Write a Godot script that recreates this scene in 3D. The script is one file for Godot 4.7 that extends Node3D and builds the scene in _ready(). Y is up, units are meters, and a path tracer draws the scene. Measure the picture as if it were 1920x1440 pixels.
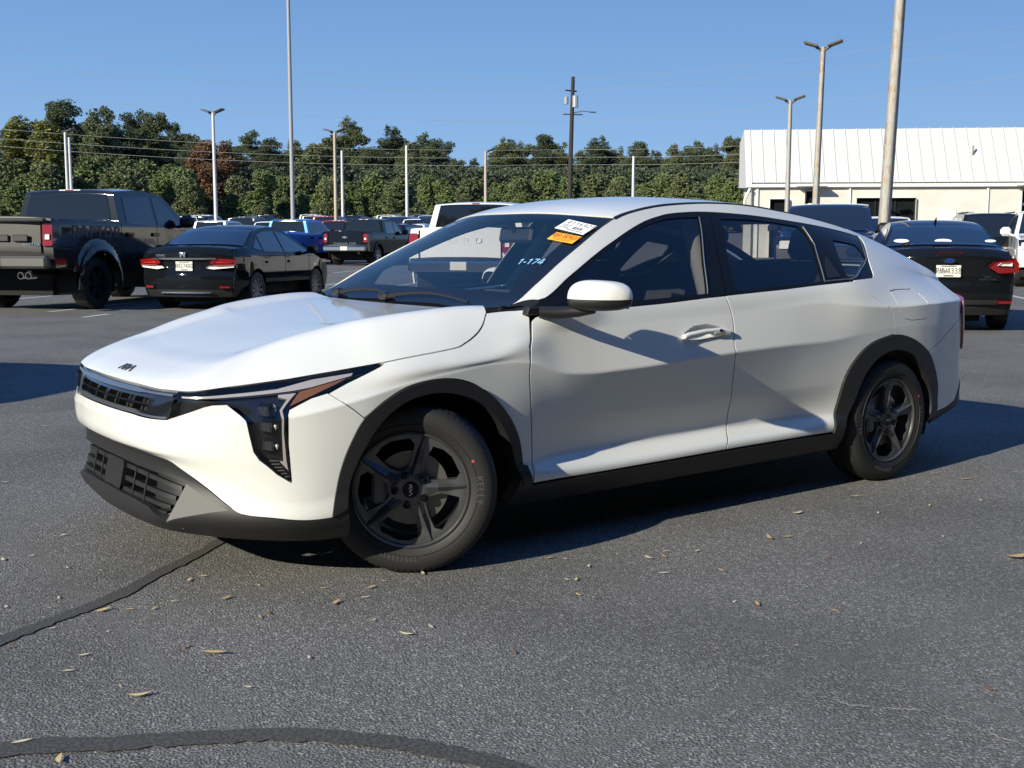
extends Node3D

# ------------------------------------------------------------------ helpers
var M := {}
var rng := RandomNumberGenerator.new()

class Net:
	# A tensor-product Hermite surface through feature lines: u runs along the car, v up its side.
	var u := PackedFloat32Array()
	var v := PackedFloat32Array()
	var P: Array[PackedVector3Array] = []
	var S: Array[PackedVector3Array] = []
	var sharp := {}
	func _init(uu: Array, vv: Array, flat: Array, creases: Array, flat_start: bool, flat_end: bool) -> void:
		u = PackedFloat32Array(uu)
		v = PackedFloat32Array(vv)
		for k in creases:
			sharp[int(k)] = true
		var m := v.size()
		var n := u.size()
		for j in n:
			var r := PackedVector3Array()
			for k in m:
				var at := (j * m + k) * 3
				r.append(Vector3(flat[at], flat[at + 1], flat[at + 2]))
			P.append(r)
		for j in n:
			var r := PackedVector3Array()
			for k in m:
				var s: Vector3
				if j == 0:
					s = (P[1][k] - P[0][k]) / (u[1] - u[0])
					if flat_start:
						s = Vector3(0, 0, s.z)
				elif j == n - 1:
					s = (P[j][k] - P[j - 1][k]) / (u[j] - u[j - 1])
					if flat_end:
						s = Vector3(0, 0, s.z)
				else:
					var h0 := u[j] - u[j - 1]
					var h1 := u[j + 1] - u[j]
					s = ((P[j][k] - P[j - 1][k]) / h0 * h1 + (P[j + 1][k] - P[j][k]) / h1 * h0) / (h0 + h1)
				r.append(s)
			S.append(r)
	func at(a: float, b: float) -> Vector3:
		var i := clampi(u.bsearch(a, false) - 1, 0, u.size() - 2)
		var k := clampi(v.bsearch(b, false) - 1, 0, v.size() - 2)
		var d := u[i + 1] - u[i]
		var t := (a - u[i]) / d
		var t2 := t * t
		var t3 := t2 * t
		var h0 := 2.0 * t3 - 3.0 * t2 + 1.0
		var h1 := (t3 - 2.0 * t2 + t) * d
		var h2 := 3.0 * t2 - 2.0 * t3
		var h3 := (t3 - t2) * d
		var A := P[i]
		var B := P[i + 1]
		var C := S[i]
		var D := S[i + 1]
		var q0 := A[k] * h0 + C[k] * h1 + B[k] * h2 + D[k] * h3
		var q1 := A[k + 1] * h0 + C[k + 1] * h1 + B[k + 1] * h2 + D[k + 1] * h3
		var e := v[k + 1] - v[k]
		var sec := (q1 - q0) / e
		var m0 := sec
		var m1 := sec
		if k > 0 and not sharp.has(k):
			var qm := A[k - 1] * h0 + C[k - 1] * h1 + B[k - 1] * h2 + D[k - 1] * h3
			var g := v[k] - v[k - 1]
			m0 = ((q0 - qm) / g * e + sec * g) / (e + g)
		if k < v.size() - 2 and not sharp.has(k + 1):
			var qp := A[k + 2] * h0 + C[k + 2] * h1 + B[k + 2] * h2 + D[k + 2] * h3
			var g := v[k + 2] - v[k + 1]
			m1 = ((qp - q1) / g * e + sec * g) / (e + g)
		t = (b - v[k]) / e
		t2 = t * t
		t3 = t2 * t
		return q0 * (2.0 * t3 - 3.0 * t2 + 1.0) + m0 * ((t3 - 2.0 * t2 + t) * e) + q1 * (3.0 * t2 - 2.0 * t3) + m1 * ((t3 - t2) * e)

class MB:
	# Collects triangles for one mesh.
	var v := PackedVector3Array()
	var n := PackedVector3Array()
	var t := PackedVector2Array()
	var c := PackedColorArray()
	var tint := Color.WHITE
	var tinted := false
	var i := PackedInt32Array()
	func vert(p: Vector3, q: Vector3, w := Vector2.ZERO) -> int:
		v.append(p)
		n.append(q)
		t.append(w)
		if tinted:
			c.append(tint)
		return v.size() - 1
	func tri(a: int, b: int, d: int) -> void:
		if (v[b] - v[a]).cross(v[d] - v[a]).dot(n[a] + n[b] + n[d]) > 0.0:
			i.append_array([a, d, b])
		else:
			i.append_array([a, b, d])
	func quad(a: int, b: int, d: int, e: int) -> void:
		tri(a, b, d)
		tri(a, d, e)
	func face(pts: Array) -> void:
		var q := Vector3.ZERO
		for k in range(1, pts.size() - 1):
			q += (pts[k] - pts[0]).cross(pts[k + 1] - pts[0])
		q = -q.normalized()
		var f := v.size()
		for p in pts:
			vert(p, q)
		for k in range(1, pts.size() - 1):
			tri(f, f + k, f + k + 1)
	func box(at: Vector3, s: Vector3, b := Basis(), r := 0.0) -> void:
		var h := s * 0.5
		r = minf(r, minf(h.x, minf(h.y, h.z)) * 0.9)
		if r <= 0.0:
			for a in 3:
				for g in [-1.0, 1.0]:
					var pts := []
					for q in [[-1, -1], [1, -1], [1, 1], [-1, 1]]:
						var p := Vector3.ZERO
						p[a] = g * h[a]
						p[(a + 1) % 3] = q[0] * h[(a + 1) % 3]
						p[(a + 2) % 3] = q[1] * h[(a + 2) % 3]
						pts.append(at + b * p)
					face(pts)
			return
		for a in 3:
			var a1 := (a + 1) % 3
			var a2 := (a + 2) % 3
			for g in [-1.0, 1.0]:
				var pts := []
				for q in [[-1, -1], [1, -1], [1, 1], [-1, 1]]:
					var p := Vector3.ZERO
					p[a] = g * h[a]
					p[a1] = q[0] * (h[a1] - r)
					p[a2] = q[1] * (h[a2] - r)
					pts.append(at + b * p)
				face(pts)
				for g2 in [-1.0, 1.0]:
					var e := []
					for k in [-1, 1]:
						var p := Vector3.ZERO
						p[a] = g * h[a]
						p[a1] = g2 * (h[a1] - r)
						p[a2] = k * (h[a2] - r)
						e.append(at + b * p)
					for k in [1, -1]:
						var p := Vector3.ZERO
						p[a] = g * (h[a] - r)
						p[a1] = g2 * h[a1]
						p[a2] = k * (h[a2] - r)
						e.append(at + b * p)
					face(e)
		for sx in [-1.0, 1.0]:
			for sy in [-1.0, 1.0]:
				for sz in [-1.0, 1.0]:
					face([at + b * Vector3(sx * h.x, sy * (h.y - r), sz * (h.z - r)), at + b * Vector3(sx * (h.x - r), sy * h.y, sz * (h.z - r)), at + b * Vector3(sx * (h.x - r), sy * (h.y - r), sz * h.z)])
	func tube(pts: Array, rad, seg := 8, cap := true) -> void:
		var last := -1
		var side := Vector3.ZERO
		for k in pts.size():
			var d: Vector3 = (pts[mini(k + 1, pts.size() - 1)] - pts[maxi(k - 1, 0)]).normalized()
			if side == Vector3.ZERO:
				side = d.cross(Vector3.UP if absf(d.y) < 0.9 else Vector3.RIGHT).normalized()
			side = (side - d * side.dot(d)).normalized()
			var up := d.cross(side)
			var r: float = rad[k] if rad is Array else rad
			var first := v.size()
			for s in seg + 1:
				var a := TAU * s / seg
				var q := side * cos(a) + up * sin(a)
				vert(pts[k] + q * r, q, Vector2(float(s) / seg, k))
			if last >= 0:
				for s in seg:
					quad(last + s, last + s + 1, first + s + 1, first + s)
			last = first
			if cap and (k == 0 or k == pts.size() - 1):
				var ring := []
				for s in seg:
					ring.append(v[first + s])
				face(ring)
	func lathe(prof: Array, seg: int, at := Vector3.ZERO, b := Basis(), a0 := 0.0, a1 := TAU) -> void:
		# prof: [radius, z] pairs about the local z axis; each band has its own normals
		for k in prof.size() - 1:
			var p: Array = prof[k]
			var q: Array = prof[k + 1]
			var d := Vector2(q[0] - p[0], q[1] - p[1]).normalized()
			var pn := Vector2(d.y, -d.x)
			var first := v.size()
			for s in seg + 1:
				var a := a0 + (a1 - a0) * s / seg
				var e := Vector3(cos(a), sin(a), 0)
				var w := (e * pn.x + Vector3(0, 0, pn.y)).normalized()
				vert(at + b * (e * p[0] + Vector3(0, 0, p[1])), b * w, Vector2(float(s) / seg, k))
				vert(at + b * (e * q[0] + Vector3(0, 0, q[1])), b * w, Vector2(float(s) / seg, k + 1))
			for s in seg:
				quad(first + 2 * s, first + 2 * s + 1, first + 2 * s + 3, first + 2 * s + 2)
	func smooth_lathe(prof: Array, seg: int, at := Vector3.ZERO, b := Basis(), wave := 0.0, waves := 0, from_k := 0, to_k := -1) -> void:
		var rows := []
		for k in prof.size():
			var p: Array = prof[maxi(k - 1, 0)]
			var q: Array = prof[mini(k + 1, prof.size() - 1)]
			var d := Vector2(q[0] - p[0], q[1] - p[1]).normalized()
			var pn := Vector2(d.y, -d.x)
			rows.append(v.size())
			for s in seg + 1:
				var a := TAU * s / seg
				var e := Vector3(cos(a), sin(a), 0)
				var r: float = prof[k][0]
				if waves > 0 and k >= from_k and k <= to_k and posmod(s * waves, seg) < seg * 0.3:
					r -= wave
				vert(at + b * (e * r + Vector3(0, 0, prof[k][1])), b * (e * pn.x + Vector3(0, 0, pn.y)), Vector2(float(s) / seg, k))
			if k:
				for s in seg:
					quad(rows[k - 1] + s, rows[k - 1] + s + 1, rows[k] + s + 1, rows[k] + s)
	func prism(poly: PackedVector2Array, depth: float, x: Transform3D, bevel := 0.0) -> void:
		# polygon in local xy, its front at z = 0 and its back at z = -depth
		var inner := poly
		if bevel > 0.0:
			var o := Geometry2D.offset_polygon(poly, -bevel)
			if o.size() == 1 and o[0].size() == poly.size():
				inner = o[0]
		var ids := Geometry2D.triangulate_polygon(inner)
		var f := v.size()
		for p in inner:
			vert(x * Vector3(p.x, p.y, 0), x.basis * Vector3(0, 0, 1), p)
		for k in range(0, ids.size(), 3):
			tri(f + ids[k], f + ids[k + 1], f + ids[k + 2])
		var m := poly.size()
		var top := -bevel if inner != poly else 0.0
		for k in m:
			var a := poly[k]
			var b := poly[(k + 1) % m]
			face([x * Vector3(a.x, a.y, top), x * Vector3(b.x, b.y, top), x * Vector3(b.x, b.y, -depth), x * Vector3(a.x, a.y, -depth)])
		if inner != poly:
			var shift := 0
			var best := 1e9
			for k in m:
				if poly[0].distance_to(inner[k]) < best:
					best = poly[0].distance_to(inner[k])
					shift = k
			for k in m:
				var a := poly[k]
				var b := poly[(k + 1) % m]
				var a2 := inner[(k + shift) % m]
				var b2 := inner[(k + 1 + shift) % m]
				face([x * Vector3(a.x, a.y, top), x * Vector3(b.x, b.y, top), x * Vector3(b2.x, b2.y, 0), x * Vector3(a2.x, a2.y, 0)])
	func add(m: Mesh, x := Transform3D()) -> void:
		for s in m.get_surface_count():
			var a := m.surface_get_arrays(s)
			var f := v.size()
			var vs: PackedVector3Array = a[Mesh.ARRAY_VERTEX]
			var ns: PackedVector3Array = a[Mesh.ARRAY_NORMAL]
			for k in vs.size():
				vert(x * vs[k], (x.basis * ns[k]).normalized())
			if a[Mesh.ARRAY_INDEX] == null:
				for k in range(0, vs.size(), 3):
					tri(f + k, f + k + 1, f + k + 2)
			else:
				var ids: PackedInt32Array = a[Mesh.ARRAY_INDEX]
				for k in range(0, ids.size(), 3):
					tri(f + ids[k], f + ids[k + 1], f + ids[k + 2])
	func grid(f: Callable, gu: PackedFloat32Array, gv: PackedFloat32Array) -> void:
		var first := v.size()
		for a in gu:
			for b in gv:
				var p: Vector3 = f.call(a, b)
				var q: Vector3 = (f.call(a, b + 0.003) - f.call(a, b - 0.003)).cross(f.call(a + 0.003, b) - f.call(a - 0.003, b))
				vert(p, q.normalized(), Vector2(a, b))
		var m := gv.size()
		for a in gu.size() - 1:
			for b in m - 1:
				var o := first + a * m + b
				quad(o, o + 1, o + m + 1, o + m)
	func mesh() -> ArrayMesh:
		var a := []
		a.resize(Mesh.ARRAY_MAX)
		a[Mesh.ARRAY_VERTEX] = v
		a[Mesh.ARRAY_NORMAL] = n
		a[Mesh.ARRAY_TEX_UV] = t
		if tinted:
			a[Mesh.ARRAY_COLOR] = c
		a[Mesh.ARRAY_INDEX] = i
		var m := ArrayMesh.new()
		if v.size():
			m.add_surface_from_arrays(Mesh.PRIMITIVE_TRIANGLES, a)
		return m

func lines(knots: Array, step: float) -> PackedFloat32Array:
	var r := PackedFloat32Array()
	for k in knots.size() - 1:
		var d: float = knots[k + 1] - knots[k]
		var n := maxi(1, ceili(absf(d) / step))
		for s in n:
			r.append(knots[k] + d * s / n)
	r.append(knots[-1])
	return r

func poly(l: Array) -> PackedVector2Array:
	var r := PackedVector2Array()
	for p in l:
		r.append(p if p is Vector2 else Vector2(p[0], p[1]))
	return r

# A panel cut out of a surface: the polygon lies in the surface's own (u, v); its rim turns inwards by depth.
func panel(mb: MB, f: Callable, outline: PackedVector2Array, holes: Array, gu: PackedFloat32Array, gv: PackedFloat32Array, depth := 0.015, off := 0.0, mir := false, sgn := 1.0) -> void:
	var nu := gu.size()
	var nv := gv.size()
	var flip := Vector3(1, 1, -1) if mir else Vector3.ONE
	var e := 0.003
	var point := func(a: float, b: float) -> Array:
		var p: Vector3 = f.call(a, b)
		var q: Vector3 = (f.call(a, b + e) - f.call(a, b - e)).cross(f.call(a + e, b) - f.call(a - e, b)).normalized() * sgn
		return [(p + q * off) * flip, q * flip]
	var crossed := PackedByteArray()
	crossed.resize(nu * nv)
	var loops := [outline]
	loops.append_array(holes)
	for l in loops:
		for k in l.size():
			var a: Vector2 = l[k]
			var b: Vector2 = l[(k + 1) % l.size()]
			var steps := maxi(2, ceili(a.distance_to(b) / 0.002))
			for s in steps + 1:
				var p := a.lerp(b, float(s) / steps)
				var x := clampi(gu.bsearch(p.x, false) - 1, 0, nu - 2)
				var y := clampi(gv.bsearch(p.y, false) - 1, 0, nv - 2)
				crossed[x * nv + y] = 1
	var ids := PackedInt32Array()
	ids.resize(nu * nv)
	ids.fill(-1)
	var lo := outline[0]
	var hi := outline[0]
	for p in outline:
		lo = lo.min(p)
		hi = hi.max(p)
	for x in nu - 1:
		if gu[x + 1] < lo.x or gu[x] > hi.x:
			continue
		for y in nv - 1:
			if gv[y + 1] < lo.y or gv[y] > hi.y:
				continue
			if crossed[x * nv + y]:
				var parts: Array = Geometry2D.intersect_polygons(PackedVector2Array([Vector2(gu[x], gv[y]), Vector2(gu[x + 1], gv[y]), Vector2(gu[x + 1], gv[y + 1]), Vector2(gu[x], gv[y + 1])]), outline)
				for h in holes:
					var next := []
					for q in parts:
						next.append_array(Geometry2D.clip_polygons(q, h))
					parts = next
				for q in parts:
					if Geometry2D.is_polygon_clockwise(q):
						continue
					var tris := Geometry2D.triangulate_polygon(q)
					if tris.is_empty():
						for w in range(1, q.size() - 1):
							tris.append_array([0, w, w + 1])
					var first := mb.v.size()
					for w in q:
						var r: Array = point.call(w.x, w.y)
						mb.vert(r[0], r[1], w)
					for k in range(0, tris.size(), 3):
						mb.tri(first + tris[k], first + tris[k + 1], first + tris[k + 2])
				continue
			var mid := Vector2(gu[x] + gu[x + 1], gv[y] + gv[y + 1]) * 0.5
			if not Geometry2D.is_point_in_polygon(mid, outline):
				continue
			var inside := true
			for h in holes:
				if Geometry2D.is_point_in_polygon(mid, h):
					inside = false
					break
			if not inside:
				continue
			var four := []
			for w in [[x, y], [x + 1, y], [x + 1, y + 1], [x, y + 1]]:
				var o: int = w[0] * nv + w[1]
				if ids[o] < 0:
					var r: Array = point.call(gu[w[0]], gv[w[1]])
					ids[o] = mb.vert(r[0], r[1], Vector2(gu[w[0]], gv[w[1]]))
				four.append(ids[o])
			mb.quad(four[0], four[1], four[2], four[3])
	if depth == 0.0:
		return
	for l in loops:
		for k in l.size():
			var a: Vector2 = l[k]
			var b: Vector2 = l[(k + 1) % l.size()]
			var steps := maxi(1, ceili(a.distance_to(b) / 0.02))
			var last: Array = point.call(a.x, a.y)
			for s in steps:
				var w := a.lerp(b, float(s + 1) / steps)
				var r: Array = point.call(w.x, w.y)
				mb.face([last[0], r[0], r[0] - r[1] * depth, last[0] - last[1] * depth])
				last = r

func numbered(called: String) -> String:
	if not names.has(called):
		names[called] = 0
		return called
	names[called] += 1
	return "%s_%03d" % [called, names[called]]
var names := {}

func thing(called: String, label: String, category: String, at := Vector3.ZERO, turn := 0.0, group := "") -> Node3D:
	var o := Node3D.new()
	o.name = numbered(called)
	add_child(o)
	o.position = at
	o.rotation.y = turn
	tag(o, label, category, group)
	return o

func tag(o: Node3D, label: String, category: String, group := "") -> void:
	o.set_meta("label", label)
	o.set_meta("category", category)
	if group:
		o.set_meta("group", group)

func part(called: String, m, material: Material, parent: Node, at := Transform3D()) -> MeshInstance3D:
	var o := MeshInstance3D.new()
	var mesh: Mesh = m.mesh() if m is MB else m
	o.mesh = mesh
	o.material_override = material
	o.transform = at
	o.name = called
	parent.add_child(o, true)
	return o

func solo(called: String, m, material: Material, label: String, category: String, at := Transform3D(), group := "") -> MeshInstance3D:
	var o := part(numbered(called), m, material, self, at)
	tag(o, label, category, group)
	return o

func struct(called: String, m, material: Material) -> MeshInstance3D:
	var o := part(numbered(called), m, material, self)
	o.set_meta("kind", "structure")
	return o

func lin(r: float, g: float, b: float, a := 1.0) -> Color:
	var q := Color(r, g, b).linear_to_srgb()
	q.a = a
	return q

func mat(called: String, r: float, g: float, b: float, rough := 0.6, metal := 0.0, coat := 0.0) -> StandardMaterial3D:
	var m := StandardMaterial3D.new()
	m.resource_name = called
	m.albedo_color = lin(r, g, b)
	m.roughness = rough
	m.metallic = metal
	if coat > 0.0:
		m.clearcoat_enabled = true
		m.clearcoat = coat
		m.clearcoat_roughness = 0.03 if called != "white_paint" else 0.07
	M[called] = m
	return m

func glass(called: String, r: float, g: float, b: float, alpha: float) -> StandardMaterial3D:
	var m := mat(called, r, g, b, 0.02)
	m.albedo_color = lin(r, g, b, alpha)
	m.transparency = BaseMaterial3D.TRANSPARENCY_ALPHA
	return m

func noise(kind: int, freq: float, octaves: int, seed_: int) -> FastNoiseLite:
	var n := FastNoiseLite.new()
	n.noise_type = kind
	n.frequency = freq
	n.fractal_octaves = octaves
	n.seed = seed_
	return n

func noise_tex(n: FastNoiseLite, size: int, colors: Array, offsets: Array) -> NoiseTexture2D:
	var t := NoiseTexture2D.new()
	t.width = size
	t.height = size
	t.seamless = true
	t.noise = n
	t.generate_mipmaps = false
	if colors.size():
		var g := Gradient.new()
		g.colors = PackedColorArray(colors)
		g.offsets = PackedFloat32Array(offsets)
		t.color_ramp = g
	return t

func triplanar(m: StandardMaterial3D, scale_: float, world := true) -> void:
	m.uv1_triplanar = true
	m.uv1_world_triplanar = world
	m.uv1_scale = Vector3.ONE * scale_

var fonts := {}
func text_mesh(s: String, height: float, depth: float, font := "Droid Sans", weight := 400) -> Mesh:
	var key := "%s%d" % [font, weight]
	if not fonts.has(key):
		var f := SystemFont.new()
		f.font_names = PackedStringArray([font])
		f.font_weight = weight
		fonts[key] = f
	var t := TextMesh.new()
	t.font = fonts[key]
	t.text = s
	t.font_size = 64
	t.pixel_size = height / 46.0
	t.depth = depth
	t.curve_step = 2.0
	return t

# ------------------------------------------------------------------ the place
const EYE := Vector3(3.54662, 1.19721, -4.29630)
const AHEAD := Vector2(-0.59636, 0.80272)

func depth_of(x: float, z: float) -> float:
	return (x - EYE.x) * AHEAD.x + (z - EYE.z) * AHEAD.y

func ground_y(x: float, z: float) -> float:
	var d := depth_of(x, z)
	return 0.0065 * maxf(0.0, d - 8.0) + 0.022 * maxf(0.0, d - 50.0) * smoothstep(50.0, 70.0, d)

func materials() -> void:
	mat("white_paint", 0.705, 0.715, 0.695, 0.36, 0.0, 1.0)
	mat("trim_plastic", 0.015, 0.0152, 0.0165, 0.48)
	mat("trim_pale", 0.10, 0.10, 0.098, 0.6)  # lip fins only: a paler grey than the rest of the lower trim
	mat("trim_dark", 0.012, 0.012, 0.013, 0.45)
	mat("black_gloss", 0.006, 0.006, 0.007, 0.10)
	M.black_gloss.metallic_specular = 0.32
	mat("grille_black", 0.010, 0.011, 0.013, 0.18, 0.0, 0.6)
	mat("grille_satin", 0.30, 0.31, 0.33, 0.30, 0.85)
	mat("ceramic", 0.006, 0.007, 0.009, 0.04)
	M.ceramic.metallic_specular = 0.42
	mat("under", 0.006, 0.006, 0.006, 0.9)
	mat("cabin_dark", 0.014, 0.015, 0.016, 0.8)
	mat("cabin_light", 0.20, 0.20, 0.19, 0.8)
	mat("cloth", 0.018, 0.019, 0.021, 0.95)
	mat("rubber", 0.012, 0.0122, 0.013, 0.65)
	mat("rubber_letters", 0.050, 0.050, 0.050, 0.7)
	mat("paint_dot", 0.45, 0.06, 0.04, 0.6)
	mat("rim", 0.115, 0.118, 0.125, 0.34, 0.7)
	mat("disc", 0.18, 0.17, 0.16, 0.45, 0.8)
	mat("caliper", 0.16, 0.16, 0.15, 0.6, 0.3)
	mat("chrome", 0.75, 0.75, 0.76, 0.12, 1.0)
	mat("dark_chrome", 0.10, 0.10, 0.11, 0.22, 0.9)
	mat("satin", 0.45, 0.43, 0.39, 0.3, 0.9)
	mat("lamp_black", 0.008, 0.008, 0.010, 0.25, 0.0, 0.5)
	mat("lamp_grey", 0.08, 0.08, 0.085, 0.4)
	mat("drl", 0.50, 0.46, 0.44, 0.25, 0.3)
	mat("amber", 0.20, 0.075, 0.008, 0.2, 0.0, 1.0)
	mat("lens", 0.03, 0.03, 0.035, 0.05, 0.3, 1.0)
	mat("mirror", 0.8, 0.8, 0.8, 0.03, 1.0)
	mat("tail_red", 0.22, 0.008, 0.008, 0.12, 0.0, 1.0)
	mat("sticker_white", 0.78, 0.78, 0.78, 0.6)
	mat("sticker_yellow", 0.80, 0.42, 0.02, 0.6)
	mat("ink", 0.02, 0.02, 0.02, 0.7)
	mat("ink_red", 0.35, 0.05, 0.02, 0.7)
	mat("chalk_blue", 0.25, 0.55, 0.85, 0.7)
	glass("windshield", 0.015, 0.045, 0.035, 0.11)
	glass("side_glass", 0.003, 0.005, 0.007, 0.34)
	glass("lamp_glass", 0.0, 0.0, 0.0, 0.03)
	M.side_glass.metallic_specular = 0.5
	# pearl of the white paint
	# asphalt: coarse aggregate over slow stains
	var a := mat("asphalt", 1, 1, 1, 0.92)
	a.metallic_specular = 0.3
	var grains := noise(FastNoiseLite.TYPE_CELLULAR, 0.26, 1, 3)
	grains.cellular_return_type = FastNoiseLite.RETURN_CELL_VALUE
	a.albedo_texture = noise_tex(grains, 1024, [lin(0.102, 0.099, 0.095), lin(0.142, 0.139, 0.134), lin(0.180, 0.176, 0.170), lin(0.34, 0.33, 0.315)], [0.0, 0.45, 0.8, 1.0])
	triplanar(a, 0.62)
	var rough := noise(FastNoiseLite.TYPE_SIMPLEX, 0.14, 3, 5)
	a.heightmap_enabled = true
	a.heightmap_texture = noise_tex(rough, 1024, [], [])
	a.heightmap_scale = 0.35
	a.detail_enabled = true
	a.detail_blend_mode = BaseMaterial3D.BLEND_MODE_MUL
	a.detail_albedo = noise_tex(noise(FastNoiseLite.TYPE_SIMPLEX, 0.012, 5, 8), 512, [lin(0.80, 0.80, 0.80), lin(0.95, 0.95, 0.95), lin(1.0, 1.0, 1.0)], [0.2, 0.55, 0.9])
	a.detail_uv_layer = BaseMaterial3D.DETAIL_UV_2
	a.uv2_triplanar = true
	a.uv2_world_triplanar = true
	a.uv2_scale = Vector3.ONE * 0.09

func ground() -> void:
	var mb := MB.new()
	var rings := [0.0, 0.8, 1.6, 3.0, 5.0, 8.0, 12.0, 16.0, 22.0, 30.0, 40.0, 46.0, 52.0, 58.0, 64.0, 72.0, 85.0, 100.0, 120.0, 150.0, 190.0, 260.0, 400.0, 900.0]
	var seg := 96
	for k in rings.size():
		for s in seg + 1:
			var a := TAU * s / seg
			var x: float = EYE.x + rings[k] * cos(a)
			var z: float = EYE.z + rings[k] * sin(a)
			var y := ground_y(x, z)
			var e := 0.5
			mb.vert(Vector3(x, y, z), Vector3(ground_y(x - e, z) - ground_y(x + e, z), 2.0 * e, ground_y(x, z - e) - ground_y(x, z + e)).normalized())
	for k in rings.size() - 1:
		for s in seg:
			var o := k * (seg + 1) + s
			mb.quad(o, o + 1, o + seg + 2, o + seg + 1)
	struct("ground", mb, M.asphalt)

func _ready() -> void:
	var cam := Camera3D.new()
	cam.name = "camera"
	cam.position = EYE
	cam.rotation = Vector3(-0.124216, 2.502635, 0.001614)
	cam.fov = 37.5803
	cam.near = 0.05
	cam.far = 2000.0
	add_child(cam)
	cam.current = true
	var env := Environment.new()
	env.background_mode = Environment.BG_SKY
	var sky := ProceduralSkyMaterial.new()
	sky.sky_top_color = lin(0.046, 0.142, 0.40)
	sky.sky_horizon_color = lin(0.262, 0.440, 0.645)
	sky.sky_curve = 0.14
	sky.ground_horizon_color = lin(0.16, 0.17, 0.18)
	sky.ground_bottom_color = lin(0.08, 0.08, 0.085)
	sky.sun_angle_max = 12.0
	sky.sun_curve = 0.1
	env.sky = Sky.new()
	env.sky.sky_material = sky
	env.tonemap_mode = Environment.TONE_MAPPER_LINEAR
	env.tonemap_exposure = 1.40
	env.sdfgi_enabled = true
	env.ssao_enabled = true
	env.ssil_enabled = true
	var we := WorldEnvironment.new()
	we.name = "daylight"
	we.environment = env
	add_child(we)
	var sun := DirectionalLight3D.new()
	sun.name = "sun"
	add_child(sun)
	sun.look_at_from_position(Vector3.ZERO, Vector3(-2.15, -1.0, 0.285))
	sun.light_energy = 1.6
	sun.light_color = Color(1.0, 0.97, 0.885)
	sun.light_angular_distance = 0.5
	sun.shadow_enabled = true
	rng.seed = 7
	materials()
	more_materials()
	tables()
	ground()
	building()
	trees()
	poles()
	vehicles()
	white_sedan()
	ground_marks()

# ------------------------------------------------------------------ the white sedan
var A1: Net
var A2: Net
var FT := {}
var gridA_v: PackedFloat32Array
var gridB_v: PackedFloat32Array

func pa(key: String, from := 0, to := 999) -> Array:
	var r := []
	var l: Array = FT[key]
	for k in range(from, mini(to, l.size() / 2)):
		r.append(Vector2(l[2 * k], l[2 * k + 1]))
	return r

# Catmull-Rom through the points of a list
func sm(l: Array, n := 4) -> Array:
	var r := []
	for k in l.size() - 1:
		var a: Vector2 = l[maxi(k - 1, 0)]
		var b: Vector2 = l[k]
		var c: Vector2 = l[k + 1]
		var d: Vector2 = l[mini(k + 2, l.size() - 1)]
		for s in n:
			r.append(b.cubic_interpolate(c, a, d, float(s) / n))
	r.append(l[-1])
	return r

func back(l: Array) -> Array:
	var r := l.duplicate()
	r.reverse()
	return r

func on_line(l: Array, x: float, column: int) -> float:
	# piecewise Hermite through rows whose first number falls
	var n := l.size()
	var k := 0
	while k < n - 2 and x < l[k + 1][0]:
		k += 1
	var x0: float = l[k][0]
	var x1: float = l[k + 1][0]
	var d := x1 - x0
	var t := (x - x0) / d
	var s: float = (l[k + 1][column] - l[k][column]) / d
	var m0 := s
	var m1 := s
	if k > 0:
		var g: float = x0 - l[k - 1][0]
		m0 = ((l[k][column] - l[k - 1][column]) / g * d + s * g) / (d + g)
	if k < n - 2:
		var g: float = l[k + 2][0] - x1
		m1 = ((l[k + 2][column] - l[k + 1][column]) / g * d + s * g) / (d + g)
	var t2 := t * t
	var t3 := t2 * t
	return l[k][column] * (2 * t3 - 3 * t2 + 1) + m0 * (t3 - 2 * t2 + t) * d + l[k + 1][column] * (3 * t2 - 2 * t3) + m1 * (t3 - t2) * d

func hood_mid(x: float) -> float:
	return on_line([[2.3, 0.63], [2.185, 0.718], [2.1, 0.755], [2.0, 0.783], [1.85, 0.822], [1.64, 0.862], [1.45, 0.89], [1.18, 0.918], [0.9, 0.937]], x, 1)

func rail_at(x: float) -> Vector2:
	var l := [[1.0, 0.94, 0.80], [0.904, 0.979, 0.785], [0.75, 1.066, 0.745], [0.569, 1.162, 0.70], [0.4, 1.245, 0.655], [0.268, 1.307, 0.62], [0.114, 1.345, 0.595], [-0.041, 1.369, 0.577], [-0.192, 1.381, 0.565], [-0.573, 1.386, 0.555], [-0.979, 1.346, 0.555], [-1.332, 1.288, 0.565], [-1.486, 1.25, 0.575], [-1.75, 1.165, 0.60], [-2.0, 1.065, 0.64], [-2.12, 1.01, 0.65], [-2.22, 0.972, 0.58]]
	return Vector2(on_line(l, x, 1), on_line(l, x, 2))

func roof_at(x: float, t: float) -> Vector3:
	var r := rail_at(minf(x, 1.0))
	var m := on_line([[1.05, 0.90], [1.0, 0.932], [0.85, 1.04], [0.7, 1.143], [0.55, 1.245], [0.4, 1.338], [0.3, 1.368], [0.2, 1.388], [0, 1.412], [-0.2, 1.424], [-0.5, 1.421], [-0.85, 1.402], [-1.2, 1.356], [-1.5, 1.288], [-1.75, 1.205], [-2.0, 1.10], [-2.12, 1.045], [-2.2, 1.0]], x, 1)
	if x > 1.0:
		r.x = 0.94 - (x - 1.0) * 0.5
	return Vector3(x, m - (m - r.x) * pow(absf(t), 2.3), t * r.y)

func shift(l: Array, du: float, dv: float) -> Array:
	var r := []
	for p in l:
		r.append(p + Vector2(du, dv))
	return r

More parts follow.
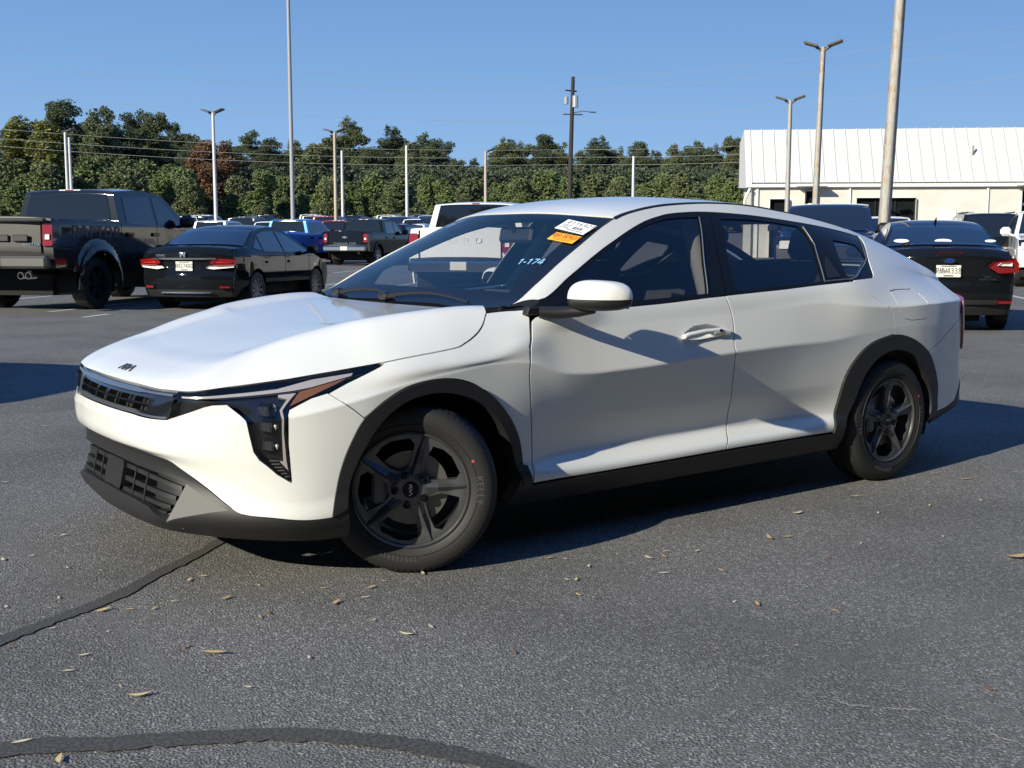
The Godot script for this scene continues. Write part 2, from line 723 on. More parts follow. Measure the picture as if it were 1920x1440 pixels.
# draws an outline in by a hair so that neighbours leave a shut line between them
func inset(l: Array, d: float) -> PackedVector2Array:
	var q := poly(l)
	if Geometry2D.is_polygon_clockwise(q):
		q.reverse()
	var o := Geometry2D.offset_polygon(q, -d)
	if o.is_empty():
		return q
	var best: PackedVector2Array = o[0]
	for k in o:
		if k.size() > best.size():
			best = k
	return best

func both(mb_near: MB, mb_far: MB, f: Callable, outline: PackedVector2Array, holes: Array, gu: PackedFloat32Array, gv: PackedFloat32Array, depth := 0.02, off := 0.0) -> void:
	panel(mb_near, f, outline, holes, gu, gv, depth, off, true)
	panel(mb_far, f, outline, holes, gu, gv, depth, off, false)

func pairs(called: String, root: Node3D, m: Material, f: Callable, outline: PackedVector2Array, holes: Array, gu: PackedFloat32Array, gv: PackedFloat32Array, depth := 0.02, off := 0.0) -> Array:
	var r := []
	for mir in [true, false]:
		var mb := MB.new()
		panel(mb, f, outline, holes, gu, gv, depth, off, mir)
		r.append(part(called, mb, m, root))
	return r

func normal_at(f: Callable, w: Vector2) -> Vector3:
	return (f.call(w.x, w.y + 0.003) - f.call(w.x, w.y - 0.003)).cross(f.call(w.x + 0.003, w.y) - f.call(w.x - 0.003, w.y)).normalized()

# a rod laid on a surface along a line of (u, v)
func strip(mb: MB, f: Callable, l: Array, rad: float, off: float, mir: bool) -> void:
	var pts := []
	for k in l.size() - 1:
		var a: Vector2 = l[k]
		var b: Vector2 = l[k + 1]
		var n := maxi(1, ceili(a.distance_to(b) / 0.03))
		for s in n:
			pts.append(a.lerp(b, float(s) / n))
	pts.append(l[-1])
	var r := []
	for w in pts:
		var p: Vector3 = f.call(w.x, w.y) + normal_at(f, w) * off
		r.append(p * Vector3(1, 1, -1) if mir else p)
	mb.tube(r, rad, 6)

func wheel_shape(spin: float) -> Node3D:
	# outer face towards -z, tyre centred on the origin
	var w := Node3D.new()
	w.name = "wheel"
	var face := Basis(Vector3.UP, PI)   # lathe z becomes outward
	var ty := MB.new()
	ty.smooth_lathe([[0.206, -0.084], [0.222, -0.096], [0.245, -0.104], [0.268, -0.106], [0.288, -0.101], [0.301, -0.092], [0.310, -0.078], [0.3145, -0.060], [0.3155, -0.052]], 240, Vector3.ZERO, face, 0.0045, 80, 5, 7)
	ty.lathe([[0.3155, -0.052], [0.308, -0.050], [0.308, -0.044], [0.316, -0.042], [0.316, -0.018], [0.308, -0.016], [0.308, -0.010], [0.316, -0.008], [0.316, 0.008], [0.308, 0.010], [0.308, 0.016], [0.316, 0.018], [0.316, 0.042], [0.308, 0.044], [0.308, 0.050], [0.3155, 0.052]], 72, Vector3.ZERO, face)
	ty.smooth_lathe([[0.3155, 0.052], [0.3145, 0.060], [0.310, 0.078], [0.301, 0.092], [0.288, 0.101], [0.268, 0.106], [0.245, 0.104], [0.222, 0.096], [0.206, 0.084]], 240, Vector3.ZERO, face, 0.0045, 80, 1, 3)
	ty.lathe([[0.2105, 0.0915], [0.2125, 0.0945], [0.2155, 0.0945]], 96, Vector3.ZERO, face)
	for rr in [0.2405, 0.2665]:
		ty.lathe([[rr, 0.1035], [rr + 0.0008, 0.1056], [rr + 0.0022, 0.1056], [rr + 0.003, 0.1035]], 96, Vector3.ZERO, face)
	part("tyre", ty, M.rubber, w)
	var wr := MB.new()
	for q in [["KELLY", 0.0, 0.024, 0.020], ["205/55R16", PI * 0.53 + 0.1, 0.017, 0.0150], ["NOTCH", PI * -0.42, 0.018, 0.017], ["KELLY", PI, 0.024, 0.020]]:
		var s: String = q[0]
		if s == "NOTCH":
			s = "RADIAL"
			continue
		for k in s.length():
			var a: float = q[1] + (k - (s.length() - 1) * 0.5) * q[3] / 0.252 * 1.06
			# image angle a measured clockwise from the right as seen from outside
			var b := Basis(Vector3.UP, PI) * Basis(Vector3(0, 0, 1), -a - PI * 0.5)
			var dirv := Basis(Vector3.UP, PI) * Vector3(cos(-a), sin(-a), 0)
			wr.add(text_mesh(s[k], q[2], 0.0016, "Droid Sans", 700), Transform3D(b, dirv * 0.2525 + Vector3(0, 0, -0.1056)))
	part("sidewall_lettering", wr, M.rubber_letters, w)
	var dot := MB.new()
	dot.lathe([[0.0, 0.001], [0.0052, 0.001], [0.006, 0.0]], 16, face * Vector3(cos(0.44) * 0.249, sin(0.44) * 0.249, 0.1055), face)
	part("paint_dot", dot, M.paint_dot, w)
	# rim
	var ri := MB.new()
	ri.lathe([[0.2125, 0.088], [0.2125, 0.0955], [0.2085, 0.0965], [0.2045, 0.092], [0.203, 0.080], [0.196, 0.060], [0.188, 0.0], [0.192, -0.07], [0.205, -0.085]], 96, Vector3.ZERO, face)
	part("rim", ri, M.rim, w)
	var fc := MB.new()
	var holes := []
	for k in 5:
		var mid := spin + TAU * (k + 0.5) / 5.0
		var h := PackedVector2Array()
		for q in [[0.078, -13], [0.115, -23.5], [0.168, -26.5], [0.1885, -20], [0.1915, 0], [0.1885, 12], [0.178, 23.5], [0.112, 24.5], [0.078, 13]]:
			var a: float = mid + deg_to_rad(q[1])
			h.append(Vector2(cos(a), sin(a)) * q[0])
		holes.append(h)
	var disc := PackedVector2Array()
	for k in 72:
		disc.append(Vector2(cos(TAU * k / 72), sin(TAU * k / 72)) * 0.2035)
	var dish := func(a: float, b: float) -> Vector3:
		var r := Vector2(a, b).length()
		return Vector3(-a, b, -(0.082 - 0.012 * smoothstep(0.2, 0.13, r) + 0.010 * smoothstep(0.08, 0.05, r)))
	panel(fc, dish, disc, holes, lines([-0.21, 0.21], 0.02), lines([-0.21, 0.21], 0.02), -0.034)
	part("rim_face", fc, M.rim, w)
	for k in 5:
		var a := spin + TAU * k / 5.0
		var d := Vector3(-cos(a), sin(a), 0)
		var s := Vector3(sin(a), cos(a), 0)
		var sp := MB.new()
		var o := Vector3(0, 0, -1)
		var rows := []
		for q in [[0.052, 0.019, 0.076, 0.079], [0.10, 0.0165, 0.069, 0.088], [0.15, 0.0145, 0.071, 0.090], [0.1985, 0.012, 0.080, 0.0865], [0.2030, 0.003, 0.081, 0.0825]]:
			rows.append([d * q[0] + s * q[1] + o * q[2], d * q[0] + o * q[3] + s * q[1] * 0.25, d * q[0] - s * q[1] + o * q[2]])
		for r in rows.size() - 1:
			sp.face([rows[r][0], rows[r + 1][0], rows[r + 1][1], rows[r][1]])
			sp.face([rows[r][1], rows[r + 1][1], rows[r + 1][2], rows[r][2]])
		part("spoke", sp, M.rim, w)
	for k in 5:
		var a := spin + TAU * (k + 0.5) / 5.0
		var p := Vector3(-cos(a) * 0.057, sin(a) * 0.057, 0)
		var nut := MB.new()
		nut.lathe([[0.0145, 0.0835], [0.0125, 0.0835], [0.0125, 0.070]], 20, p, face)
		nut.lathe([[0.0095, 0.072], [0.0095, 0.086], [0.007, 0.089], [0.0, 0.089]], 6, p, face)
		part("lug_nut", nut, M.black_gloss, w)
	var cap := MB.new()
	cap.lathe([[0.0295, 0.072], [0.0295, 0.084], [0.027, 0.087], [0.0, 0.088]], 32, Vector3.ZERO, face)
	part("centre_cap", cap, M.black_gloss, w)
	var lg := MB.new()
	emblem(lg, Transform3D(face * Basis(Vector3(0, 0, 1), spin - 1.62), Vector3(0, 0, -0.0892)), 0.040, 0.0012)
	part("emblem", lg, M.chrome, w)
	# brake
	var br := MB.new()
	br.lathe([[0.075, 0.042], [0.137, 0.042], [0.137, 0.018], [0.07, 0.018]], 64, Vector3.ZERO, face)
	br.lathe([[0.075, 0.042], [0.075, 0.058], [0.0, 0.058]], 32, Vector3.ZERO, face)
	part("brake_disc", br, M.disc, w)
	return w

# the maker's mark: three joined slanting strokes
func emblem(mb: MB, x: Transform3D, width: float, depth: float) -> void:
	var k := width / 5.2
	var th := 0.24
	for l in [[[0.0, 0.0], [0.5, 1.35]], [[0.28, 0.60], [1.55, 1.35]], [[0.85, 0.95], [1.45, 0.05]], [[1.4, 0.0], [1.9, 0.0]], [[1.85, 0.0], [2.5, 1.35]], [[2.5, 1.3], [3.15, 0.05]], [[3.1, 0.0], [4.2, 1.35]], [[4.2, 1.35], [5.2, 0.0]]]:
		var a := Vector2(l[0][0] - 2.6, l[0][1] - 0.67) * k
		var b := Vector2(l[1][0] - 2.6, l[1][1] - 0.67) * k
		var d := (b - a).normalized() * th * k * 0.5
		var s := Vector2(-d.y, d.x)
		mb.prism(PackedVector2Array([a - d - s, b + d - s, b + d + s, a - d + s]), depth, x)

func seat(root: Node3D, at: Vector3, wide: float, far_row := false) -> void:
	var q := MB.new()
	q.box(Vector3(0.02, 0.10, 0), Vector3(0.52, 0.16, wide), Basis(Vector3(0, 0, 1), 0.12), 0.05)
	q.box(Vector3(-0.30, 0.40, 0), Vector3(0.14, 0.60, wide * 0.92), Basis(Vector3(0, 0, 1), 0.36), 0.055)
	var s := part("seat", q, M.cloth, root, Transform3D(Basis(), at))
	for k in ([0.0] if not far_row else [-0.36, 0.36]):
		var h := MB.new()
		h.box(Vector3(-0.455, 0.78, k), Vector3(0.10, 0.19, 0.26), Basis(Vector3(0, 0, 1), 0.28), 0.048)
		h.tube([Vector3(-0.43, 0.62, k - 0.05), Vector3(-0.45, 0.74, k - 0.05)], 0.008, 6)
		h.tube([Vector3(-0.43, 0.62, k + 0.05), Vector3(-0.45, 0.74, k + 0.05)], 0.008, 6)
		part("headrest", h, M.cloth, s)

func white_sedan() -> void:
	var root := thing("sedan", "large white four-door sedan with black lower trim in the foreground", "car")
	gridA_v = lines([0.0, 0.06, 0.18, 0.33, 0.5225, 0.53, 0.5375, 0.68, 0.80, 0.95], 0.0155)
	gridB_v = lines([0.0, 0.06, 0.18, 0.33, 0.5225, 0.53, 0.5375, 0.6725, 0.68, 0.6875, 0.80, 0.92, 1.06, 1.18], 0.0155)
	var guA := lines([0.0, 2.39], 0.0241)
	var guB := lines([1.59, 5.87], 0.026)
	var fA := A1.at
	var fB := func(a: float, b: float) -> Vector3:
		# ahead of the door's middle the side follows the same lines as the fender
		if a < 2.3 and b < 0.80:
			return A1.at(a, b).lerp(A2.at(a, b), smoothstep(1.95, 2.28, a))
		return A2.at(a, b)
	var white: Material = M.white_paint
	var g := 0.0038
	# hood: its two flanks come from the side surface, its middle spans between the ridges
	var hood := MB.new()
	var flank := inset([Vector2(-0.02, 0.681), Vector2(0.26, 0.678), Vector2(0.475, 0.673)] + pa("a_hoodg", 0, 4) + sm(pa("a_hoodg", 4)) + [Vector2(1.90, 0.95), Vector2(-0.02, 0.95)], 0.0)
	flank = Geometry2D.intersect_polygons(flank, PackedVector2Array([Vector2(0, 0), Vector2(3, 0), Vector2(3, 0.95), Vector2(0, 0.95)]))[0]
	for mir in [true, false]:
		panel(hood, fA, flank, [], guA, gridA_v, 0.018, 0.0, mir)
	# the middle of the hood hangs between the two lines where the flanks end
	var rows := []
	for k in 64:
		var p: Vector3 = A1.at(1.90 * (1.0 - k / 63.0), 0.95)
		rows.append(p)
	var first := hood.v.size()
	for k in rows.size():
		var p: Vector3 = rows[k]
		var m := hood_mid(p.x)
		var dm := (hood_mid(p.x + 0.01) - hood_mid(p.x - 0.01)) / 0.02
		var dr := dm
		if k > 1 and p.x < 1.86:
			dr = (rows[k].y - rows[k - 2].y) / (rows[k].x - rows[k - 2].x)
		for j in 25:
			var w := -1.0 + j / 12.0
			var y := m + (p.y - m) * w * w
			hood.vert(Vector3(p.x, y, p.z * w), Vector3(-lerpf(dm, dr, w * w), 1.0, -2.0 * w * (p.y - m) / maxf(p.z, 0.2)).normalized())
		if k:
			for j in 24:
				var o := first + (k - 1) * 25 + j
				hood.quad(o, o + 1, o + 26, o + 25)
	var edge := []
	for j in 25:
		edge.append(hood.v[first + j])
	for j in 24:
		hood.face([edge[j], edge[j + 1], edge[j + 1] - Vector3(0.004, 0.02, 0), edge[j] - Vector3(0.004, 0.02, 0)])
	var hd := part("hood", hood, white, root)
	var em := MB.new()
	var ep: Vector3 = A1.at(0.0, 0.735)
	var up: Vector3 = (A1.at(0.0, 0.76) - A1.at(0.0, 0.71)).normalized()
	var right := Vector3(0, 0, -1)   # reads from the front: its right is the car's left
	em.tinted = false
	emblem(em, Transform3D(Basis(right, up, right.cross(up)), ep + right.cross(up) * 0.004), 0.125, 0.004)
	part("emblem", em, M.dark_chrome, hd)
	# front bumper, fenders
	var lampl := pa("a_lampl")
	var wb := pa("a_wb")
	var arch := pa("a_arch")
	var bump := MB.new()
	var outline := [Vector2(0.0, 0.562), Vector2(0.17, 0.562), Vector2(0.337, 0.561)] + back(lampl.slice(2)) + back(sm(arch.slice(0, 5))) + back(sm(wb.slice(1))) + [Vector2(0.0, 0.228)]
	for mir in [true, false]:
		panel(bump, fA, poly(outline), [], guA, gridA_v, 0.03, 0.0, mir)
	part("front_bumper", bump, white, root)
	outline = sm(pa("a_hoodg", 4)) + pa("a_fendtop", 1) + pa("a_gap1", 0) + back(sm(arch.slice(4))) + [lampl[2], lampl[1], lampl[0]]
	pairs("fender", root, white, fA, inset(outline, g), [], guA, gridA_v, 0.022)
	# doors, body side
	var gap2 := pa("b_gap2")
	var gap3 := pa("b_gap3")
	var hand := poly(pa("b_hand"))
	var d1 := inset(pa("b_gap1") + pa("b_bot1", 1) + back(sm(gap2)) + back(pa("b_belt")), g)
	var doors := pairs("front_door", root, white, fB, d1, [hand], guB, gridB_v, 0.022)
	var rarch := pa("b_arch")
	var d2 := inset(sm(gap2) + pa("b_bot2", 1) + sm(rarch.slice(1, 6)) + back(sm(gap3)) + back(pa("b_belt2")), g)
	pairs("rear_door", root, white, fB, d2, [], guB, gridB_v, 0.022)
	for s in 2:
		var mir := s == 0
		var cup := MB.new()
		panel(cup, func(a: float, b: float) -> Vector3:
			var q := (Vector2(a, b) - Vector2(2.91, 0.625)) / Vector2(0.15, 0.04)
			var p: Vector3 = A2.at(a, b)
			return p + Vector3(0, 0, -0.035 * maxf(0.0, 1.0 - q.length_squared())), hand, [], lines([2.7, 3.1], 0.012), lines([0.55, 0.70], 0.008), 0.0, -0.0005, mir)
		part("handle_recess", cup, white, doors[s])
		var bar := MB.new()
		strip(bar, fB, [Vector2(2.772, 0.612), Vector2(2.80, 0.618), Vector2(2.90, 0.624), Vector2(3.0, 0.622), Vector2(3.046, 0.613)], 0.013, 0.012, mir)
		strip(bar, fB, [Vector2(2.95, 0.618), Vector2(3.0, 0.617), Vector2(3.046, 0.611)], 0.016, 0.008, mir)
		part("door_handle", bar, white, doors[s])
		var lock := MB.new()
		var lw := Vector2(2.985, 0.619)
		var lp: Vector3 = fB.call(lw.x, lw.y) + normal_at(fB, lw) * 0.026
		lock.box(lp * (Vector3(1, 1, -1) if mir else Vector3.ONE), Vector3(0.016, 0.012, 0.006), Basis(), 0.002)
		part("lock", lock, M.black_gloss, doors[s])
	var dlo := pa("b_dlo")
	var dlor := pa("b_dlor")
	var qseam := pa("b_qseam")
	var fuel := poly(pa("b_fuel"))
	outline = back(sm(gap3)) + [gap3[0] + Vector2(0.0, 0.011)] + pa("b_belt3", 1, 2) + back(sm(dlor)) + back(sm(dlo)) + [Vector2(2.06, 0.97)] + [Vector2(1.955, 1.172), Vector2(2.02, 1.176)]
	outline += [Vector2(2.2, 1.178), Vector2(3.4, 1.178), Vector2(4.4, 1.178), Vector2(4.97, 1.178), Vector2(5.18, 1.178), Vector2(5.18, 0.92), Vector2(5.04, 0.70), Vector2(4.99, 0.68), Vector2(4.95, 0.64)] + back(qseam) + back(sm(rarch.slice(5, 9))).slice(1, 12)
	var sides := pairs("body_side", root, white, fB, poly(outline), [fuel], guB, gridB_v, 0.02)
	for s in 2:
		var mb := MB.new()
		panel(mb, fB, inset(pa("b_fuel"), g), [], guB, gridB_v, 0.02, 0.0, s == 0)
		part("fuel_door", mb, white, sides[s])
	outline = shift(qseam, 0.003, -0.003) + [Vector2(4.95, 0.60), Vector2(4.99, 0.45), Vector2(5.87, 0.45), Vector2(5.87, 0.22), Vector2(5.25, 0.25), Vector2(5.0, 0.22), Vector2(4.9, 0.12), Vector2(4.80, 0.075), Vector2(4.67, 0.07), Vector2(4.663, 0.1355), Vector2(4.661, 0.238), Vector2(4.615, 0.334)]
	var rb := MB.new()
	for mir in [true, false]:
		panel(rb, fB, poly(outline), [], guB, gridB_v, 0.02, 0.0, mir)
	part("rear_bumper", rb, white, root)
	outline = [Vector2(4.665, 0.066), Vector2(4.80, 0.071), Vector2(4.9, 0.116), Vector2(5.0, 0.216), Vector2(5.25, 0.246), Vector2(5.87, 0.216), Vector2(5.87, 0.0), Vector2(4.70, 0.0)]
	rb = MB.new()
	for mir in [true, false]:
		panel(rb, fB, poly(outline), [], guB, gridB_v, 0.03, 0.004, mir)
	part("rear_valance", rb, M.trim_plastic, root)
	rb = MB.new()
	for mir in [true, false]:
		panel(rb, fB, poly([Vector2(4.97, 0.675), Vector2(5.05, 0.695), Vector2(5.19, 0.90), Vector2(5.87, 0.90), Vector2(5.87, 0.455), Vector2(4.995, 0.455), Vector2(4.955, 0.60)]), [], guB, gridB_v, 0.02, -0.004, mir)
	part("trunk_face", rb, white, root)
	pairs("tail_light", root, M.tail_red, fB, poly([Vector2(4.965, 0.672), Vector2(5.03, 0.685), Vector2(5.2, 0.72), Vector2(5.7, 0.70), Vector2(5.7, 0.66), Vector2(5.2, 0.655), Vector2(5.10, 0.45), Vector2(5.03, 0.40), Vector2(4.965, 0.50), Vector2(4.955, 0.60)]), [], guB, gridB_v, 0.02, 0.012)
	# greenhouse
	var gl := [poly(pa("b_gl1")), poly(pa("b_gl2")), poly(pa("b_gl3"))]
	var bs := pa("b_bsplit")
	outline = dlo.filter(func(p): return p.x < bs[0].x - 0.02) + [bs[0]] + bs.slice(1) + back(pa("b_belt")).slice(1, 4) + [Vector2(2.02, 0.785), Vector2(1.985, 0.80), Vector2(2.055, 0.93)]
	pairs("window_trim", root, M.black_gloss, fB, inset(outline, 0.002), [gl[0]], guB, gridB_v, 0.012, -0.003)
	outline = [bs[0]] + dlo.filter(func(p): return p.x > bs[0].x + 0.02) + dlor + back(pa("b_belt2")).slice(0, 4) + back(bs.slice(1))
	pairs("window_trim", root, M.black_gloss, fB, inset(outline, 0.002), [gl[1], gl[2]], guB, gridB_v, 0.012, -0.003)
	for k in 3:
		pairs("side_window", root, M.side_glass, fB, gl[k], [], guB, gridB_v, 0.0, -0.008)
	for mir in [true, false]:
		for key in ["b_chr1", "b_chr2", "b_chr3"]:
			var mb := MB.new()
			strip(mb, fB, pa(key), 0.0032, 0.0, mir)
			part("window_strip", mb, M.satin, root)
		var ph := MB.new()
		panel(ph, fB, poly(pa("b_handle")), [], guB, gridB_v, 0.01, 0.001, mir)
		part("pillar_handle", ph, M.trim_dark, root)
	# roof, windshield, rear window
	var gt := lines([-1.0, 1.0], 0.05)
	var rp := PackedVector2Array()
	var header := PackedVector2Array()
	var glass_low := PackedVector2Array()
	var n := 24
	for k in n + 1:
		var t := -0.987 + 1.974 * k / n
		header.append(Vector2(0.405 - 0.142 * t * t, t))
		glass_low.append(Vector2(1.005 - 0.06 * pow(absf(t), 5.0), t))
	var rear_top := PackedVector2Array()
	var rear_low := PackedVector2Array()
	for k in n + 1:
		var t := -0.987 + 1.974 * k / n
		rear_top.append(Vector2(-1.33 - 0.04 * t * t, t))
		rear_low.append(Vector2(-2.02 + 0.03 * t * t, t * 0.97))
	rp = header.duplicate()
	var rt := rear_top.duplicate()
	rt.reverse()
	rp.append_array(rt)
	var mb2 := MB.new()
	panel(mb2, roof_at, rp, [], lines([-1.4, 0.45], 0.05), gt, 0.02)
	part("roof", mb2, white, root)
	var ws := PackedVector2Array()
	for p in header:
		ws.append(p + Vector2(0.004, 0))
	var gl2 := glass_low.duplicate()
	gl2.reverse()
	ws.append_array(gl2)
	# the black ceramic border of the windshield, then the clear part inside it
	var clear := PackedVector2Array()
	for k in range(1, n):
		var t := -0.987 + 1.974 * k / n
		clear.append(Vector2(0.445 - 0.14 * t * t, t * 0.945))
	for k in range(n - 1, 0, -1):
		var t := -0.987 + 1.974 * k / n
		clear.append(Vector2(0.895 - 0.03 * t * t, t * 0.945))
	mb2 = MB.new()
	panel(mb2, roof_at, ws, [clear], lines([0.2, 1.02], 0.03), gt, 0.006, -0.004)
	part("windshield_border", mb2, M.ceramic, root)
	mb2 = MB.new()
	panel(mb2, roof_at, clear, [], lines([0.2, 1.02], 0.03), gt, 0.0, -0.004)
	var wsh := part("windshield", mb2, M.windshield, root)
	var rw := PackedVector2Array()
	for p in rear_top:
		rw.append(p - Vector2(0.004, 0))
	var rl := rear_low.duplicate()
	rl.reverse()
	rw.append_array(rl)
	var rclear := PackedVector2Array()
	for k in range(1, n):
		var t := -0.987 + 1.974 * k / n
		rclear.append(Vector2(-1.385 - 0.04 * t * t, t * 0.95))
	for k in range(n - 1, 0, -1):
		var t := -0.987 + 1.974 * k / n
		rclear.append(Vector2(-1.975 + 0.03 * t * t, t * 0.92))
	mb2 = MB.new()
	panel(mb2, roof_at, rw, [rclear], lines([-2.1, -1.3], 0.04), gt, 0.006, -0.004)
	part("rear_window_border", mb2, M.ceramic, root)
	mb2 = MB.new()
	panel(mb2, roof_at, rclear, [], lines([-2.1, -1.3], 0.04), gt, 0.0, -0.004)
	part("rear_window", mb2, M.windshield, root)
	mb2 = MB.new()
	panel(mb2, roof_at, poly([Vector2(-2.025, -0.99), Vector2(-2.215, -0.97), Vector2(-2.215, 0.97), Vector2(-2.025, 0.99)]), [], lines([-2.24, -2.0], 0.03), gt, 0.02)
	part("trunk_lid", mb2, white, root)
	for s in [-1, 1]:
		mb2 = MB.new()
		var ditch := []
		for k in 40:
			var x := 0.27 - 1.65 * k / 39.0
			var r := rail_at(x)
			ditch.append(Vector3(x, r.x - 0.006, r.y * s))
		mb2.tube(ditch, 0.007, 6)
		part("roof_ditch", mb2, M.trim_dark, root)
	# stickers and numbers on the glass
	stickers(wsh)
	# cowl and wipers
	mb2 = MB.new()
	panel(mb2, func(a: float, b: float) -> Vector3: return Vector3(a, 0.905 + 0.012 * cos(b * 1.9) + (1.03 - a) * 0.12, b), poly([Vector2(1.06, -0.72), Vector2(1.06, 0.72), Vector2(0.90, 0.82), Vector2(0.90, -0.82)]), [], lines([0.88, 1.08], 0.03), lines([-0.85, 0.85], 0.06), 0.02)
	part("cowl", mb2, M.trim_plastic, root)
	for s in [-1.0, 1.0]:
		var cw := MB.new()
		panel(cw, fB, poly([Vector2(1.90, 0.80), Vector2(2.01, 0.79), Vector2(2.065, 0.955), Vector2(2.02, 1.165), Vector2(1.92, 1.165)]), [], guB, gridB_v, 0.01, -0.004, s < 0)
		part("cowl_end", cw, M.trim_plastic, root)
	for z in [[0.10, -0.56], [0.55, 0.0]]:
		var wp := MB.new()
		var pts := []
		for k in 9:
			var f := k / 8.0
			var zz := lerpf(z[0], z[1], f)
			var p := roof_at(0.985 - 0.02 * sin(f * PI), zz / 0.80)
			pts.append(p + Vector3(0.004, 0.018 + 0.012 * sin(f * PI), 0))
		wp.tube(pts, [0.016, 0.011, 0.009, 0.008, 0.008, 0.007, 0.007, 0.006, 0.005], 6)
		wp.box(pts[0] + Vector3(0.0, 0.004, 0), Vector3(0.05, 0.035, 0.07), Basis(), 0.012)
		part("wiper", wp, M.trim_dark, root)
	# arches, sills, lower front
	var archi := pa("a_archi")
	for mir in [true, false]:
		var mb := MB.new()
		panel(mb, fA, poly(sm(arch) + back(sm(archi.slice(1, 14)))), [], guA, gridA_v, 0.05, 0.010, mir)
		part("wheel_arch_trim", mb, M.trim_plastic, root)
		mb = MB.new()
		panel(mb, fB, poly(sm(rarch.slice(0, 12)) + [Vector2(4.663, 0.06), Vector2(4.60, 0.02)] + back(sm(pa("b_archi", 1, 13)))), [], guB, gridB_v, 0.05, 0.010, mir)
		part("wheel_arch_trim", mb, M.trim_plastic, root)
		mb = MB.new()
		panel(mb, fB, poly([Vector2(1.88, 0.0), Vector2(1.905, 0.16), Vector2(1.94, 0.155), Vector2(1.9611, 0.060), Vector2(3.0482, 0.056), Vector2(3.79, 0.057), Vector2(3.88, 0.056), Vector2(3.885, 0.0)]), [], guB, gridB_v, 0.05, 0.004, mir)
		part("sill_trim", mb, M.trim_plastic, root)
	front_end(root, fA, guA)
	lamps(root, fA, guA)
	mirrors(root)
	# what closes the body below and within
	var dark := MB.new()
	dark.box(Vector3(0.0, 0.24, 0), Vector3(1.84, 0.06, 1.60))
	dark.box(Vector3(-0.10, 0.25, 0), Vector3(3.9, 0.06, 1.04))
	dark.box(Vector3(1.60, 0.50, 0), Vector3(0.9, 0.44, 1.02))
	dark.box(Vector3(-1.75, 0.48, 0), Vector3(0.9, 0.36, 1.06))
	dark.box(Vector3(0.93, 0.55, 0), Vector3(0.06, 0.60, 1.66))
	for x in [1.375, -1.35]:
		for s in [-1.0, 1.0]:
			dark.lathe([[0.392, 0.0], [0.392, 0.335]], 40, Vector3(x, 0.33, s * 0.53), Basis(Vector3.UP, 0.0 if s > 0 else PI), -0.35, PI + 0.35)
	part("underbody", dark, M.under, root)
	var lin_ := MB.new()
	for s in [-1.0, 1.0]:
		lin_.grid(func(a: float, b: float) -> Vector3: return (A2.at(a, b) - Vector3(0, 0, 0.07)) * Vector3(1, 1, s), lines([1.96, 4.9], 0.1), lines([0.02, 0.78], 0.08))
		lin_.grid(func(a: float, b: float) -> Vector3:
			var r := roof_at(a, b)
			return r - Vector3(0, 0.03, 0), lines([0.32, -1.32], 0.08), lines([-0.97, 0.97], 0.1))
	part("cabin_lining", lin_, M.cabin_dark, root)
	var dash := MB.new()
	dash.grid(func(a: float, b: float) -> Vector3:
		var y := 0.905 - 0.05 * (1.0 - a) - 0.32 * pow(maxf(0.0, a - 0.55) / 0.45, 2.0)
		return Vector3(0.93 - 0.52 * a, y, b), lines([0.0, 1.0], 0.06), lines([-0.78, 0.78], 0.1))
	dash.box(Vector3(0.49, 0.935, -0.30), Vector3(0.10, 0.10, 0.62), Basis(), 0.02)
	part("dashboard", dash, M.cabin_dark, root)
	var sw := MB.new()
	var ring := []
	for k in 33:
		var a := TAU * k / 32.0
		ring.append(Vector3(0.33, 0.86, -0.37) + Vector3(0.35, 0.94, 0).normalized() * 0.175 * sin(a) + Vector3(0, 0, 0.175 * cos(a)))
	sw.tube(ring, 0.016, 8, false)
	sw.box(Vector3(0.34, 0.85, -0.37), Vector3(0.05, 0.13, 0.20), Basis(Vector3(0, 0, 1), -0.35), 0.02)
	part("steering_wheel", sw, M.cabin_dark, root)
	seat(root, Vector3(-0.05, 0.42, -0.37), 0.50)
	seat(root, Vector3(-0.05, 0.42, 0.37), 0.50)
	seat(root, Vector3(-0.90, 0.42, 0.0), 1.30, true)
	for s in [-1.0, 1.0]:
		var pil := MB.new()
		pil.tube([Vector3(-0.26, 0.60, 0.74 * s), Vector3(-0.20, 0.96, 0.735 * s), Vector3(-0.30, 1.28, 0.52 * s)], 0.045, 8)
		part("inner_pillar", pil, M.cabin_light, root)
	var rm := MB.new()
	rm.box(Vector3(0.33, 1.235, 0.0), Vector3(0.03, 0.075, 0.25), Basis(Vector3(0, 0, 1), 0.2), 0.012)
	rm.tube([Vector3(0.34, 1.25, 0), Vector3(0.39, 1.31, 0)], 0.012, 6)
	part("rear_view_mirror", rm, M.trim_dark, root)
	# wheels
	var steer := -0.5705
	var wf := wheel_shape(0.05)
	var wr := wheel_shape(deg_to_rad(89))
	for q in [[wf, 1.36, -1.0, true], [wr, -1.36, -1.0, false], [wf.duplicate(), 1.36, 1.0, true], [wr.duplicate(), -1.36, 1.0, false]]:
		var w: Node3D = q[0]
		w.name = "wheel"
		root.add_child(w, true)
		var turn: float = (steer if q[3] else 0.0) + (0.0 if q[2] < 0 else PI)
		var axis := Basis(Vector3.UP, turn)
		var pivot := 0.72 if q[3] else 0.807
		w.transform = Transform3D(axis, Vector3(q[1], 0.3105, pivot * q[2]) + axis * Vector3(0, 0, -(0.087 if q[3] else 0.0)))
		var cal := MB.new()
		cal.box(Vector3(0.115, 0.02, -0.035), Vector3(0.055, 0.15, 0.075), Basis(), 0.012)
		part("brake_caliper", cal, M.caliper, w)

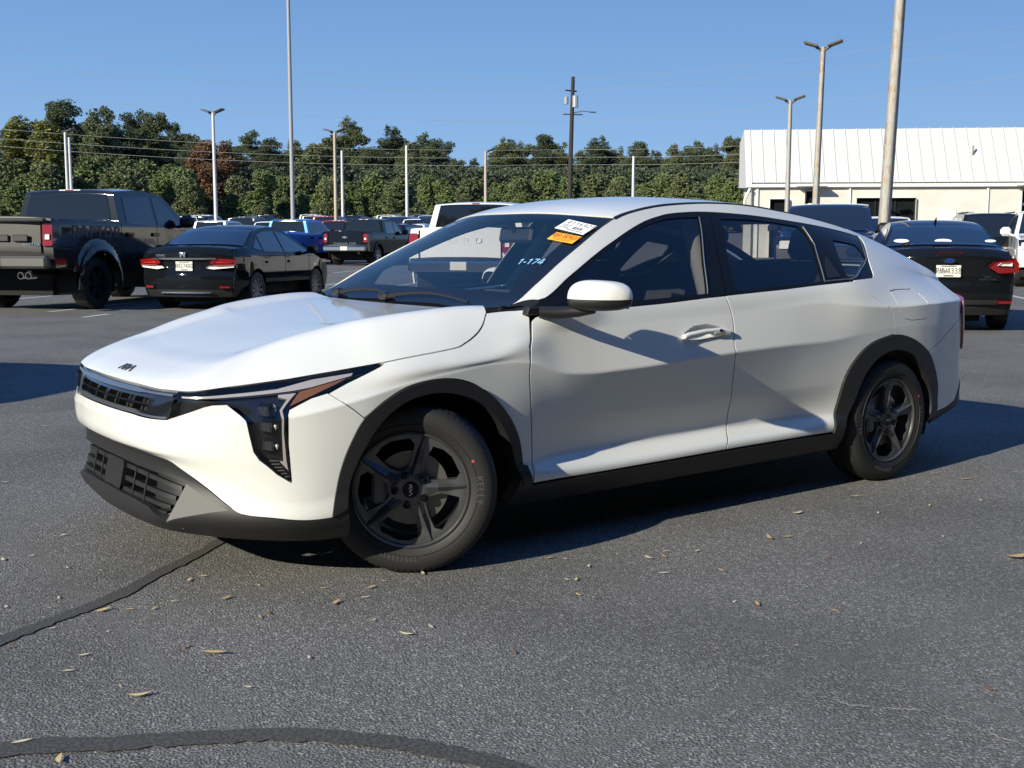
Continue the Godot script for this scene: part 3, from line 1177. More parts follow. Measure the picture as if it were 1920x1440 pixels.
func stickers(owner: Node3D) -> void:
	# [corners as pixel-free positions on the glass: x, t], width follows the glass
	var q := Transform3D()
	for s in [["white_sticker", M.sticker_white, 0.428, -0.835, 0.165, 0.090], ["yellow_sticker", M.sticker_yellow, 0.511, -0.845, 0.145, 0.062]]:
		var f := func(a: float, b: float) -> Vector3: return roof_at(a, b)
		var w := Vector2(s[2], s[3])
		var nrm := normal_at(f, w)
		if nrm.y < 0:
			nrm = -nrm
		var along := (roof_at(w.x, w.y + 0.02) - roof_at(w.x, w.y - 0.02)).normalized()
		along = -along if along.z > 0 else along     # as read from the front, to the car's left
		var up := nrm.cross(along).normalized()
		q = Transform3D(Basis(along, up, nrm) * Basis(Vector3(0, 0, 1), 0.16), roof_at(w.x, w.y) + nrm * 0.003)
		var mb := MB.new()
		mb.box(q.origin, Vector3(s[4], s[5], 0.0012), q.basis)
		part(s[0], mb, s[1], owner)
		var tx := MB.new()
		if s[0] == "white_sticker":
			tx.add(text_mesh("4116925", 0.027, 0.0008, "Droid Sans Mono", 700), q * Transform3D(Basis(), Vector3(0.012, 0.024, 0.001)))
			tx.add(text_mesh("B59", 0.022, 0.0008, "Droid Sans", 700), q * Transform3D(Basis(), Vector3(0.02, -0.012, 0.001)))
			for k in 4:
				tx.box(q * Vector3(-0.045, 0.002 - k * 0.009, 0.001), Vector3(0.05 - 0.006 * (k % 3), 0.003, 0.0006), q.basis)
			tx.box(q * Vector3(0.02, -0.032, 0.001), Vector3(0.09, 0.004, 0.0006), q.basis)
			part("sticker_print", tx, M.ink, owner)
		else:
			tx.add(text_mesh("THIS VEHICLE", 0.017, 0.0008, "Droid Sans", 700), q * Transform3D(Basis(), Vector3(0, 0.017, 0.001)))
			tx.add(text_mesh("NOT FOR SALE", 0.014, 0.0008, "Droid Sans", 700), q * Transform3D(Basis(), Vector3(0, 0.001, 0.001)))
			for k in 2:
				tx.box(q * Vector3(0.0, -0.013 - k * 0.009, 0.001), Vector3(0.11 - 0.02 * k, 0.003, 0.0006), q.basis)
			part("sticker_print", tx, M.ink_red, owner)
	var w2 := Vector2(0.689, -0.797)
	var n2 := normal_at(roof_at, w2)
	if n2.y < 0:
		n2 = -n2
	var al := (roof_at(w2.x, w2.y - 0.02) - roof_at(w2.x, w2.y + 0.02)).normalized()
	var hand := MB.new()
	hand.add(text_mesh("1-174", 0.040, 0.001, "Droid Sans", 400), Transform3D(Basis(al, n2.cross(al), n2) * Basis(Vector3(0, 0, 1), 0.26), roof_at(w2.x, w2.y) + n2 * 0.002))
	part("chalk_number", hand, M.chalk_blue, owner)

func front_end(root: Node3D, fA: Callable, guA: PackedFloat32Array) -> void:
	var gvf := lines([0.0, 0.30], 0.012)
	var wb := pa("a_wb")
	var intop := pa("a_intop", 1)
	var inbot := pa("a_inbot", 1)
	var fin := pa("a_fin")
	# upper grille
	var fr := MB.new()
	var holes := []
	for r in [[0.612, 0.633], [0.584, 0.604]]:
		for cidx in [[0.008, 0.125], [0.137, 0.262], [0.274, 0.402]]:
			holes.append(PackedVector2Array([Vector2(cidx[0], r[0]), Vector2(cidx[1], r[0]), Vector2(cidx[1], r[1]), Vector2(cidx[0], r[1])]))
	var go := [Vector2(0, 0.5655), Vector2(0.17, 0.5655), Vector2(0.337, 0.5645), Vector2(0.543, 0.559), Vector2(0.588, 0.672), Vector2(0.475, 0.669), Vector2(0.26, 0.674), Vector2(0, 0.677)]
	for mir in [true, false]:
		panel(fr, fA, poly(go), holes, lines([0.0, 0.66], 0.02), lines([0.53, 0.70], 0.0104), 0.03, -0.012, mir)
	var gr := part("grille", fr, M.grille_black, root)
	var bk := MB.new()
	for mir in [true, false]:
		panel(bk, fA, poly([Vector2(0, 0.57), Vector2(0.5, 0.57), Vector2(0.5, 0.66), Vector2(0, 0.66)]), [], lines([0.0, 0.6], 0.06), lines([0.5, 0.7], 0.03), 0.0, -0.055, mir)
	part("grille_back", bk, M.under, gr)
	var br := MB.new()
	for mir in [true, false]:
		panel(br, fA, poly([Vector2(0, 0.667), Vector2(0.27, 0.6655), Vector2(0.361, 0.659), Vector2(0.572, 0.6595), Vector2(0.566, 0.648), Vector2(0.365, 0.651), Vector2(0.286, 0.6465), Vector2(0.0, 0.6465)]), [], lines([0.0, 0.66], 0.02), lines([0.53, 0.70], 0.0104), 0.012, -0.003, mir)
		panel(br, fA, poly([Vector2(0, 0.581), Vector2(0.324, 0.5815), Vector2(0.362, 0.5735), Vector2(0.5375, 0.567), Vector2(0.5335, 0.5605), Vector2(0.362, 0.566), Vector2(0.0, 0.567)]), [], lines([0.0, 0.66], 0.02), lines([0.53, 0.70], 0.0104), 0.012, -0.004, mir)
	part("grille_bar", br, M.grille_satin, gr)
	# lower lip with its intake
	var lip := MB.new()
	var hole := [Vector2(-0.02, 0.163)] + intop + [fin[2], fin[1]] + back(inbot) + [Vector2(-0.02, 0.094)]
	var ol := [Vector2(0, 0.2255)] + shift(wb.slice(1), 0, -0.003) + [Vector2(1.112, 0.09), Vector2(1.1555, 0.1186), Vector2(1.178, 0.0), Vector2(0, 0)]
	var pieces := Geometry2D.clip_polygons(poly(ol), poly(hole))
	for mir in [true, false]:
		for q in pieces:
			if not Geometry2D.is_polygon_clockwise(q):
				panel(lip, fA, q, [], guA, gvf, 0.03, 0.003, mir)
	var lp := part("lower_lip", lip, M.trim_plastic, root)
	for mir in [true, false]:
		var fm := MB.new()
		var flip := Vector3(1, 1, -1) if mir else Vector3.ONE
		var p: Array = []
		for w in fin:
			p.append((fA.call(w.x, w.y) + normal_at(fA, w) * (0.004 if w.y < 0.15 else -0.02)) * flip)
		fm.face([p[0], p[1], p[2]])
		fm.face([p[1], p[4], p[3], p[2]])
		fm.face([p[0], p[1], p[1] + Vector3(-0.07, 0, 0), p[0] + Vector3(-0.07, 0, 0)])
		part("lip_fin", fm, M.trim_pale, lp)
	var ib := MB.new()
	for mir in [true, false]:
		panel(ib, fA, poly([Vector2(0, 0.02), Vector2(0.62, 0.02), Vector2(0.62, 0.20), Vector2(0, 0.20)]), [], lines([0.0, 0.64], 0.04), lines([0.0, 0.22], 0.02), 0.0, -0.09, mir)
	part("intake_back", ib, M.under, lp)
	for row in [[0.146, 0.54], [0.121, 0.52], [0.098, 0.50], [0.078, 0.48]]:
		var sl := MB.new()
		for mir in [true, false]:
			panel(sl, fA, poly([Vector2(0, row[0] - 0.0045), Vector2(row[1], row[0] - 0.0045 - 0.004), Vector2(row[1], row[0] + 0.001), Vector2(0, row[0] + 0.0045)]), [], lines([0.0, 0.64], 0.03), lines([0.0, 0.22], 0.005), 0.05, -0.02, mir)
		part("intake_slat", sl, M.trim_plastic, lp)
	for uu in [0.19, 0.30]:
		for mir in [true, false]:
			var sl := MB.new()
			panel(sl, fA, poly([Vector2(uu - 0.006, 0.085), Vector2(uu + 0.006, 0.085), Vector2(uu + 0.006, 0.15), Vector2(uu - 0.006, 0.15)]), [], lines([0.0, 0.64], 0.03), lines([0.0, 0.22], 0.02), 0.05, -0.017, mir)
			part("intake_bar", sl, M.trim_plastic, lp)
	for mir in [true, false]:
		var sl := MB.new()
		panel(sl, fA, poly([Vector2(0.345, 0.065), Vector2(0.52, 0.06), Vector2(0.545, 0.16), Vector2(0.33, 0.158)]), [], lines([0.0, 0.64], 0.03), lines([0.0, 0.22], 0.01), 0.03, -0.045, mir)
		part("intake_blank", sl, M.trim_plastic, lp)
	var pl := MB.new()
	for mir in [true, false]:
		panel(pl, fA, poly([Vector2(0, 0.096), Vector2(0.085, 0.094), Vector2(0.095, 0.104), Vector2(0.095, 0.142), Vector2(0.085, 0.155), Vector2(0, 0.156)]), [], lines([0.0, 0.2], 0.03), lines([0.0, 0.22], 0.01), 0.04, -0.006, mir)
	part("plate_block", pl, M.trim_plastic, lp)

func lamps(root: Node3D, fA: Callable, guA: PackedFloat32Array) -> void:
	var gu := lines([0.5, 1.4], 0.02)
	var gv := lines([0.2, 0.33, 0.53, 0.68, 0.72], 0.015)
	var top := pa("a_hoodg", 0, 5)
	var ol := back(pa("a_lampl")) + back(top)
	for mir in [true, false]:
		var flip := Vector3(1, 1, -1) if mir else Vector3.ONE
		var hs := MB.new()
		panel(hs, fA, inset(ol, 0.004), [], gu, gv, -0.03, -0.032, mir)
		var lamp := part("headlight", hs, M.lamp_black, root)
		var mb := MB.new()
		panel(mb, fA, poly(pa("a_drl")), [], gu, gv, 0.014, -0.012, mir)
		part("light_strip", mb, M.drl, lamp)
		mb = MB.new()
		panel(mb, fA, poly(pa("a_drlv")), [], gu, lines([0.2, 0.72], 0.02), 0.014, -0.012, mir)
		part("light_strip", mb, M.drl, lamp)
		mb = MB.new()
		panel(mb, fA, poly(pa("a_amber")), [], gu, gv, 0.010, -0.014, mir)
		part("turn_signal", mb, M.amber, lamp)
		for w in pa("a_proj"):
			var nrm := normal_at(fA, w)
			var p: Vector3 = fA.call(w.x, w.y) - nrm * 0.028
			var fwd := Vector3(0.9, 0.0, 0.42).normalized()
			var side := fwd.cross(Vector3.UP).normalized()
			var b := Basis(side, Vector3.UP, -fwd)
			if mir:
				b = Basis(side * flip, Vector3.UP, -fwd * flip)
			var pr := MB.new()
			pr.box(p * flip, Vector3(0.072, 0.056, 0.03), b, 0.014)
			part("projector", pr, M.black_gloss, lamp)
			var ln := MB.new()
			ln.box((p + fwd * 0.016 - side * 0.0) * flip, Vector3(0.05, 0.034, 0.012), b, 0.005)
			part("projector_lens", ln, M.lens, lamp)
		for w in pa("a_crys"):
			var p: Vector3 = (fA.call(w.x, w.y) - normal_at(fA, w) * 0.016) * flip
			var cr := MB.new()
			cr.lathe([[0.0, 0.014], [0.010, 0.010], [0.016, 0.0], [0.010, -0.008]], 6, p, Basis(Vector3(1, 0, 0), 0.4) * Basis(Vector3.UP, 1.0))
			part("reflector", cr, M.lamp_white, lamp)
		var fl := pa("a_fins")
		for k in range(0, fl.size(), 2):
			var fn := MB.new()
			strip(fn, fA, [fl[k], fl[k + 1]], 0.0026, -0.018, mir)
			part("lamp_fin", fn, M.lamp_grey, lamp)
		var co := MB.new()
		panel(co, fA, inset(ol, 0.003), [], gu, gv, 0.0, -0.003, mir)
		part("lamp_cover", co, M.lamp_glass, lamp)

func mirrors(root: Node3D) -> void:
	for s in [-1.0, 1.0]:
		var fold := Transform3D() if s < 0 else Transform3D(Basis(), Vector3(0.74, 0, 0.93)) * Transform3D(Basis(Vector3.UP, -0.95), Vector3(-0.74, 0, -0.93))
		var shell := func(a: float, b: float) -> Vector3:
			# a round the housing, b from its inner to its outer end
			var f := clampf(b, 0.0, 1.0)
			var mid := Vector3(lerpf(0.742, 0.628, f), 0.988 - 0.004 * f, lerpf(0.928, 1.112, f))
			var cap := pow(maxf(0.0, 1.0 - pow(absf(f * 2.0 - 0.93) / 1.07, 3.2)), 0.5)
			var ex := 0.078 * (0.55 + 0.45 * cap) * cap
			var ey := 0.074 * cap * (1.0 - 0.12 * f)
			var ca := cos(a)
			var sa := sin(a)
			var p := Vector3(signf(ca) * pow(absf(ca), 0.72) * ex, (signf(sa) * pow(absf(sa), 0.8)) * ey * (1.0 if sa > 0.0 else 0.62), 0)
			if p.y > 0.0:
				p.x += -0.12 * p.y
			return (mid + p) * Vector3(1, 1, s)
		var m := MB.new()
		m.grid(shell, lines([-0.02, PI + 0.02], 0.14), lines([0.0, 1.0], 0.04))
		var cap := part("side_mirror", m, M.white_paint, root, fold)
		m = MB.new()
		m.grid(func(a: float, b: float) -> Vector3: return shell.call(a, b) + Vector3(0, -0.004, 0), lines([PI + 0.0, TAU], 0.14), lines([0.0, 1.0], 0.04))
		part("mirror_base", m, M.trim_dark, cap)
		m = MB.new()
		m.tube([Vector3(0.86, 0.932, 0.855 * s), Vector3(0.80, 0.930, 0.90 * s), Vector3(0.74, 0.936, 0.95 * s), Vector3(0.70, 0.945, 1.0 * s)], [0.022, 0.024, 0.022, 0.016], 8)
		m.prism(PackedVector2Array([Vector2(-0.07, -0.012), Vector2(0.09, -0.018), Vector2(0.07, 0.014), Vector2(-0.06, 0.018)]), 0.03, Transform3D(Basis(Vector3(-1, 0, 0), Vector3(0, 1, 0), Vector3(0, 0, -1)), Vector3(0.85, 0.935, 0.855 * s)), 0.004)
		part("mirror_arm", m, M.trim_dark, cap)
		m = MB.new()
		m.prism(PackedVector2Array([Vector2(-0.085, -0.035), Vector2(0.085, -0.038), Vector2(0.08, 0.045), Vector2(-0.07, 0.048)]), 0.006, Transform3D(Basis(Vector3(0.53, 0, -0.85 * s).normalized() * -1.0, Vector3(0, 1, 0), Vector3(-0.85, 0, -0.53 * s).normalized()), Vector3(0.64, 0.985, 1.01 * s)), 0.002)
		part("mirror_glass", m, M.mirror, cap)

# ------------------------------------------------------------------ trees, building, poles, ground marks
func leaf_cloud(puffs: Array, count: int, size: float, flat: float, seed_: int) -> MultiMesh:
	# leaf clumps spread through the shells of the puffs
	var r := RandomNumberGenerator.new()
	r.seed = seed_
	var tuft := MB.new()
	for k in 7:
		var a := r.randf() * TAU
		var d := Vector3(cos(a), r.randf_range(-0.5, 0.9), sin(a)).normalized()
		var s := d.cross(Vector3(r.randf() - 0.5, r.randf() - 0.5, r.randf() - 0.5)).normalized()
		var o := Vector3(r.randf() - 0.5, r.randf() - 0.5, r.randf() - 0.5) * 0.5
		tuft.face([o - s * 0.16, o + d * 0.32 - s * 0.22, o + d * 0.8, o + d * 0.30 + s * 0.24, o + s * 0.12])
	var total := 0.0
	for p in puffs:
		total += p[1].x * p[1].z
	var m := MultiMesh.new()
	m.transform_format = MultiMesh.TRANSFORM_3D
	m.use_colors = true
	m.mesh = tuft.mesh()
	m.instance_count = count
	var k := 0
	for p in puffs:
		var n := int(count * p[1].x * p[1].z / total)
		if p == puffs[-1]:
			n = count - k
		for q in n:
			if k >= count:
				break
			var d := Vector3(r.randfn(), r.randfn(), r.randfn()).normalized()
			var w := pow(r.randf(), 0.45)
			var at: Vector3 = p[0] + d * p[1] * w
			var b := Basis.from_euler(Vector3(r.randf() * 0.9 - 0.45, r.randf() * TAU, r.randf() * 0.9 - 0.45)).scaled(Vector3(1, flat, 1) * size * r.randf_range(0.65, 1.35))
			m.set_instance_transform(k, Transform3D(b, at))
			var g := r.randf_range(0.72, 1.25)
			m.set_instance_color(k, Color(g * r.randf_range(0.92, 1.12), g, g * r.randf_range(0.85, 1.05)))
			k += 1
	return m

var crowns := {}
func crown_for(kind: String, variant: int) -> MultiMesh:
	var key := kind + str(variant)
	if crowns.has(key):
		return crowns[key]
	var r := RandomNumberGenerator.new()
	r.seed = hash(key) % 100000
	var puffs := []
	if kind == "pine":
		# unit height 15: tiers of flattish boughs, wider half way up, gaps between
		for k in 21:
			var f := k / 20.0
			var y := lerpf(3.6, 14.4, f)
			var reach := 3.1 * sqrt(maxf(0.06, 1.0 - pow((f - 0.42) / 0.64, 2.0))) * r.randf_range(0.55, 1.15)
			for j in (3 if f < 0.93 else 2):
				var a := r.randf() * TAU
				puffs.append([Vector3(cos(a) * reach * 0.62, y + r.randf_range(-0.4, 0.4), sin(a) * reach * 0.62), Vector3(reach * 0.58, 0.70, reach * 0.58)])
		crowns[key] = leaf_cloud(puffs, 12000, 0.225, 0.95, hash(key) % 9999)
	elif kind == "broad":
		for k in 22:
			var a := r.randf() * TAU
			var y := r.randf_range(2.0, 9.5)
			var reach := 2.9 * sqrt(maxf(0.05, 1.0 - pow((y - 5.2) / 5.4, 2.0))) * r.randf_range(0.5, 1.0)
			puffs.append([Vector3(cos(a) * reach, y, sin(a) * reach), Vector3.ONE * r.randf_range(0.8, 1.5)])
		crowns[key] = leaf_cloud(puffs, 8000, 0.24, 1.0, hash(key) % 9999)
	else:
		for k in 12:
			var a := r.randf() * TAU
			var y := r.randf_range(0.4, 3.8)
			var reach := r.randf_range(0.2, 1.5) * (1.0 - y / 6.0)
			puffs.append([Vector3(cos(a) * reach, y, sin(a) * reach), Vector3(0.75, 0.85, 0.75) * r.randf_range(0.7, 1.2)])
		crowns[key] = leaf_cloud(puffs, 3600, 0.20, 1.0, hash(key) % 9999)
	return crowns[key]

func tree(called: String, kind: String, variant: int, label: String, category: String, at: Vector3, height: float, leaf: Material, group: String) -> void:
	var unit := {"pine": 15.0, "broad": 11.0, "shrub": 4.6}
	var k: float = height / unit[kind]
	var t := thing(called, label, category, at, rng.randf() * TAU, group)
	var tr := MB.new()
	var pts := []
	var rad := []
	var n := 6
	var h: float = unit[kind] * (0.93 if kind == "pine" else 0.75)
	for q in n + 1:
		var f := float(q) / n
		pts.append(Vector3(sin(f * 3.0 + variant) * 0.10, h * f - 0.3, cos(f * 2.3 + variant) * 0.10) * k)
		rad.append(lerpf(0.24 if kind != "shrub" else 0.07, 0.05 if kind != "shrub" else 0.02, f) * k)
	tr.tube(pts, rad, 7)
	for q in (9 if kind != "shrub" else 4):
		var f := 0.30 + 0.65 * q / 9.0
		var a := q * 2.4 + variant
		var base := Vector3(0, h * f, 0) * k
		var reach: float = (2.0 * (1.1 - f) if kind != "shrub" else 0.6) * k
		tr.tube([base, base + Vector3(cos(a) * reach, reach * 0.35, sin(a) * reach)], [0.07 * k, 0.02 * k], 5)
	part("trunk", tr, M.bark, t)
	var c := MultiMeshInstance3D.new()
	c.name = "crown"
	c.multimesh = crown_for(kind, variant)
	c.material_override = leaf
	c.scale = Vector3.ONE * k
	c.set_meta("kind", "stuff")
	t.add_child(c)

const ORDER := ["first", "second", "third", "fourth", "fifth", "sixth", "seventh", "eighth", "ninth", "tenth", "eleventh", "twelfth", "thirteenth", "fourteenth", "fifteenth", "sixteenth", "seventeenth", "eighteenth", "nineteenth", "twentieth"]
var told := {}
func order(key: String) -> String:
	told[key] = told.get(key, -1) + 1
	return ORDER[mini(told[key], 19)]

func trees() -> void:
	var pine_g := "tall pines behind the parking lot"
	# [px share of the view to the right of its middle at this depth, depth, height]
	var tops := [[-960, 13.6], [-915, 14.4], [-868, 15.6], [-825, 17.0], [-790, 15.4], [-755, 16.4], [-720, 15.2], [-690, 16.2], [-655, 16.0], [-620, 15.6], [-590, 12.6], [-520, 13.8], [-480, 13.4], [-445, 13.9], [-405, 12.9], [-370, 12.2], [-335, 13.0], [-300, 15.0], [-262, 13.0], [-225, 14.2], [-190, 13.4], [-160, 13.9], [-128, 12.6], [-102, 10.8], [-70, 9.6], [-42, 10.8], [-12, 12.6], [20, 13.0], [58, 13.8], [92, 12.4], [128, 12.2], [160, 12.8], [196, 12.6], [232, 12.2], [262, 12.0], [300, 12.4], [338, 12.8], [372, 12.6], [405, 12.9], [436, 12.0]]
	var words := ["rounded top", "thin leaning top", "broad shoulders", "ragged crown", "narrow crown"]
	var k := 0
	for e in tops:
		var d := 150.0 + 6.0 * ((k * 37) % 5)
		var p := ground_at(d, e[0] / FOCAL * d)
		var where := "behind the black pickup" if e[0] < -600 else ("between brown-leaved tree and tan post" if e[0] < -330 else ("left of the treeline dip" if e[0] < -60 else ("around utility pole" if e[0] < 230 else "beside the building")))
		tree("pine_tree", "pine", k % 5, "tall pine with %s, %s from left %s" % [words[k % 5], order("pine" + where), where], "pine tree", p, e[1] * d / 150.0 * (0.90 if e[0] < -580 else 0.86) * (1.0 + 0.07 * sin(k * 2.7)), [M.leaf_pine, M.leaf_pine_dark, M.leaf_olive][(k * 7) % 3], pine_g)
		k += 1
	tree("broadleaf_tree", "broad", 0, "brown and red-leaved tree behind the nearest white lamp post", "tree", ground_at(138.0, -548.0 / FOCAL * 138.0), 12.0, M.leaf_red, "")
	tree("broadleaf_tree", "broad", 1, "yellow-green tree rising above the bed of the black pickup", "tree", ground_at(134.0, -878.0 / FOCAL * 134.0), 13.4, M.leaf_yellow, "")
	tree("broadleaf_tree", "broad", 2, "pale green tree just left of the tan lamp post", "tree", ground_at(146.0, -352.0 / FOCAL * 146.0), 12.2, M.leaf_olive, "")
	var shrub_g := "young trees and shrubs along the edge of the woods"
	k = 0
	for px in range(-985, 470, 22):
		var d := 118.0 + 4.5 * ((k * 5) % 6)
		var h := 3.4 + 3.6 * absf(sin(k * 1.7)) + (1.8 if px < -600 else 0.0)
		var where := "behind the black pickup's cab" if px < -590 else ("between the white lamp post and the tan post" if px < -330 else ("right of the tan lamp post" if px < -60 else ("left of the wooden utility pole" if px < 110 else "right of the wooden utility pole")))
		tree("shrub", "shrub", k % 4, "%s light green sapling from the left %s" % [order("sapling" + where), where], "shrub", ground_at(d, (px + 14.0 * sin(k * 3.1)) / FOCAL * d), h, M.leaf_light if k % 3 else M.leaf_olive, shrub_g)
		k += 1
	# undergrowth closing the foot of the woods, and the woods on the near side of the lot that the cars' panes mirror
	for w in [["undergrowth", 0], ["woods", 1]]:
		var mm := MultiMesh.new()
		mm.transform_format = MultiMesh.TRANSFORM_3D
		mm.use_colors = true
		mm.mesh = crown_for("shrub", 0).mesh
		var n := 70000 if w[1] == 0 else 16000
		mm.instance_count = n
		for q in n:
			var p: Vector3
			if w[1] == 0:
				var d := rng.randf_range(140.0, 176.0)
				p = ground_at(d, rng.randf_range(-0.50, 0.24) * d)
				p.y += rng.randf_range(0.0, 7.5)
			else:
				var x := rng.randf_range(-40.0, 46.0)
				p = Vector3(x, 0, rng.randf_range(-23.0, -16.0))
				p.y = rng.randf_range(0.0, 14.5 + 2.0 * sin(x * 0.7) + 1.6 * sin(x * 1.9))
			var sz := rng.randf_range(0.9, 1.7) * (0.33 if w[1] == 0 else 1.0)
			mm.set_instance_transform(q, Transform3D(Basis.from_euler(Vector3(rng.randf(), rng.randf() * TAU, rng.randf())).scaled(Vector3.ONE * sz), p))
			var g := rng.randf_range(0.6, 1.2)
			mm.set_instance_color(q, Color(g, g, g))
		var o := MultiMeshInstance3D.new()
		o.name = w[0]
		o.multimesh = mm
		o.material_override = M.leaf_pine_dark
		add_child(o)
		tag(o, "dark undergrowth filling the foot of the woods behind the lot" if w[1] == 0 else "dense woods facing the near side of the white sedan", "undergrowth" if w[1] == 0 else "woods")
		o.set_meta("kind", "stuff")

func building() -> void:
	var d := 60.0
	var left := ground_at(d, 12.55)
	var right := ground_at(d - 3.6, 44.0)
	var along := (right - left)
	along.y = 0.0
	var length := along.length()
	along = along.normalized()
	var out := Vector3(-AHEAD.x, 0, -AHEAD.y)
	out = (out - along * out.dot(along)).normalized()
	var floor_y := minf(left.y, right.y) - 0.4
	var t := thing("building", "long cream building with a white ribbed metal roof", "building", Vector3(left.x, floor_y, left.z))
	var X := Basis(along, Vector3.UP, out)
	var eave := 4.40 - floor_y
	var ridge := 7.25 - floor_y
	var deep := 1.9
	var back_z := -4.5
	# openings: [from, to, bottom, top] along the wall, as in the photo
	var top_w := 3.55 - floor_y
	var openings := [[0.95, 1.95, 0.5, top_w - 0.05], [2.72, 3.38, 0.0, top_w + 0.42], [5.35, 8.35, 0.5, top_w], [13.55, 14.45, 0.0, top_w + 0.42]]
	var holes := []
	for o in openings:
		holes.append(PackedVector2Array([Vector2(o[0], o[2]), Vector2(o[1], o[2]), Vector2(o[1], o[3]), Vector2(o[0], o[3])]))
	var mb := MB.new()
	panel(mb, func(a: float, b: float) -> Vector3: return X * Vector3(a, b, 0), PackedVector2Array([Vector2(0, 0), Vector2(length, 0), Vector2(length, eave - 0.05), Vector2(0, eave - 0.05)]), holes, lines([0, length], 1.0), lines([0, eave], 0.5), 0.18)
	for x in [0.0, length]:
		mb.face([X * Vector3(x, 0, 0), X * Vector3(x, eave - 0.05, 0), X * Vector3(x, eave - 0.05, back_z), X * Vector3(x, 0, back_z)])
	mb.face([X * Vector3(0, 0, back_z), X * Vector3(0, eave, back_z), X * Vector3(length, eave, back_z), X * Vector3(length, 0, back_z)])
	part("wall", mb, M.cream_wall, t)
	var rf := MB.new()
	var over := 0.12
	var rise := (ridge - eave) / deep
	var e := X * Vector3(-0.3, eave - over * rise, over)
	var e2 := X * Vector3(length + 0.3, eave - over * rise, over)
	var r1 := X * Vector3(-0.3, ridge, -deep)
	var r2 := X * Vector3(length + 0.3, ridge, -deep)
	var b1 := X * Vector3(-0.3, ridge - 0.5, back_z)
	var b2 := X * Vector3(length + 0.3, ridge - 0.5, back_z)
	rf.face([e, e2, r2, r1])
	rf.face([r1, r2, b2, b1])
	var dn := Vector3(0, 0.14, 0)
	rf.face([e - dn, e2 - dn, X * Vector3(length + 0.3, eave - 0.1, back_z), X * Vector3(-0.3, eave - 0.1, back_z)])
	rf.face([e, e2, e2 - dn, e - dn])
	rf.face([e - dn, e, r1, b1, X * Vector3(-0.3, eave - 0.1, back_z)])
	rf.face([e2 - dn, e2, r2, b2, X * Vector3(length + 0.3, eave - 0.1, back_z)])
	var roof := part("roof", rf, M.roof_white, t)
	mb = MB.new()
	mb.tube([X * Vector3(11.3, eave + 1.4, -0.9), X * Vector3(11.3, eave + 1.85, -0.8)], 0.05, 8)
	part("roof_vent", mb, M.pole_grey, t)
	var n := int(length / 0.62)
	var rib := MB.new()
	var slope := Vector3(0, ridge - eave + over * rise, -deep - over)
	rib.box(Vector3.ZERO, Vector3(0.035, 0.035, slope.length()), Basis(Vector3(1, 0, 0), atan2(slope.y, -slope.z)), 0.0)
	var rm := rib.mesh()
	for k in n:
		var mi := part("roof_rib", rm, M.roof_white, roof, Transform3D(X, X * (Vector3(0.0 + k * 0.62, eave - over * rise + 0.03, over) + slope * 0.5)))
		mi.name = "roof_rib" if k == 0 else "roof_rib_%03d" % k
	mb = MB.new()
	mb.box(X * Vector3(length * 0.5, eave - over * rise - 0.04, over + 0.06), Vector3(length + 0.6, 0.16, 0.13), X, 0.02)
	part("gutter", mb, M.trim_white, t)
	for q in [0.30, 5.02, 11.9, 17.6]:
		mb = MB.new()
		mb.box(X * Vector3(q, eave * 0.5 - 0.2, 0.06), Vector3(0.11, eave - 0.1, 0.09), X, 0.015)
		part("downspout", mb, M.trim_white, t)
	mb = MB.new()
	mb.tube([X * Vector3(-0.1, eave - 0.35, 0.3), X * Vector3(-0.35, eave - 0.9, 0.3), X * Vector3(-0.38, eave - 1.2, 0.3)], 0.07, 8)
	part("downspout", mb, M.trim_white, t)
	for k in openings.size():
		var o: Array = openings[k]
		var door: bool = o[2] == 0.0
		mb = MB.new()
		mb.box(X * Vector3((o[0] + o[1]) * 0.5, (o[2] + o[3]) * 0.5, -0.15), Vector3(o[1] - o[0] - 0.004, o[3] - o[2] - 0.004, 0.03), X)
		var pane := part("door" if door else "window", mb, M.pane_dark, t)
		var bars := [[o[0] + 0.03, (o[2] + o[3]) * 0.5, 0.06, o[3] - o[2]], [o[1] - 0.03, (o[2] + o[3]) * 0.5, 0.06, o[3] - o[2]], [(o[0] + o[1]) * 0.5, o[3] - 0.03, o[1] - o[0], 0.06]]
		if door:
			bars.append([(o[0] + o[1]) * 0.5, o[3] - 0.75, o[1] - o[0], 0.14])
			bars[0][2] = 0.14
			bars[1][2] = 0.14
			bars.append([(o[0] + o[1]) * 0.5, 0.3, o[1] - o[0], 0.5])
		elif o[1] - o[0] > 2.0:
			bars.append([o[0] + 1.0, (o[2] + o[3]) * 0.5, 0.07, o[3] - o[2]])
			bars.append([o[0] + 2.0, (o[2] + o[3]) * 0.5, 0.07, o[3] - o[2]])
		for b in bars:
			mb = MB.new()
			mb.box(X * Vector3(b[0], b[1], -0.10), Vector3(b[2] - 0.006, b[3] - 0.006, 0.07), X)
			part("frame", mb, M.trim_white if door else M.trim_dark, pane)
		if door:
			mb = MB.new()
			mb.box(X * Vector3((o[0] + o[1]) * 0.5 - 0.05, o[3] + 0.20, 0.45), Vector3(1.5, 0.10, 0.9), X, 0.02)
			part("door_canopy", mb, M.trim_white, t)
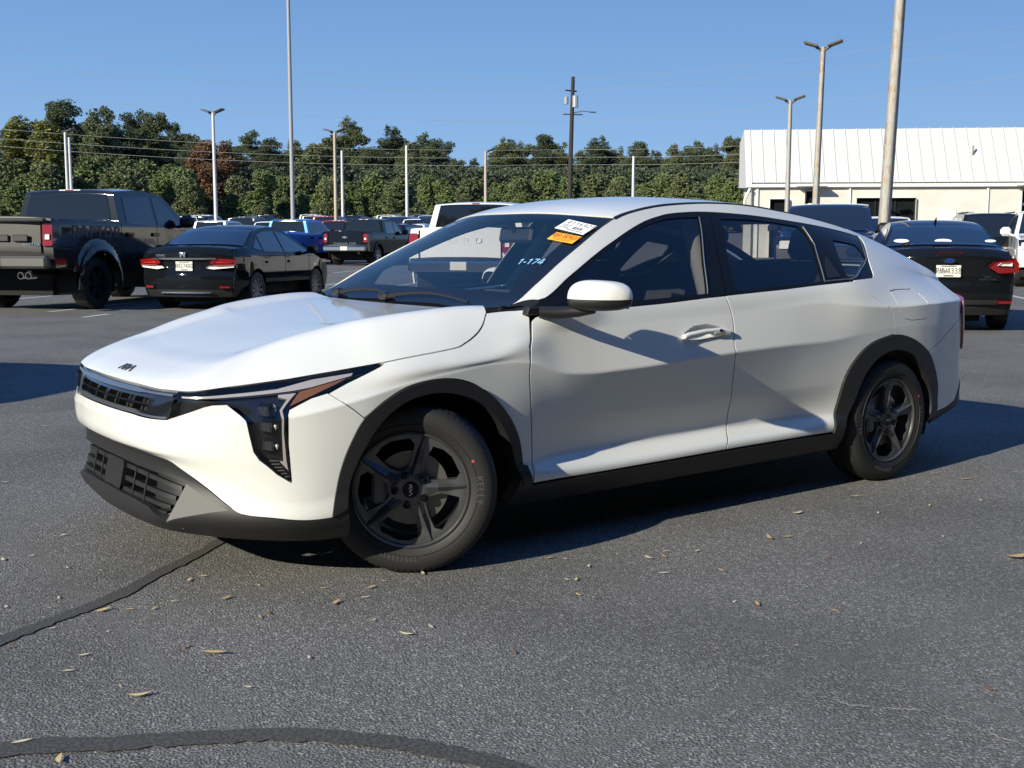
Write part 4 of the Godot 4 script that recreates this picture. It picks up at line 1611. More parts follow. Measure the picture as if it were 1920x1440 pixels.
	# plant boxes and cabinets by the wall
	for q in [[9.7, 0.8, 1.35, "grey utility cabinet at the foot of the cream wall, left one", M.trim_white], [10.6, 0.7, 1.25, "grey utility cabinet at the foot of the cream wall, right one", M.paint_silver]]:
		mb = MB.new()
		mb.box(Vector3(0, 1.6, 0), Vector3(q[1], q[2] * 2.0, 0.6), X, 0.04)
		mb.box(X * Vector3(0, 2.2, 0.32), Vector3(q[1] * 0.7, 0.5, 0.03), X, 0.0)
		solo("utility_cabinet", mb, q[4], q[3], "cabinet", Transform3D(Basis(), Vector3(left.x, floor_y, left.z) + X * Vector3(q[0], 0, 1.0)), "cabinets by the cream wall")

# a lamp post: its foot on the ground, heads reaching to both sides
func lamp_post(label: String, m: Material, at: Vector3, height: float, wide: float, heads: int, square := true, lean := Vector2.ZERO) -> void:
	var t := thing("lamp_post" if heads > 0 else "pole", label, "lamp post" if heads > 0 else "pole", at)
	t.rotation = Vector3(0, heading(20.0), 0)
	var mb := MB.new()
	var seg := 4 if square else 10
	var top := Vector3(lean.x, height, lean.y)
	mb.tube([Vector3(0, -0.3, 0), top * 0.5, top], [wide * 0.60, wide * 0.52, wide * 0.42], seg)
	part("mast", mb, m, t)
	for k in heads:
		var s := 1.0 if k == 0 else -1.0
		mb = MB.new()
		var b := Basis(Vector3(1, 0, 0), -0.32 * s)
		mb.tube([top + Vector3(0, -0.15, 0), top + Vector3(0, 0.02, 0.25 * s)], 0.05, 6)
		mb.box(top + Vector3(0, 0.10, 0.40 * s), Vector3(0.42, 0.08, 0.52), b, 0.03)
		part("lamp_head", mb, M.lamp_housing, t)

func poles() -> void:
	var P := func(px: float, d: float) -> Vector3: return ground_at(d, (px - 960.0) / FOCAL * d * 0.985)
	lamp_post("white lamp post with two lamp heads before the brown-leaved tree", M.pole_white, P.call(402, 62.0), 7.6, 0.22, 2)
	lamp_post("tallest thin grey pole, running out of the top of the photo", M.pole_grey, P.call(547, 55.0), 14.0, 0.18, 0, false, Vector2(0, 0))
	lamp_post("tan lamp post with one lamp head above the red pickup", M.pole_tan, P.call(628, 66.0), 6.8, 0.22, 2)
	lamp_post("slim white post just right of the tan lamp post", M.pole_white, P.call(641, 85.0), 6.7, 0.24, 0)
	lamp_post("slim white post with a small lamp head amid the pines", M.pole_white, P.call(762, 80.0), 6.8, 0.24, 1)
	lamp_post("tan lamp post at the dip in the treeline", M.pole_tan, P.call(910, 80.0), 6.4, 0.24, 1)
	lamp_post("slim white post left of the white-roofed building", M.pole_white, P.call(1187, 78.0), 6.0, 0.22, 0)
	lamp_post("white lamp post behind the black pickup's cab, left of a pair", M.pole_white, P.call(125, 70.0), 7.0, 0.24, 1)
	lamp_post("white post behind the black pickup's cab, right of a pair", M.pole_white, P.call(132, 75.0), 7.0, 0.24, 0)
	lamp_post("grey lamp post with rusty foot before the cream building's door", M.pole_rust_low, P.call(1477, 52.0), 7.3, 0.21, 2)
	lamp_post("rust-streaked square lamp post in front of the cream building", M.pole_rust, P.call(1528, 40.0), 7.7, 0.21, 2, true, Vector2(0.0, 0.12))
	lamp_post("tall rusty square pole behind the black sedan, running out of the top", M.pole_rust, P.call(1657, 31.0), 12.5, 0.28, 0, true, Vector2(0.05, 0.38))
	# utility pole and its wires
	var base: Vector3 = P.call(1067, 110.0)
	var t := thing("utility_pole", "dark wooden utility pole with transformer and crossarms", "utility pole", base)
	t.rotation.y = heading(0.0)
	var mb := MB.new()
	mb.tube([Vector3(0, -0.5, 0), Vector3(0, 8, 0.12), Vector3(0, 14.9, 0.28)], [0.24, 0.21, 0.17], 10)
	part("mast", mb, M.wood_dark, t)
	mb = MB.new()
	mb.box(Vector3(0, 13.6, 0.1), Vector3(0.12, 0.12, 1.3), Basis(Vector3.UP, 0.6))
	mb.box(Vector3(0, 11.4, 0.3), Vector3(0.10, 0.10, 1.9), Basis(Vector3.UP, 0.2))
	part("crossarm", mb, M.wood_dark, t)
	mb = MB.new()
	mb.lathe([[0.0, -0.55], [0.30, -0.55], [0.30, 0.45], [0.24, 0.55], [0.0, 0.56]], 16, Vector3(-0.1, 12.6, 0.5), Basis(Vector3(1, 0, 0), -PI / 2))
	part("transformer", mb, M.paint_silver, t)
	mb = MB.new()
	mb.lathe([[0.0, -0.35], [0.2, -0.35], [0.2, 0.3], [0.0, 0.36]], 12, Vector3(-0.1, 12.7, -0.35), Basis(Vector3(1, 0, 0), -PI / 2))
	part("transformer", mb, M.pole_grey, t)
	mb = MB.new()
	mb.tube([Vector3(0, 11.55, 0.3), Vector3(-0.1, 11.7, 1.2), Vector3(-0.1, 11.62, 2.0)], 0.05, 6)
	mb.box(Vector3(-0.1, 11.6, 2.2), Vector3(0.25, 0.12, 0.6), Basis(), 0.04)
	part("street_light_arm", mb, M.lamp_housing, t)
	var k := 0
	var texts := ["topmost", "second", "third", "fourth", "fifth", "lowest"]
	for h in [[15.2, 18.4, 0.011], [14.3, 16.6, 0.011], [11.3, 14.3, 0.014], [8.7, 10.9, 0.016], [8.0, 10.0, 0.018], [7.3, 9.3, 0.018]]:
		for side in [-1.0, 1.0]:
			var a := base + Vector3(0, h[0] - 0.6, 0)
			var far: Vector3 = ground_at(104.0 if side < 0 else 92.0, -62.0 if side < 0 else 56.0)
			var b := Vector3(far.x, base.y + h[1] + (1.0 if side > 0 and k < 3 else 0.0), far.z)
			var pts := []
			for q in 21:
				var f := q / 20.0
				pts.append(a.lerp(b, f) - Vector3(0, 4.0 * 1.1 * f * (1.0 - f), 0))
			var w := MB.new()
			w.tube(pts, h[2] * 0.85, 4, false)
			solo("power_line", w, M.wire, "%s of the power lines running %s from the wooden utility pole" % [texts[k], "left" if side < 0 else "right"], "power line", Transform3D(), "power lines on the wooden utility pole")
		k += 1

# flat ribbon on the ground through points [x, z] with widths
func ribbon(pts: Array, lift: float, wobble := 0.0, ragged := 0.0) -> MB:
	var mb := MB.new()
	var l := []
	for p in pts:
		l.append(Vector2(p[0], p[1]))
	var s := sm(l, 10)
	var last := []
	for k in s.size():
		var f := float(k) / (s.size() - 1) * (pts.size() - 1)
		var i := mini(int(f), pts.size() - 2)
		var w: float = lerpf(pts[i][2], pts[i + 1][2], f - i) * 0.5
		var d: Vector2 = (s[mini(k + 1, s.size() - 1)] - s[maxi(k - 1, 0)]).normalized()
		var q := Vector2(-d.y, d.x)
		var c: Vector2 = s[k] + q * rng.randf_range(-wobble, wobble)
		var a := c + q * w * (1.0 + rng.randf_range(-ragged, ragged))
		var b := c - q * w * (1.0 + rng.randf_range(-ragged, ragged))
		var ids := [mb.vert(Vector3(a.x, ground_y(a.x, a.y) + lift, a.y), Vector3.UP, Vector2(f, 0)), mb.vert(Vector3(b.x, ground_y(b.x, b.y) + lift, b.y), Vector3.UP, Vector2(f, 1))]
		if last.size():
			mb.quad(last[0], last[1], ids[1], ids[0])
		last = ids
	return mb

func ground_marks() -> void:
	struct("sealed_crack", ribbon([[3.6, -1.05, 0.09], [2.95, -0.79, 0.075], [2.66, -0.64, 0.06], [2.45, -0.53, 0.07], [2.2, -0.33, 0.06], [1.94, -0.12, 0.05], [1.5, 0.3, 0.05], [0.8, 0.9, 0.05]], 0.004, 0.004, 0.16), M.sealant)
	struct("sealed_crack", ribbon([[3.4, -1.45, 0.09], [3.02, -1.52, 0.085], [2.72, -1.68, 0.08], [2.45, -1.83, 0.075], [2.27, -2.0, 0.07], [2.14, -2.2, 0.07], [2.02, -2.5, 0.07]], 0.004, 0.004, 0.16), M.sealant)
	var cracks := [[[1.159, -2.509], [1.150, -2.566], [1.114, -2.606], [1.081, -2.647], [1.038, -2.683], [1.025, -2.726], [1.022, -2.776], [1.009, -2.805], [1.021, -2.863], [1.023, -2.913], [1.012, -2.954]], [[1.161, -2.190], [1.171, -2.297], [1.183, -2.401], [1.195, -2.482]], [[1.039, -1.904], [1.052, -1.996], [1.055, -2.057]], [[0.764, -1.861], [0.793, -1.972], [0.839, -2.076]], [[0.972, -2.084], [0.972, -2.157], [0.945, -2.205]], [[1.552, -2.287], [1.482, -2.314], [1.444, -2.354]], [[-0.698, -1.071], [-0.812, -1.221], [-1.018, -1.305], [-1.053, -1.500], [-1.152, -1.697]], [[-4.776, 0.747], [-5.062, 0.662], [-5.175, 0.499]], [[-3.017, -0.351], [-3.174, -0.440], [-3.352, -0.519]], [[1.122, -1.346], [1.059, -1.444], [1.009, -1.525]]]
	for c in cracks:
		var l := []
		for k in c.size():
			l.append([c[k][0], c[k][1], (0.011 if c == cracks[0] else 0.004) * (0.55 + 0.45 * sin(k * 2.3))])
		struct("crack", ribbon(l, 0.003, 0.006, 0.6), M.crack_pale)
	# painted bay lines, running the way the parked cars point
	var dirv := AHEAD * cos(deg_to_rad(11.0)) + RIGHT * sin(deg_to_rad(11.0))
	for e in [[18.4, -7.55, 3.6], [19.6, -10.2, 5.5], [20.2, -4.35, 4.0], [17.2, -6.55, 0.75], [25.5, -5.3, 5.5], [27.0, -3.1, 5.5], [38.0, -9.0, 5.5], [38.0, -6.0, 5.5], [38.0, -3.0, 5.5], [17.5, 7.4, 5.5], [16.5, 8.6, 3.0], [21.0, 6.6, 5.0], [22.0, 10.2, 5.5]]:
		var p := ground_at(e[0], e[1])
		var a := Vector2(p.x, p.z)
		var mb := ribbon([[a.x, a.y, 0.11], [a.x + dirv.x * e[2] * 0.5, a.y + dirv.y * e[2] * 0.5, 0.11], [a.x + dirv.x * e[2], a.y + dirv.y * e[2], 0.11]], 0.005)
		struct("bay_line", mb, M.line_paint)
	# fallen leaves
	var shapes := []
	for k in 4:
		var mb := MB.new()
		var n := 6
		var last := []
		for q in n + 1:
			var f := float(q) / n
			var w := (0.006 + 0.002 * k) * sin(PI * clampf(f * 0.96 + 0.02, 0.0, 1.0))
			var x := (f - 0.5) * (0.050 + 0.012 * k)
			var y := 0.003 + (0.004 + 0.003 * k) * pow(f - 0.5, 2.0) * 3.0
			var bend := 0.006 * sin(f * PI) * (1 if k % 2 else -1)
			var nn := Vector3(0, 1, 0)
			var row := [mb.vert(Vector3(x, y + w * 0.35, bend + w), nn), mb.vert(Vector3(x, y, bend), nn), mb.vert(Vector3(x, y + w * 0.35, bend - w), nn)]
			if last.size():
				mb.quad(last[0], last[1], row[1], row[0])
				mb.quad(last[1], last[2], row[2], row[1])
			last = row
		shapes.append(mb.mesh())
	var mats := [M.leaf_dry, M.leaf_dry_yellow, M.leaf_dry_pale, M.leaf_dry_pale, M.leaf_dry_brown]
	var lr := RandomNumberGenerator.new()
	lr.seed = 21
	var kinds := ["tan", "yellow", "pale straw-coloured", "pale straw-coloured", "brown"]
	var put := func(x: float, z: float, s: float, m: int, turn: float) -> void:
		var where := "on the asphalt before the white sedan's front wheel" if x > 0.8 and z < -0.8 else ("on the asphalt beside the white sedan's rear wheel" if x < -0.3 else ("on the asphalt left of the white sedan's nose" if x > 1.9 else "on the asphalt beside the white sedan's doors"))
		solo("fallen_leaf", shapes[lr.randi() % 4], mats[m], "%s narrow dry leaf %s" % [kinds[m], where], "leaf", Transform3D(Basis(Vector3.UP, turn).scaled(Vector3.ONE * s), Vector3(x, ground_y(x, z) + 0.003, z)), "dry leaves scattered on the asphalt")
	for e in [[2.95, -1.52, 1.0, 2], [2.90, -1.67, 1.3, 1], [2.35, -1.23, 1.6, 0], [1.64, -1.74, 0.7, 4], [1.80, -0.85, 0.9, 1], [1.66, -0.94, 1.0, 1], [1.59, -0.90, 0.9, 1], [1.43, -0.90, 0.9, 2], [2.36, -0.17, 0.7, 2], [2.14, -0.48, 0.7, 2], [2.08, -0.46, 0.6, 2], [1.97, -0.68, 0.8, 2], [2.35, -0.72, 0.9, 0], [2.54, -0.85, 0.5, 2], [2.67, -0.72, 0.8, 2], [2.66, -1.01, 0.9, 2], [2.12, -0.75, 1.0, 0], [2.27, -0.68, 0.7, 2], [1.78, -1.41, 0.6, 2], [2.37, -1.52, 0.5, 2], [1.05, -1.27, 0.8, 2], [0.93, -1.01, 0.9, 0], [0.89, -1.06, 0.8, 2], [1.03, -1.29, 0.8, 1], [1.13, -1.43, 0.9, 1], [1.11, -1.50, 1.0, 4], [0.88, -1.19, 0.6, 2], [0.62, -1.24, 0.9, 2], [0.50, -1.21, 0.9, 1], [0.56, -1.26, 1.0, 0], [0.40, -1.28, 0.8, 2], [0.72, -1.42, 0.9, 2], [0.52, -1.52, 1.0, 0], [0.02, -1.32, 1.2, 0], [-0.05, -1.35, 1.0, 0], [0.07, -1.65, 0.7, 4], [0.57, -2.06, 1.2, 0], [0.72, -1.86, 1.0, 0], [-0.57, -1.72, 1.0, 1], [-0.52, -2.07, 2.2, 0], [0.77, -2.72, 0.9, 4], [0.92, -2.19, 0.5, 2], [0.76, -1.80, 0.7, 2], [-0.21, -1.59, 0.5, 2], [-1.61, -0.83, 0.8, 1], [-1.71, -0.95, 1.0, 0], [-1.48, -1.06, 0.8, 2], [-1.69, -1.13, 1.1, 0], [-1.79, -1.13, 0.9, 2], [-1.97, -0.82, 0.6, 2], [-1.27, -1.14, 0.7, 1], [-1.02, -1.37, 1.0, 1], [-1.31, -1.45, 1.0, 2], [-0.90, -1.05, 1.0, 1], [-1.36, -0.89, 0.8, 0], [-2.07, -1.19, 1.0, 1], [2.11, 2.16, 0.9, 1], [1.65, 3.38, 0.8, 2], [1.50, 4.32, 0.6, 2], [2.27, 1.68, 0.9, 2], [2.11, 0.73, 0.7, 2], [2.33, 0.43, 0.6, 2]]:
		put.call(e[0], e[1], e[2] * 0.66, int(e[3]), lr.randf() * PI)
	for k in 70:
		var d := lr.randf_range(4.6, 15.0)
		var p := ground_at(d, lr.randf_range(-0.1, 0.46) * d)
		if absf(p.z) < 0.95 and absf(p.x) < 2.4:
			continue
		put.call(p.x, p.z, lr.randf_range(0.5, 1.0), lr.randi() % 5, lr.randf() * PI)
	for k in 40:
		var p := Vector3(lr.randf_range(1.6, 3.0), 0, lr.randf_range(-1.5, 0.8))
		if absf(p.z) < 0.95 and p.x < 2.3:
			continue
		put.call(p.x, p.z, lr.randf_range(0.35, 0.75), lr.randi() % 5, lr.randf() * PI)

func more_materials() -> void:
	mat("paint_charcoal", 0.016, 0.018, 0.020, 0.10, 0.0, 0.5)
	mat("paint_black", 0.006, 0.007, 0.009, 0.05)
	M.paint_black.metallic_specular = 0.42
	mat("paint_navy", 0.008, 0.012, 0.04, 0.06, 0.0, 1.0)
	mat("paint_blue", 0.015, 0.19, 0.68, 0.25, 0.2, 1.0)
	mat("paint_red", 0.45, 0.015, 0.02, 0.25, 0.1, 1.0)
	mat("paint_grey", 0.06, 0.062, 0.066, 0.25, 0.3, 1.0)
	mat("paint_bluegrey", 0.07, 0.11, 0.20, 0.25, 0.3, 1.0)
	mat("paint_silver", 0.42, 0.43, 0.44, 0.3, 0.4, 1.0)
	mat("white_far", 0.80, 0.80, 0.80, 0.3, 0.0, 1.0)
	mat("gate_grey", 0.035, 0.034, 0.033, 0.5)
	mat("gate_letters", 0.66, 0.66, 0.66, 0.4)
	mat("bumper_grey", 0.10, 0.098, 0.094, 0.45, 0.4)
	mat("decal_grey", 0.030, 0.032, 0.036, 0.4)
	mat("chrome_far", 0.60, 0.60, 0.60, 0.16, 1.0)
	mat("rim_bright", 0.42, 0.42, 0.43, 0.3, 0.8)
	mat("rim_machined", 0.30, 0.30, 0.31, 0.3, 0.8)
	mat("car_glass", 0.008, 0.010, 0.012, 0.04, 0.0, 1.0)
	mat("lamp_white", 0.72, 0.70, 0.68, 0.1, 0.0, 1.0)
	mat("tail_bright", 0.62, 0.03, 0.03, 0.12, 0.0, 1.0)
	mat("emblem_blue", 0.01, 0.04, 0.20, 0.2, 0.0, 1.0)
	mat("plate_white", 0.62, 0.62, 0.58, 0.5)
	mat("cream_wall", 0.62, 0.57, 0.45, 0.9)
	mat("roof_white", 0.53, 0.53, 0.525, 0.6)
	mat("trim_white", 0.72, 0.71, 0.68, 0.6)
	mat("pane_dark", 0.012, 0.013, 0.015, 0.06, 0.0, 0.6)
	mat("pole_white", 0.62, 0.62, 0.60, 0.6)
	mat("pole_grey", 0.30, 0.30, 0.31, 0.6)
	mat("pole_tan", 0.46, 0.39, 0.30, 0.7)
	mat("lamp_housing", 0.10, 0.095, 0.085, 0.6)
	mat("wood_dark", 0.035, 0.028, 0.024, 0.9)
	mat("wire", 0.34, 0.34, 0.33, 0.6)
	mat("bark", 0.09, 0.07, 0.055, 0.95)
	mat("sealant", 0.050, 0.047, 0.044, 0.8)
	mat("crack_pale", 0.27, 0.26, 0.25, 0.9)
	mat("line_paint", 0.50, 0.50, 0.49, 0.8)
	mat("leaf_dry", 0.52, 0.35, 0.17, 0.8)
	mat("leaf_dry_yellow", 0.62, 0.48, 0.22, 0.8)
	mat("leaf_dry_pale", 0.66, 0.58, 0.40, 0.8)
	mat("leaf_dry_brown", 0.22, 0.10, 0.05, 0.8)
	var se: StandardMaterial3D = M.sealant
	se.albedo_color = Color.WHITE
	se.albedo_texture = noise_tex(noise(FastNoiseLite.TYPE_SIMPLEX, 0.10, 4, 77), 512, [lin(0.035, 0.033, 0.031), lin(0.058, 0.055, 0.051), lin(0.10, 0.097, 0.09)], [0.2, 0.5, 0.9])
	triplanar(se, 1.3)
	for e in [["leaf_pine", 0.094, 0.122, 0.060], ["leaf_pine_dark", 0.070, 0.092, 0.050], ["leaf_olive", 0.118, 0.140, 0.062], ["leaf_light", 0.125, 0.165, 0.060], ["leaf_yellow", 0.17, 0.18, 0.045], ["leaf_red", 0.18, 0.10, 0.055]]:
		var m := mat(e[0], e[1], e[2], e[3], 0.7)
		m.vertex_color_use_as_albedo = true
		m.backlight_enabled = true
		m.backlight = Color(0.35, 0.38, 0.15)
	for e in [["pole_rust", 0.42, 0.62], ["pole_rust_low", 0.52, 0.75]]:
		var m := mat(e[0], 1, 1, 1, 0.75)
		m.albedo_texture = noise_tex(noise(FastNoiseLite.TYPE_SIMPLEX, 0.012, 5, 12), 512, [lin(0.33, 0.33, 0.315), lin(0.40, 0.395, 0.37), lin(0.38, 0.31, 0.23), lin(0.27, 0.13, 0.06)], [0.0, e[1] + 0.10, e[1] + 0.22, 1.0])
		triplanar(m, 0.55)
		m.uv1_scale = Vector3(1.9, 0.28, 1.9)
	var w: StandardMaterial3D = M.cream_wall
	w.albedo_color = Color.WHITE
	w.albedo_texture = noise_tex(noise(FastNoiseLite.TYPE_SIMPLEX, 0.01, 5, 31), 512, [lin(0.55, 0.535, 0.485), lin(0.59, 0.575, 0.525), lin(0.62, 0.605, 0.55)], [0.2, 0.5, 0.8])
	triplanar(w, 0.16)

# ------------------------------------------------------------------ other vehicles
const RIGHT := Vector2(-0.80284, -0.59620)
const FOCAL := 2116.18

# a place on the ground: metres ahead of the eye and metres to its right
func ground_at(ahead: float, to_right: float) -> Vector3:
	var x := EYE.x + AHEAD.x * ahead + RIGHT.x * to_right
	var z := EYE.z + AHEAD.y * ahead + RIGHT.y * to_right
	return Vector3(x, ground_y(x, z), z)

func heading(degrees_right: float) -> float:
	var a := deg_to_rad(degrees_right)
	var d := AHEAD * cos(a) + RIGHT * sin(a)
	return atan2(-d.y, d.x)

func fillet(l: Array, r: float, n: int) -> Array:
	# [[x, y], ...] with its corners rounded; the result keeps for each point the number of the leg it lies on
	var out := []
	for k in l.size():
		var p := Vector2(l[k][0], l[k][1])
		if k == 0 or k == l.size() - 1:
			out.append([p.x, p.y, float(k)])
			continue
		var a := Vector2(l[k - 1][0], l[k - 1][1])
		var b := Vector2(l[k + 1][0], l[k + 1][1])
		var ra := minf(r if l[k].size() < 3 else l[k][2], p.distance_to(a) * 0.45)
		var rb := minf(r if l[k].size() < 3 else l[k][2], p.distance_to(b) * 0.45)
		var s := p + (a - p).normalized() * ra
		var e := p + (b - p).normalized() * rb
		for j in n + 1:
			var t := float(j) / n
			var q := s * (1 - t) * (1 - t) + p * 2.0 * t * (1 - t) + e * t * t
			out.append([q.x, q.y, k - 0.01 + 0.02 * t])
	return out

class Shape:
	var W := 0.9
	var belt := 0.95
	var tum := 0.5
	var tuck := 0.06
	var taper := 0.08
	var xf := 2.3
	var xr := -2.3
	var bow := 0.12
	var crown := 0.04
	var flare := 0.0
	var arches := []
	var line := []     # filleted profile
	var smooth_t := true
	func shift(x: float, t: float) -> float:
		var b := bow * t * t
		if x > 0.0:
			return -b * smoothstep(xf - 1.3, xf, x)
		return b * smoothstep(xr + 1.3, xr, x)
	func half(x: float, y: float) -> float:
		var w := W
		var e := maxf(clampf((x - (xf - 0.75)) / 0.75, 0.0, 1.0), clampf(((xr + 0.75) - x) / 0.75, 0.0, 1.0))
		w -= taper * e * e
		if y < 0.6:
			var q := clampf((0.6 - y) / 0.4, 0.0, 1.3)
			w -= tuck * q * q
		if y > belt:
			w -= tum * (y - belt) + 0.012
		elif y > 0.72:
			var q := (y - 0.72) / maxf(0.05, belt - 0.72)
			w -= 0.012 * q * q
		if flare > 0.0:
			for a in arches:
				var d := Vector2(x - a[0], (y - a[1])).length()
				w += flare * smoothstep(a[2] + 0.22, a[2] - 0.02, d) * (1.0 if y < belt else 0.0)
		return w
	func side(x: float, y: float) -> Vector3:
		return Vector3(x, y, half(x, y))
	func over(s: float, t: float) -> Vector3:
		# s counts the points of the profile, t runs across
		var k := clampi(int(s), 0, line.size() - 2)
		var f := s - k
		var x := lerpf(line[k][0], line[k + 1][0], f)
		var y := lerpf(line[k][1], line[k + 1][1], f)
		var a := absf(t)
		return Vector3(x + shift(x, t), y + crown * (1.0 - a * a * a) * smoothstep(0.3, 0.7, y), half(x, y) * t)
	func rear(z: float, y: float) -> Vector3:
		var k := line.size() - 2
		while k > 1 and line[k][1] < y:
			k -= 1
		var f := clampf((y - line[k + 1][1]) / maxf(0.001, line[k][1] - line[k + 1][1]), 0.0, 1.0)
		var x := lerpf(line[k + 1][0], line[k][0], f)
		return Vector3(x + shift(x, z / W), y, z)
	func front(z: float, y: float) -> Vector3:
		var k := 0
		while k < line.size() - 2 and line[k + 1][1] < y:
			k += 1
		var f := clampf((y - line[k][1]) / maxf(0.001, line[k + 1][1] - line[k][1]), 0.0, 1.0)
		var x := lerpf(line[k][0], line[k + 1][0], f)
		return Vector3(x + shift(x, z / W), y, z)

var shapes := {}
# the point of a vehicle's rear face at that height and that far to its right
func rear_of(o: Node3D, z: float, y: float) -> Vector3:
	return (shapes[o] as Shape).rear(z, y) + Vector3(-0.004, 0, 0)

func simple_wheel(r: float, w: float, spokes: int, rim_mat: Material, fine: bool) -> Node3D:
	var o := Node3D.new()
	o.name = "wheel"
	var b := Basis(Vector3.UP, PI)
	var mb := MB.new()
	var rr := r * 0.66
	mb.smooth_lathe([[rr, -w * 0.5], [r * 0.9, -w * 0.5], [r, -w * 0.38], [r, w * 0.38], [r * 0.97, w * 0.45], [r * 0.9, w * 0.5], [r * 0.75, w * 0.51], [rr, w * 0.46]], 36 if fine else 18, Vector3.ZERO, b, r * 0.02 if fine else 0.0, 18, 2, 4)
	part("tyre", mb, M.rubber, o)
	mb = MB.new()
	mb.lathe([[rr, w * 0.46], [rr * 0.93, w * 0.45], [rr * 0.9, w * 0.1]], 28 if fine else 16, Vector3.ZERO, b)
	for k in spokes:
		var a := TAU * k / spokes
		var d := Vector3(cos(a), sin(a), 0)
		var s := Vector3(-sin(a), cos(a), 0)
		var z := Vector3(0, 0, -1)
		var h := rr * (0.9 / spokes + 0.05)
		mb.face([d * rr * 0.12 + s * h * 0.7 + z * w * 0.36, d * rr * 0.95 + s * h + z * w * 0.42, d * rr * 0.95 - s * h + z * w * 0.42, d * rr * 0.12 - s * h * 0.7 + z * w * 0.36])
	mb.lathe([[rr * 0.25, w * 0.3], [rr * 0.22, w * 0.40], [0.0, w * 0.41]], 14, Vector3.ZERO, b)
	part("rim", mb, rim_mat, o)
	mb = MB.new()
	mb.lathe([[rr * 0.95, w * 0.12], [0.0, w * 0.12]], 16, Vector3.ZERO, b)
	part("brake_disc", mb, M.under, o)
	return o

# The body common to all: sides with wheel openings, the skin that runs over the top from bumper to bumper, glass, wheels.
# legs: which legs of the profile make which part, as [name, first leg, last leg, material, share of the width]
func body(root: Node3D, sh: Shape, prof: Array, legs: Array, paint: Material, sill: float, windows: Array, wheel: Node3D, axle_y: float, axles: Array, track: float, fine: bool, extra_side := []) -> void:
	sh.line = fillet(prof, 0.09, 4 if fine else 2)
	var outline := PackedVector2Array()
	for p in sh.line:
		outline.append(Vector2(p[0] + sh.shift(p[0], 1.0), p[1]))
	for a in [axles[1], axles[0]]:
		var r: float = sh.arches[0][2]
		var n := 14 if fine else 8
		var dy := sill - axle_y
		var half_w := sqrt(maxf(0.01, r * r - dy * dy))
		for k in n + 1:
			var x := -half_w + 2.0 * half_w * k / n
			outline.append(Vector2(a + x, axle_y + sqrt(maxf(0.0, r * r - x * x))))
	if Geometry2D.is_polygon_clockwise(outline):
		outline.reverse()
	var step := 0.07 if fine else 0.22
	var gx := lines([sh.xr - 0.1, sh.xf + 0.1], step)
	var gy := lines([0.1, 0.6, 0.72, sh.belt, sh.belt + 0.012, 2.2], 0.06 if fine else 0.16)
	for mir in [true, false]:
		var mb := MB.new()
		panel(mb, sh.side, outline, [], gx, gy, 0.06, 0.0, mir, -1.0)
		part("body_side", mb, paint, root)
	var gt := lines([-1.0, 1.0], 0.1 if fine else 0.25)
	for g in legs:
		var s0 := -1.0
		var s1 := -1.0
		for k in sh.line.size():
			if s0 < 0.0 and sh.line[k][2] >= g[1]:
				s0 = k
			if sh.line[k][2] <= g[2]:
				s1 = k
		var mb := MB.new()
		var gs := lines(range(int(s0), int(s1) + 1), 1.0)
		if g[4] >= 1.0:
			mb.grid(sh.over, gs, gt)
			part(g[0], mb, g[3], root)
		else:
			mb.grid(sh.over, gs, gt)
			var frame := part(g[0] + "_frame", mb, paint, root)
			mb = MB.new()
			var cut: float = minf(0.6, (s1 - s0) * 0.1)
			panel(mb, sh.over, poly([Vector2(s0 + cut, -g[4]), Vector2(s1 - cut, -g[4]), Vector2(s1 - cut, g[4]), Vector2(s0 + cut, g[4])]), [], gs, gt, 0.0, 0.010, false, -1.0)
			part(g[0], mb, g[3], frame)
	for wdw in windows:
		for mir in [true, false]:
			var mb := MB.new()
			var q := poly(wdw)
			if Geometry2D.is_polygon_clockwise(q):
				q.reverse()
			panel(mb, sh.side, q, [], gx, gy, 0.01, 0.007, mir, -1.0)
			part("side_window", mb, M.car_glass, root)
	for e in extra_side:
		for mir in [true, false]:
			var mb := MB.new()
			var q := poly(e[2])
			if Geometry2D.is_polygon_clockwise(q):
				q.reverse()
			panel(mb, sh.side, q, [], gx, gy, 0.03, e[3], mir, -1.0)
			part(e[0], mb, e[1], root)
	for a in axles:
		for s in [-1.0, 1.0]:
			var w: Node3D = wheel.duplicate()
			w.name = "wheel"
			root.add_child(w, true)
			w.transform = Transform3D(Basis(Vector3.UP, 0.0 if s < 0 else PI), Vector3(a, axle_y, track * s))
	var un := MB.new()
	un.box(Vector3((sh.xf + sh.xr) * 0.5, sill + 0.14, 0), Vector3(sh.xf - sh.xr - 0.7, 0.22, sh.W * 1.5))
	for a in axles:
		un.box(Vector3(a, axle_y + 0.12, 0), Vector3(sh.arches[0][2] * 2.3, 0.62, sh.W * 1.1))
		for s in [-1.0, 1.0]:
			un.lathe([[sh.arches[0][2] + 0.02, 0.0], [sh.arches[0][2] + 0.02, sh.W * 0.42]], 20, Vector3(a, axle_y, s * sh.W * 0.52), Basis(Vector3.UP, 0.0 if s > 0 else PI), -0.3, PI + 0.3)
	part("underbody", un, M.under, root)

func on_face(root: Node, called: String, f: Callable, pts: Array, m: Material, off: float, depth := 0.02, mirror_too := false) -> Array:
	var r := []
	for mir in ([false, true] if mirror_too else [false]):
		var mb := MB.new()
		var q := poly(pts)
		if Geometry2D.is_polygon_clockwise(q):
			q.reverse()
		panel(mb, f, q, [], lines([-1.2, 1.2], 0.08), lines([0.1, 2.1], 0.05), -depth if off > 0.0 else depth, 0.0, false)
		for k in mb.v.size():
			mb.v[k].x += off
			if mir:
				mb.v[k].z = -mb.v[k].z
				mb.n[k].z = -mb.n[k].z
		if mir:
			mb.i.reverse()
		r.append(part(called, mb, m, root))
	return r

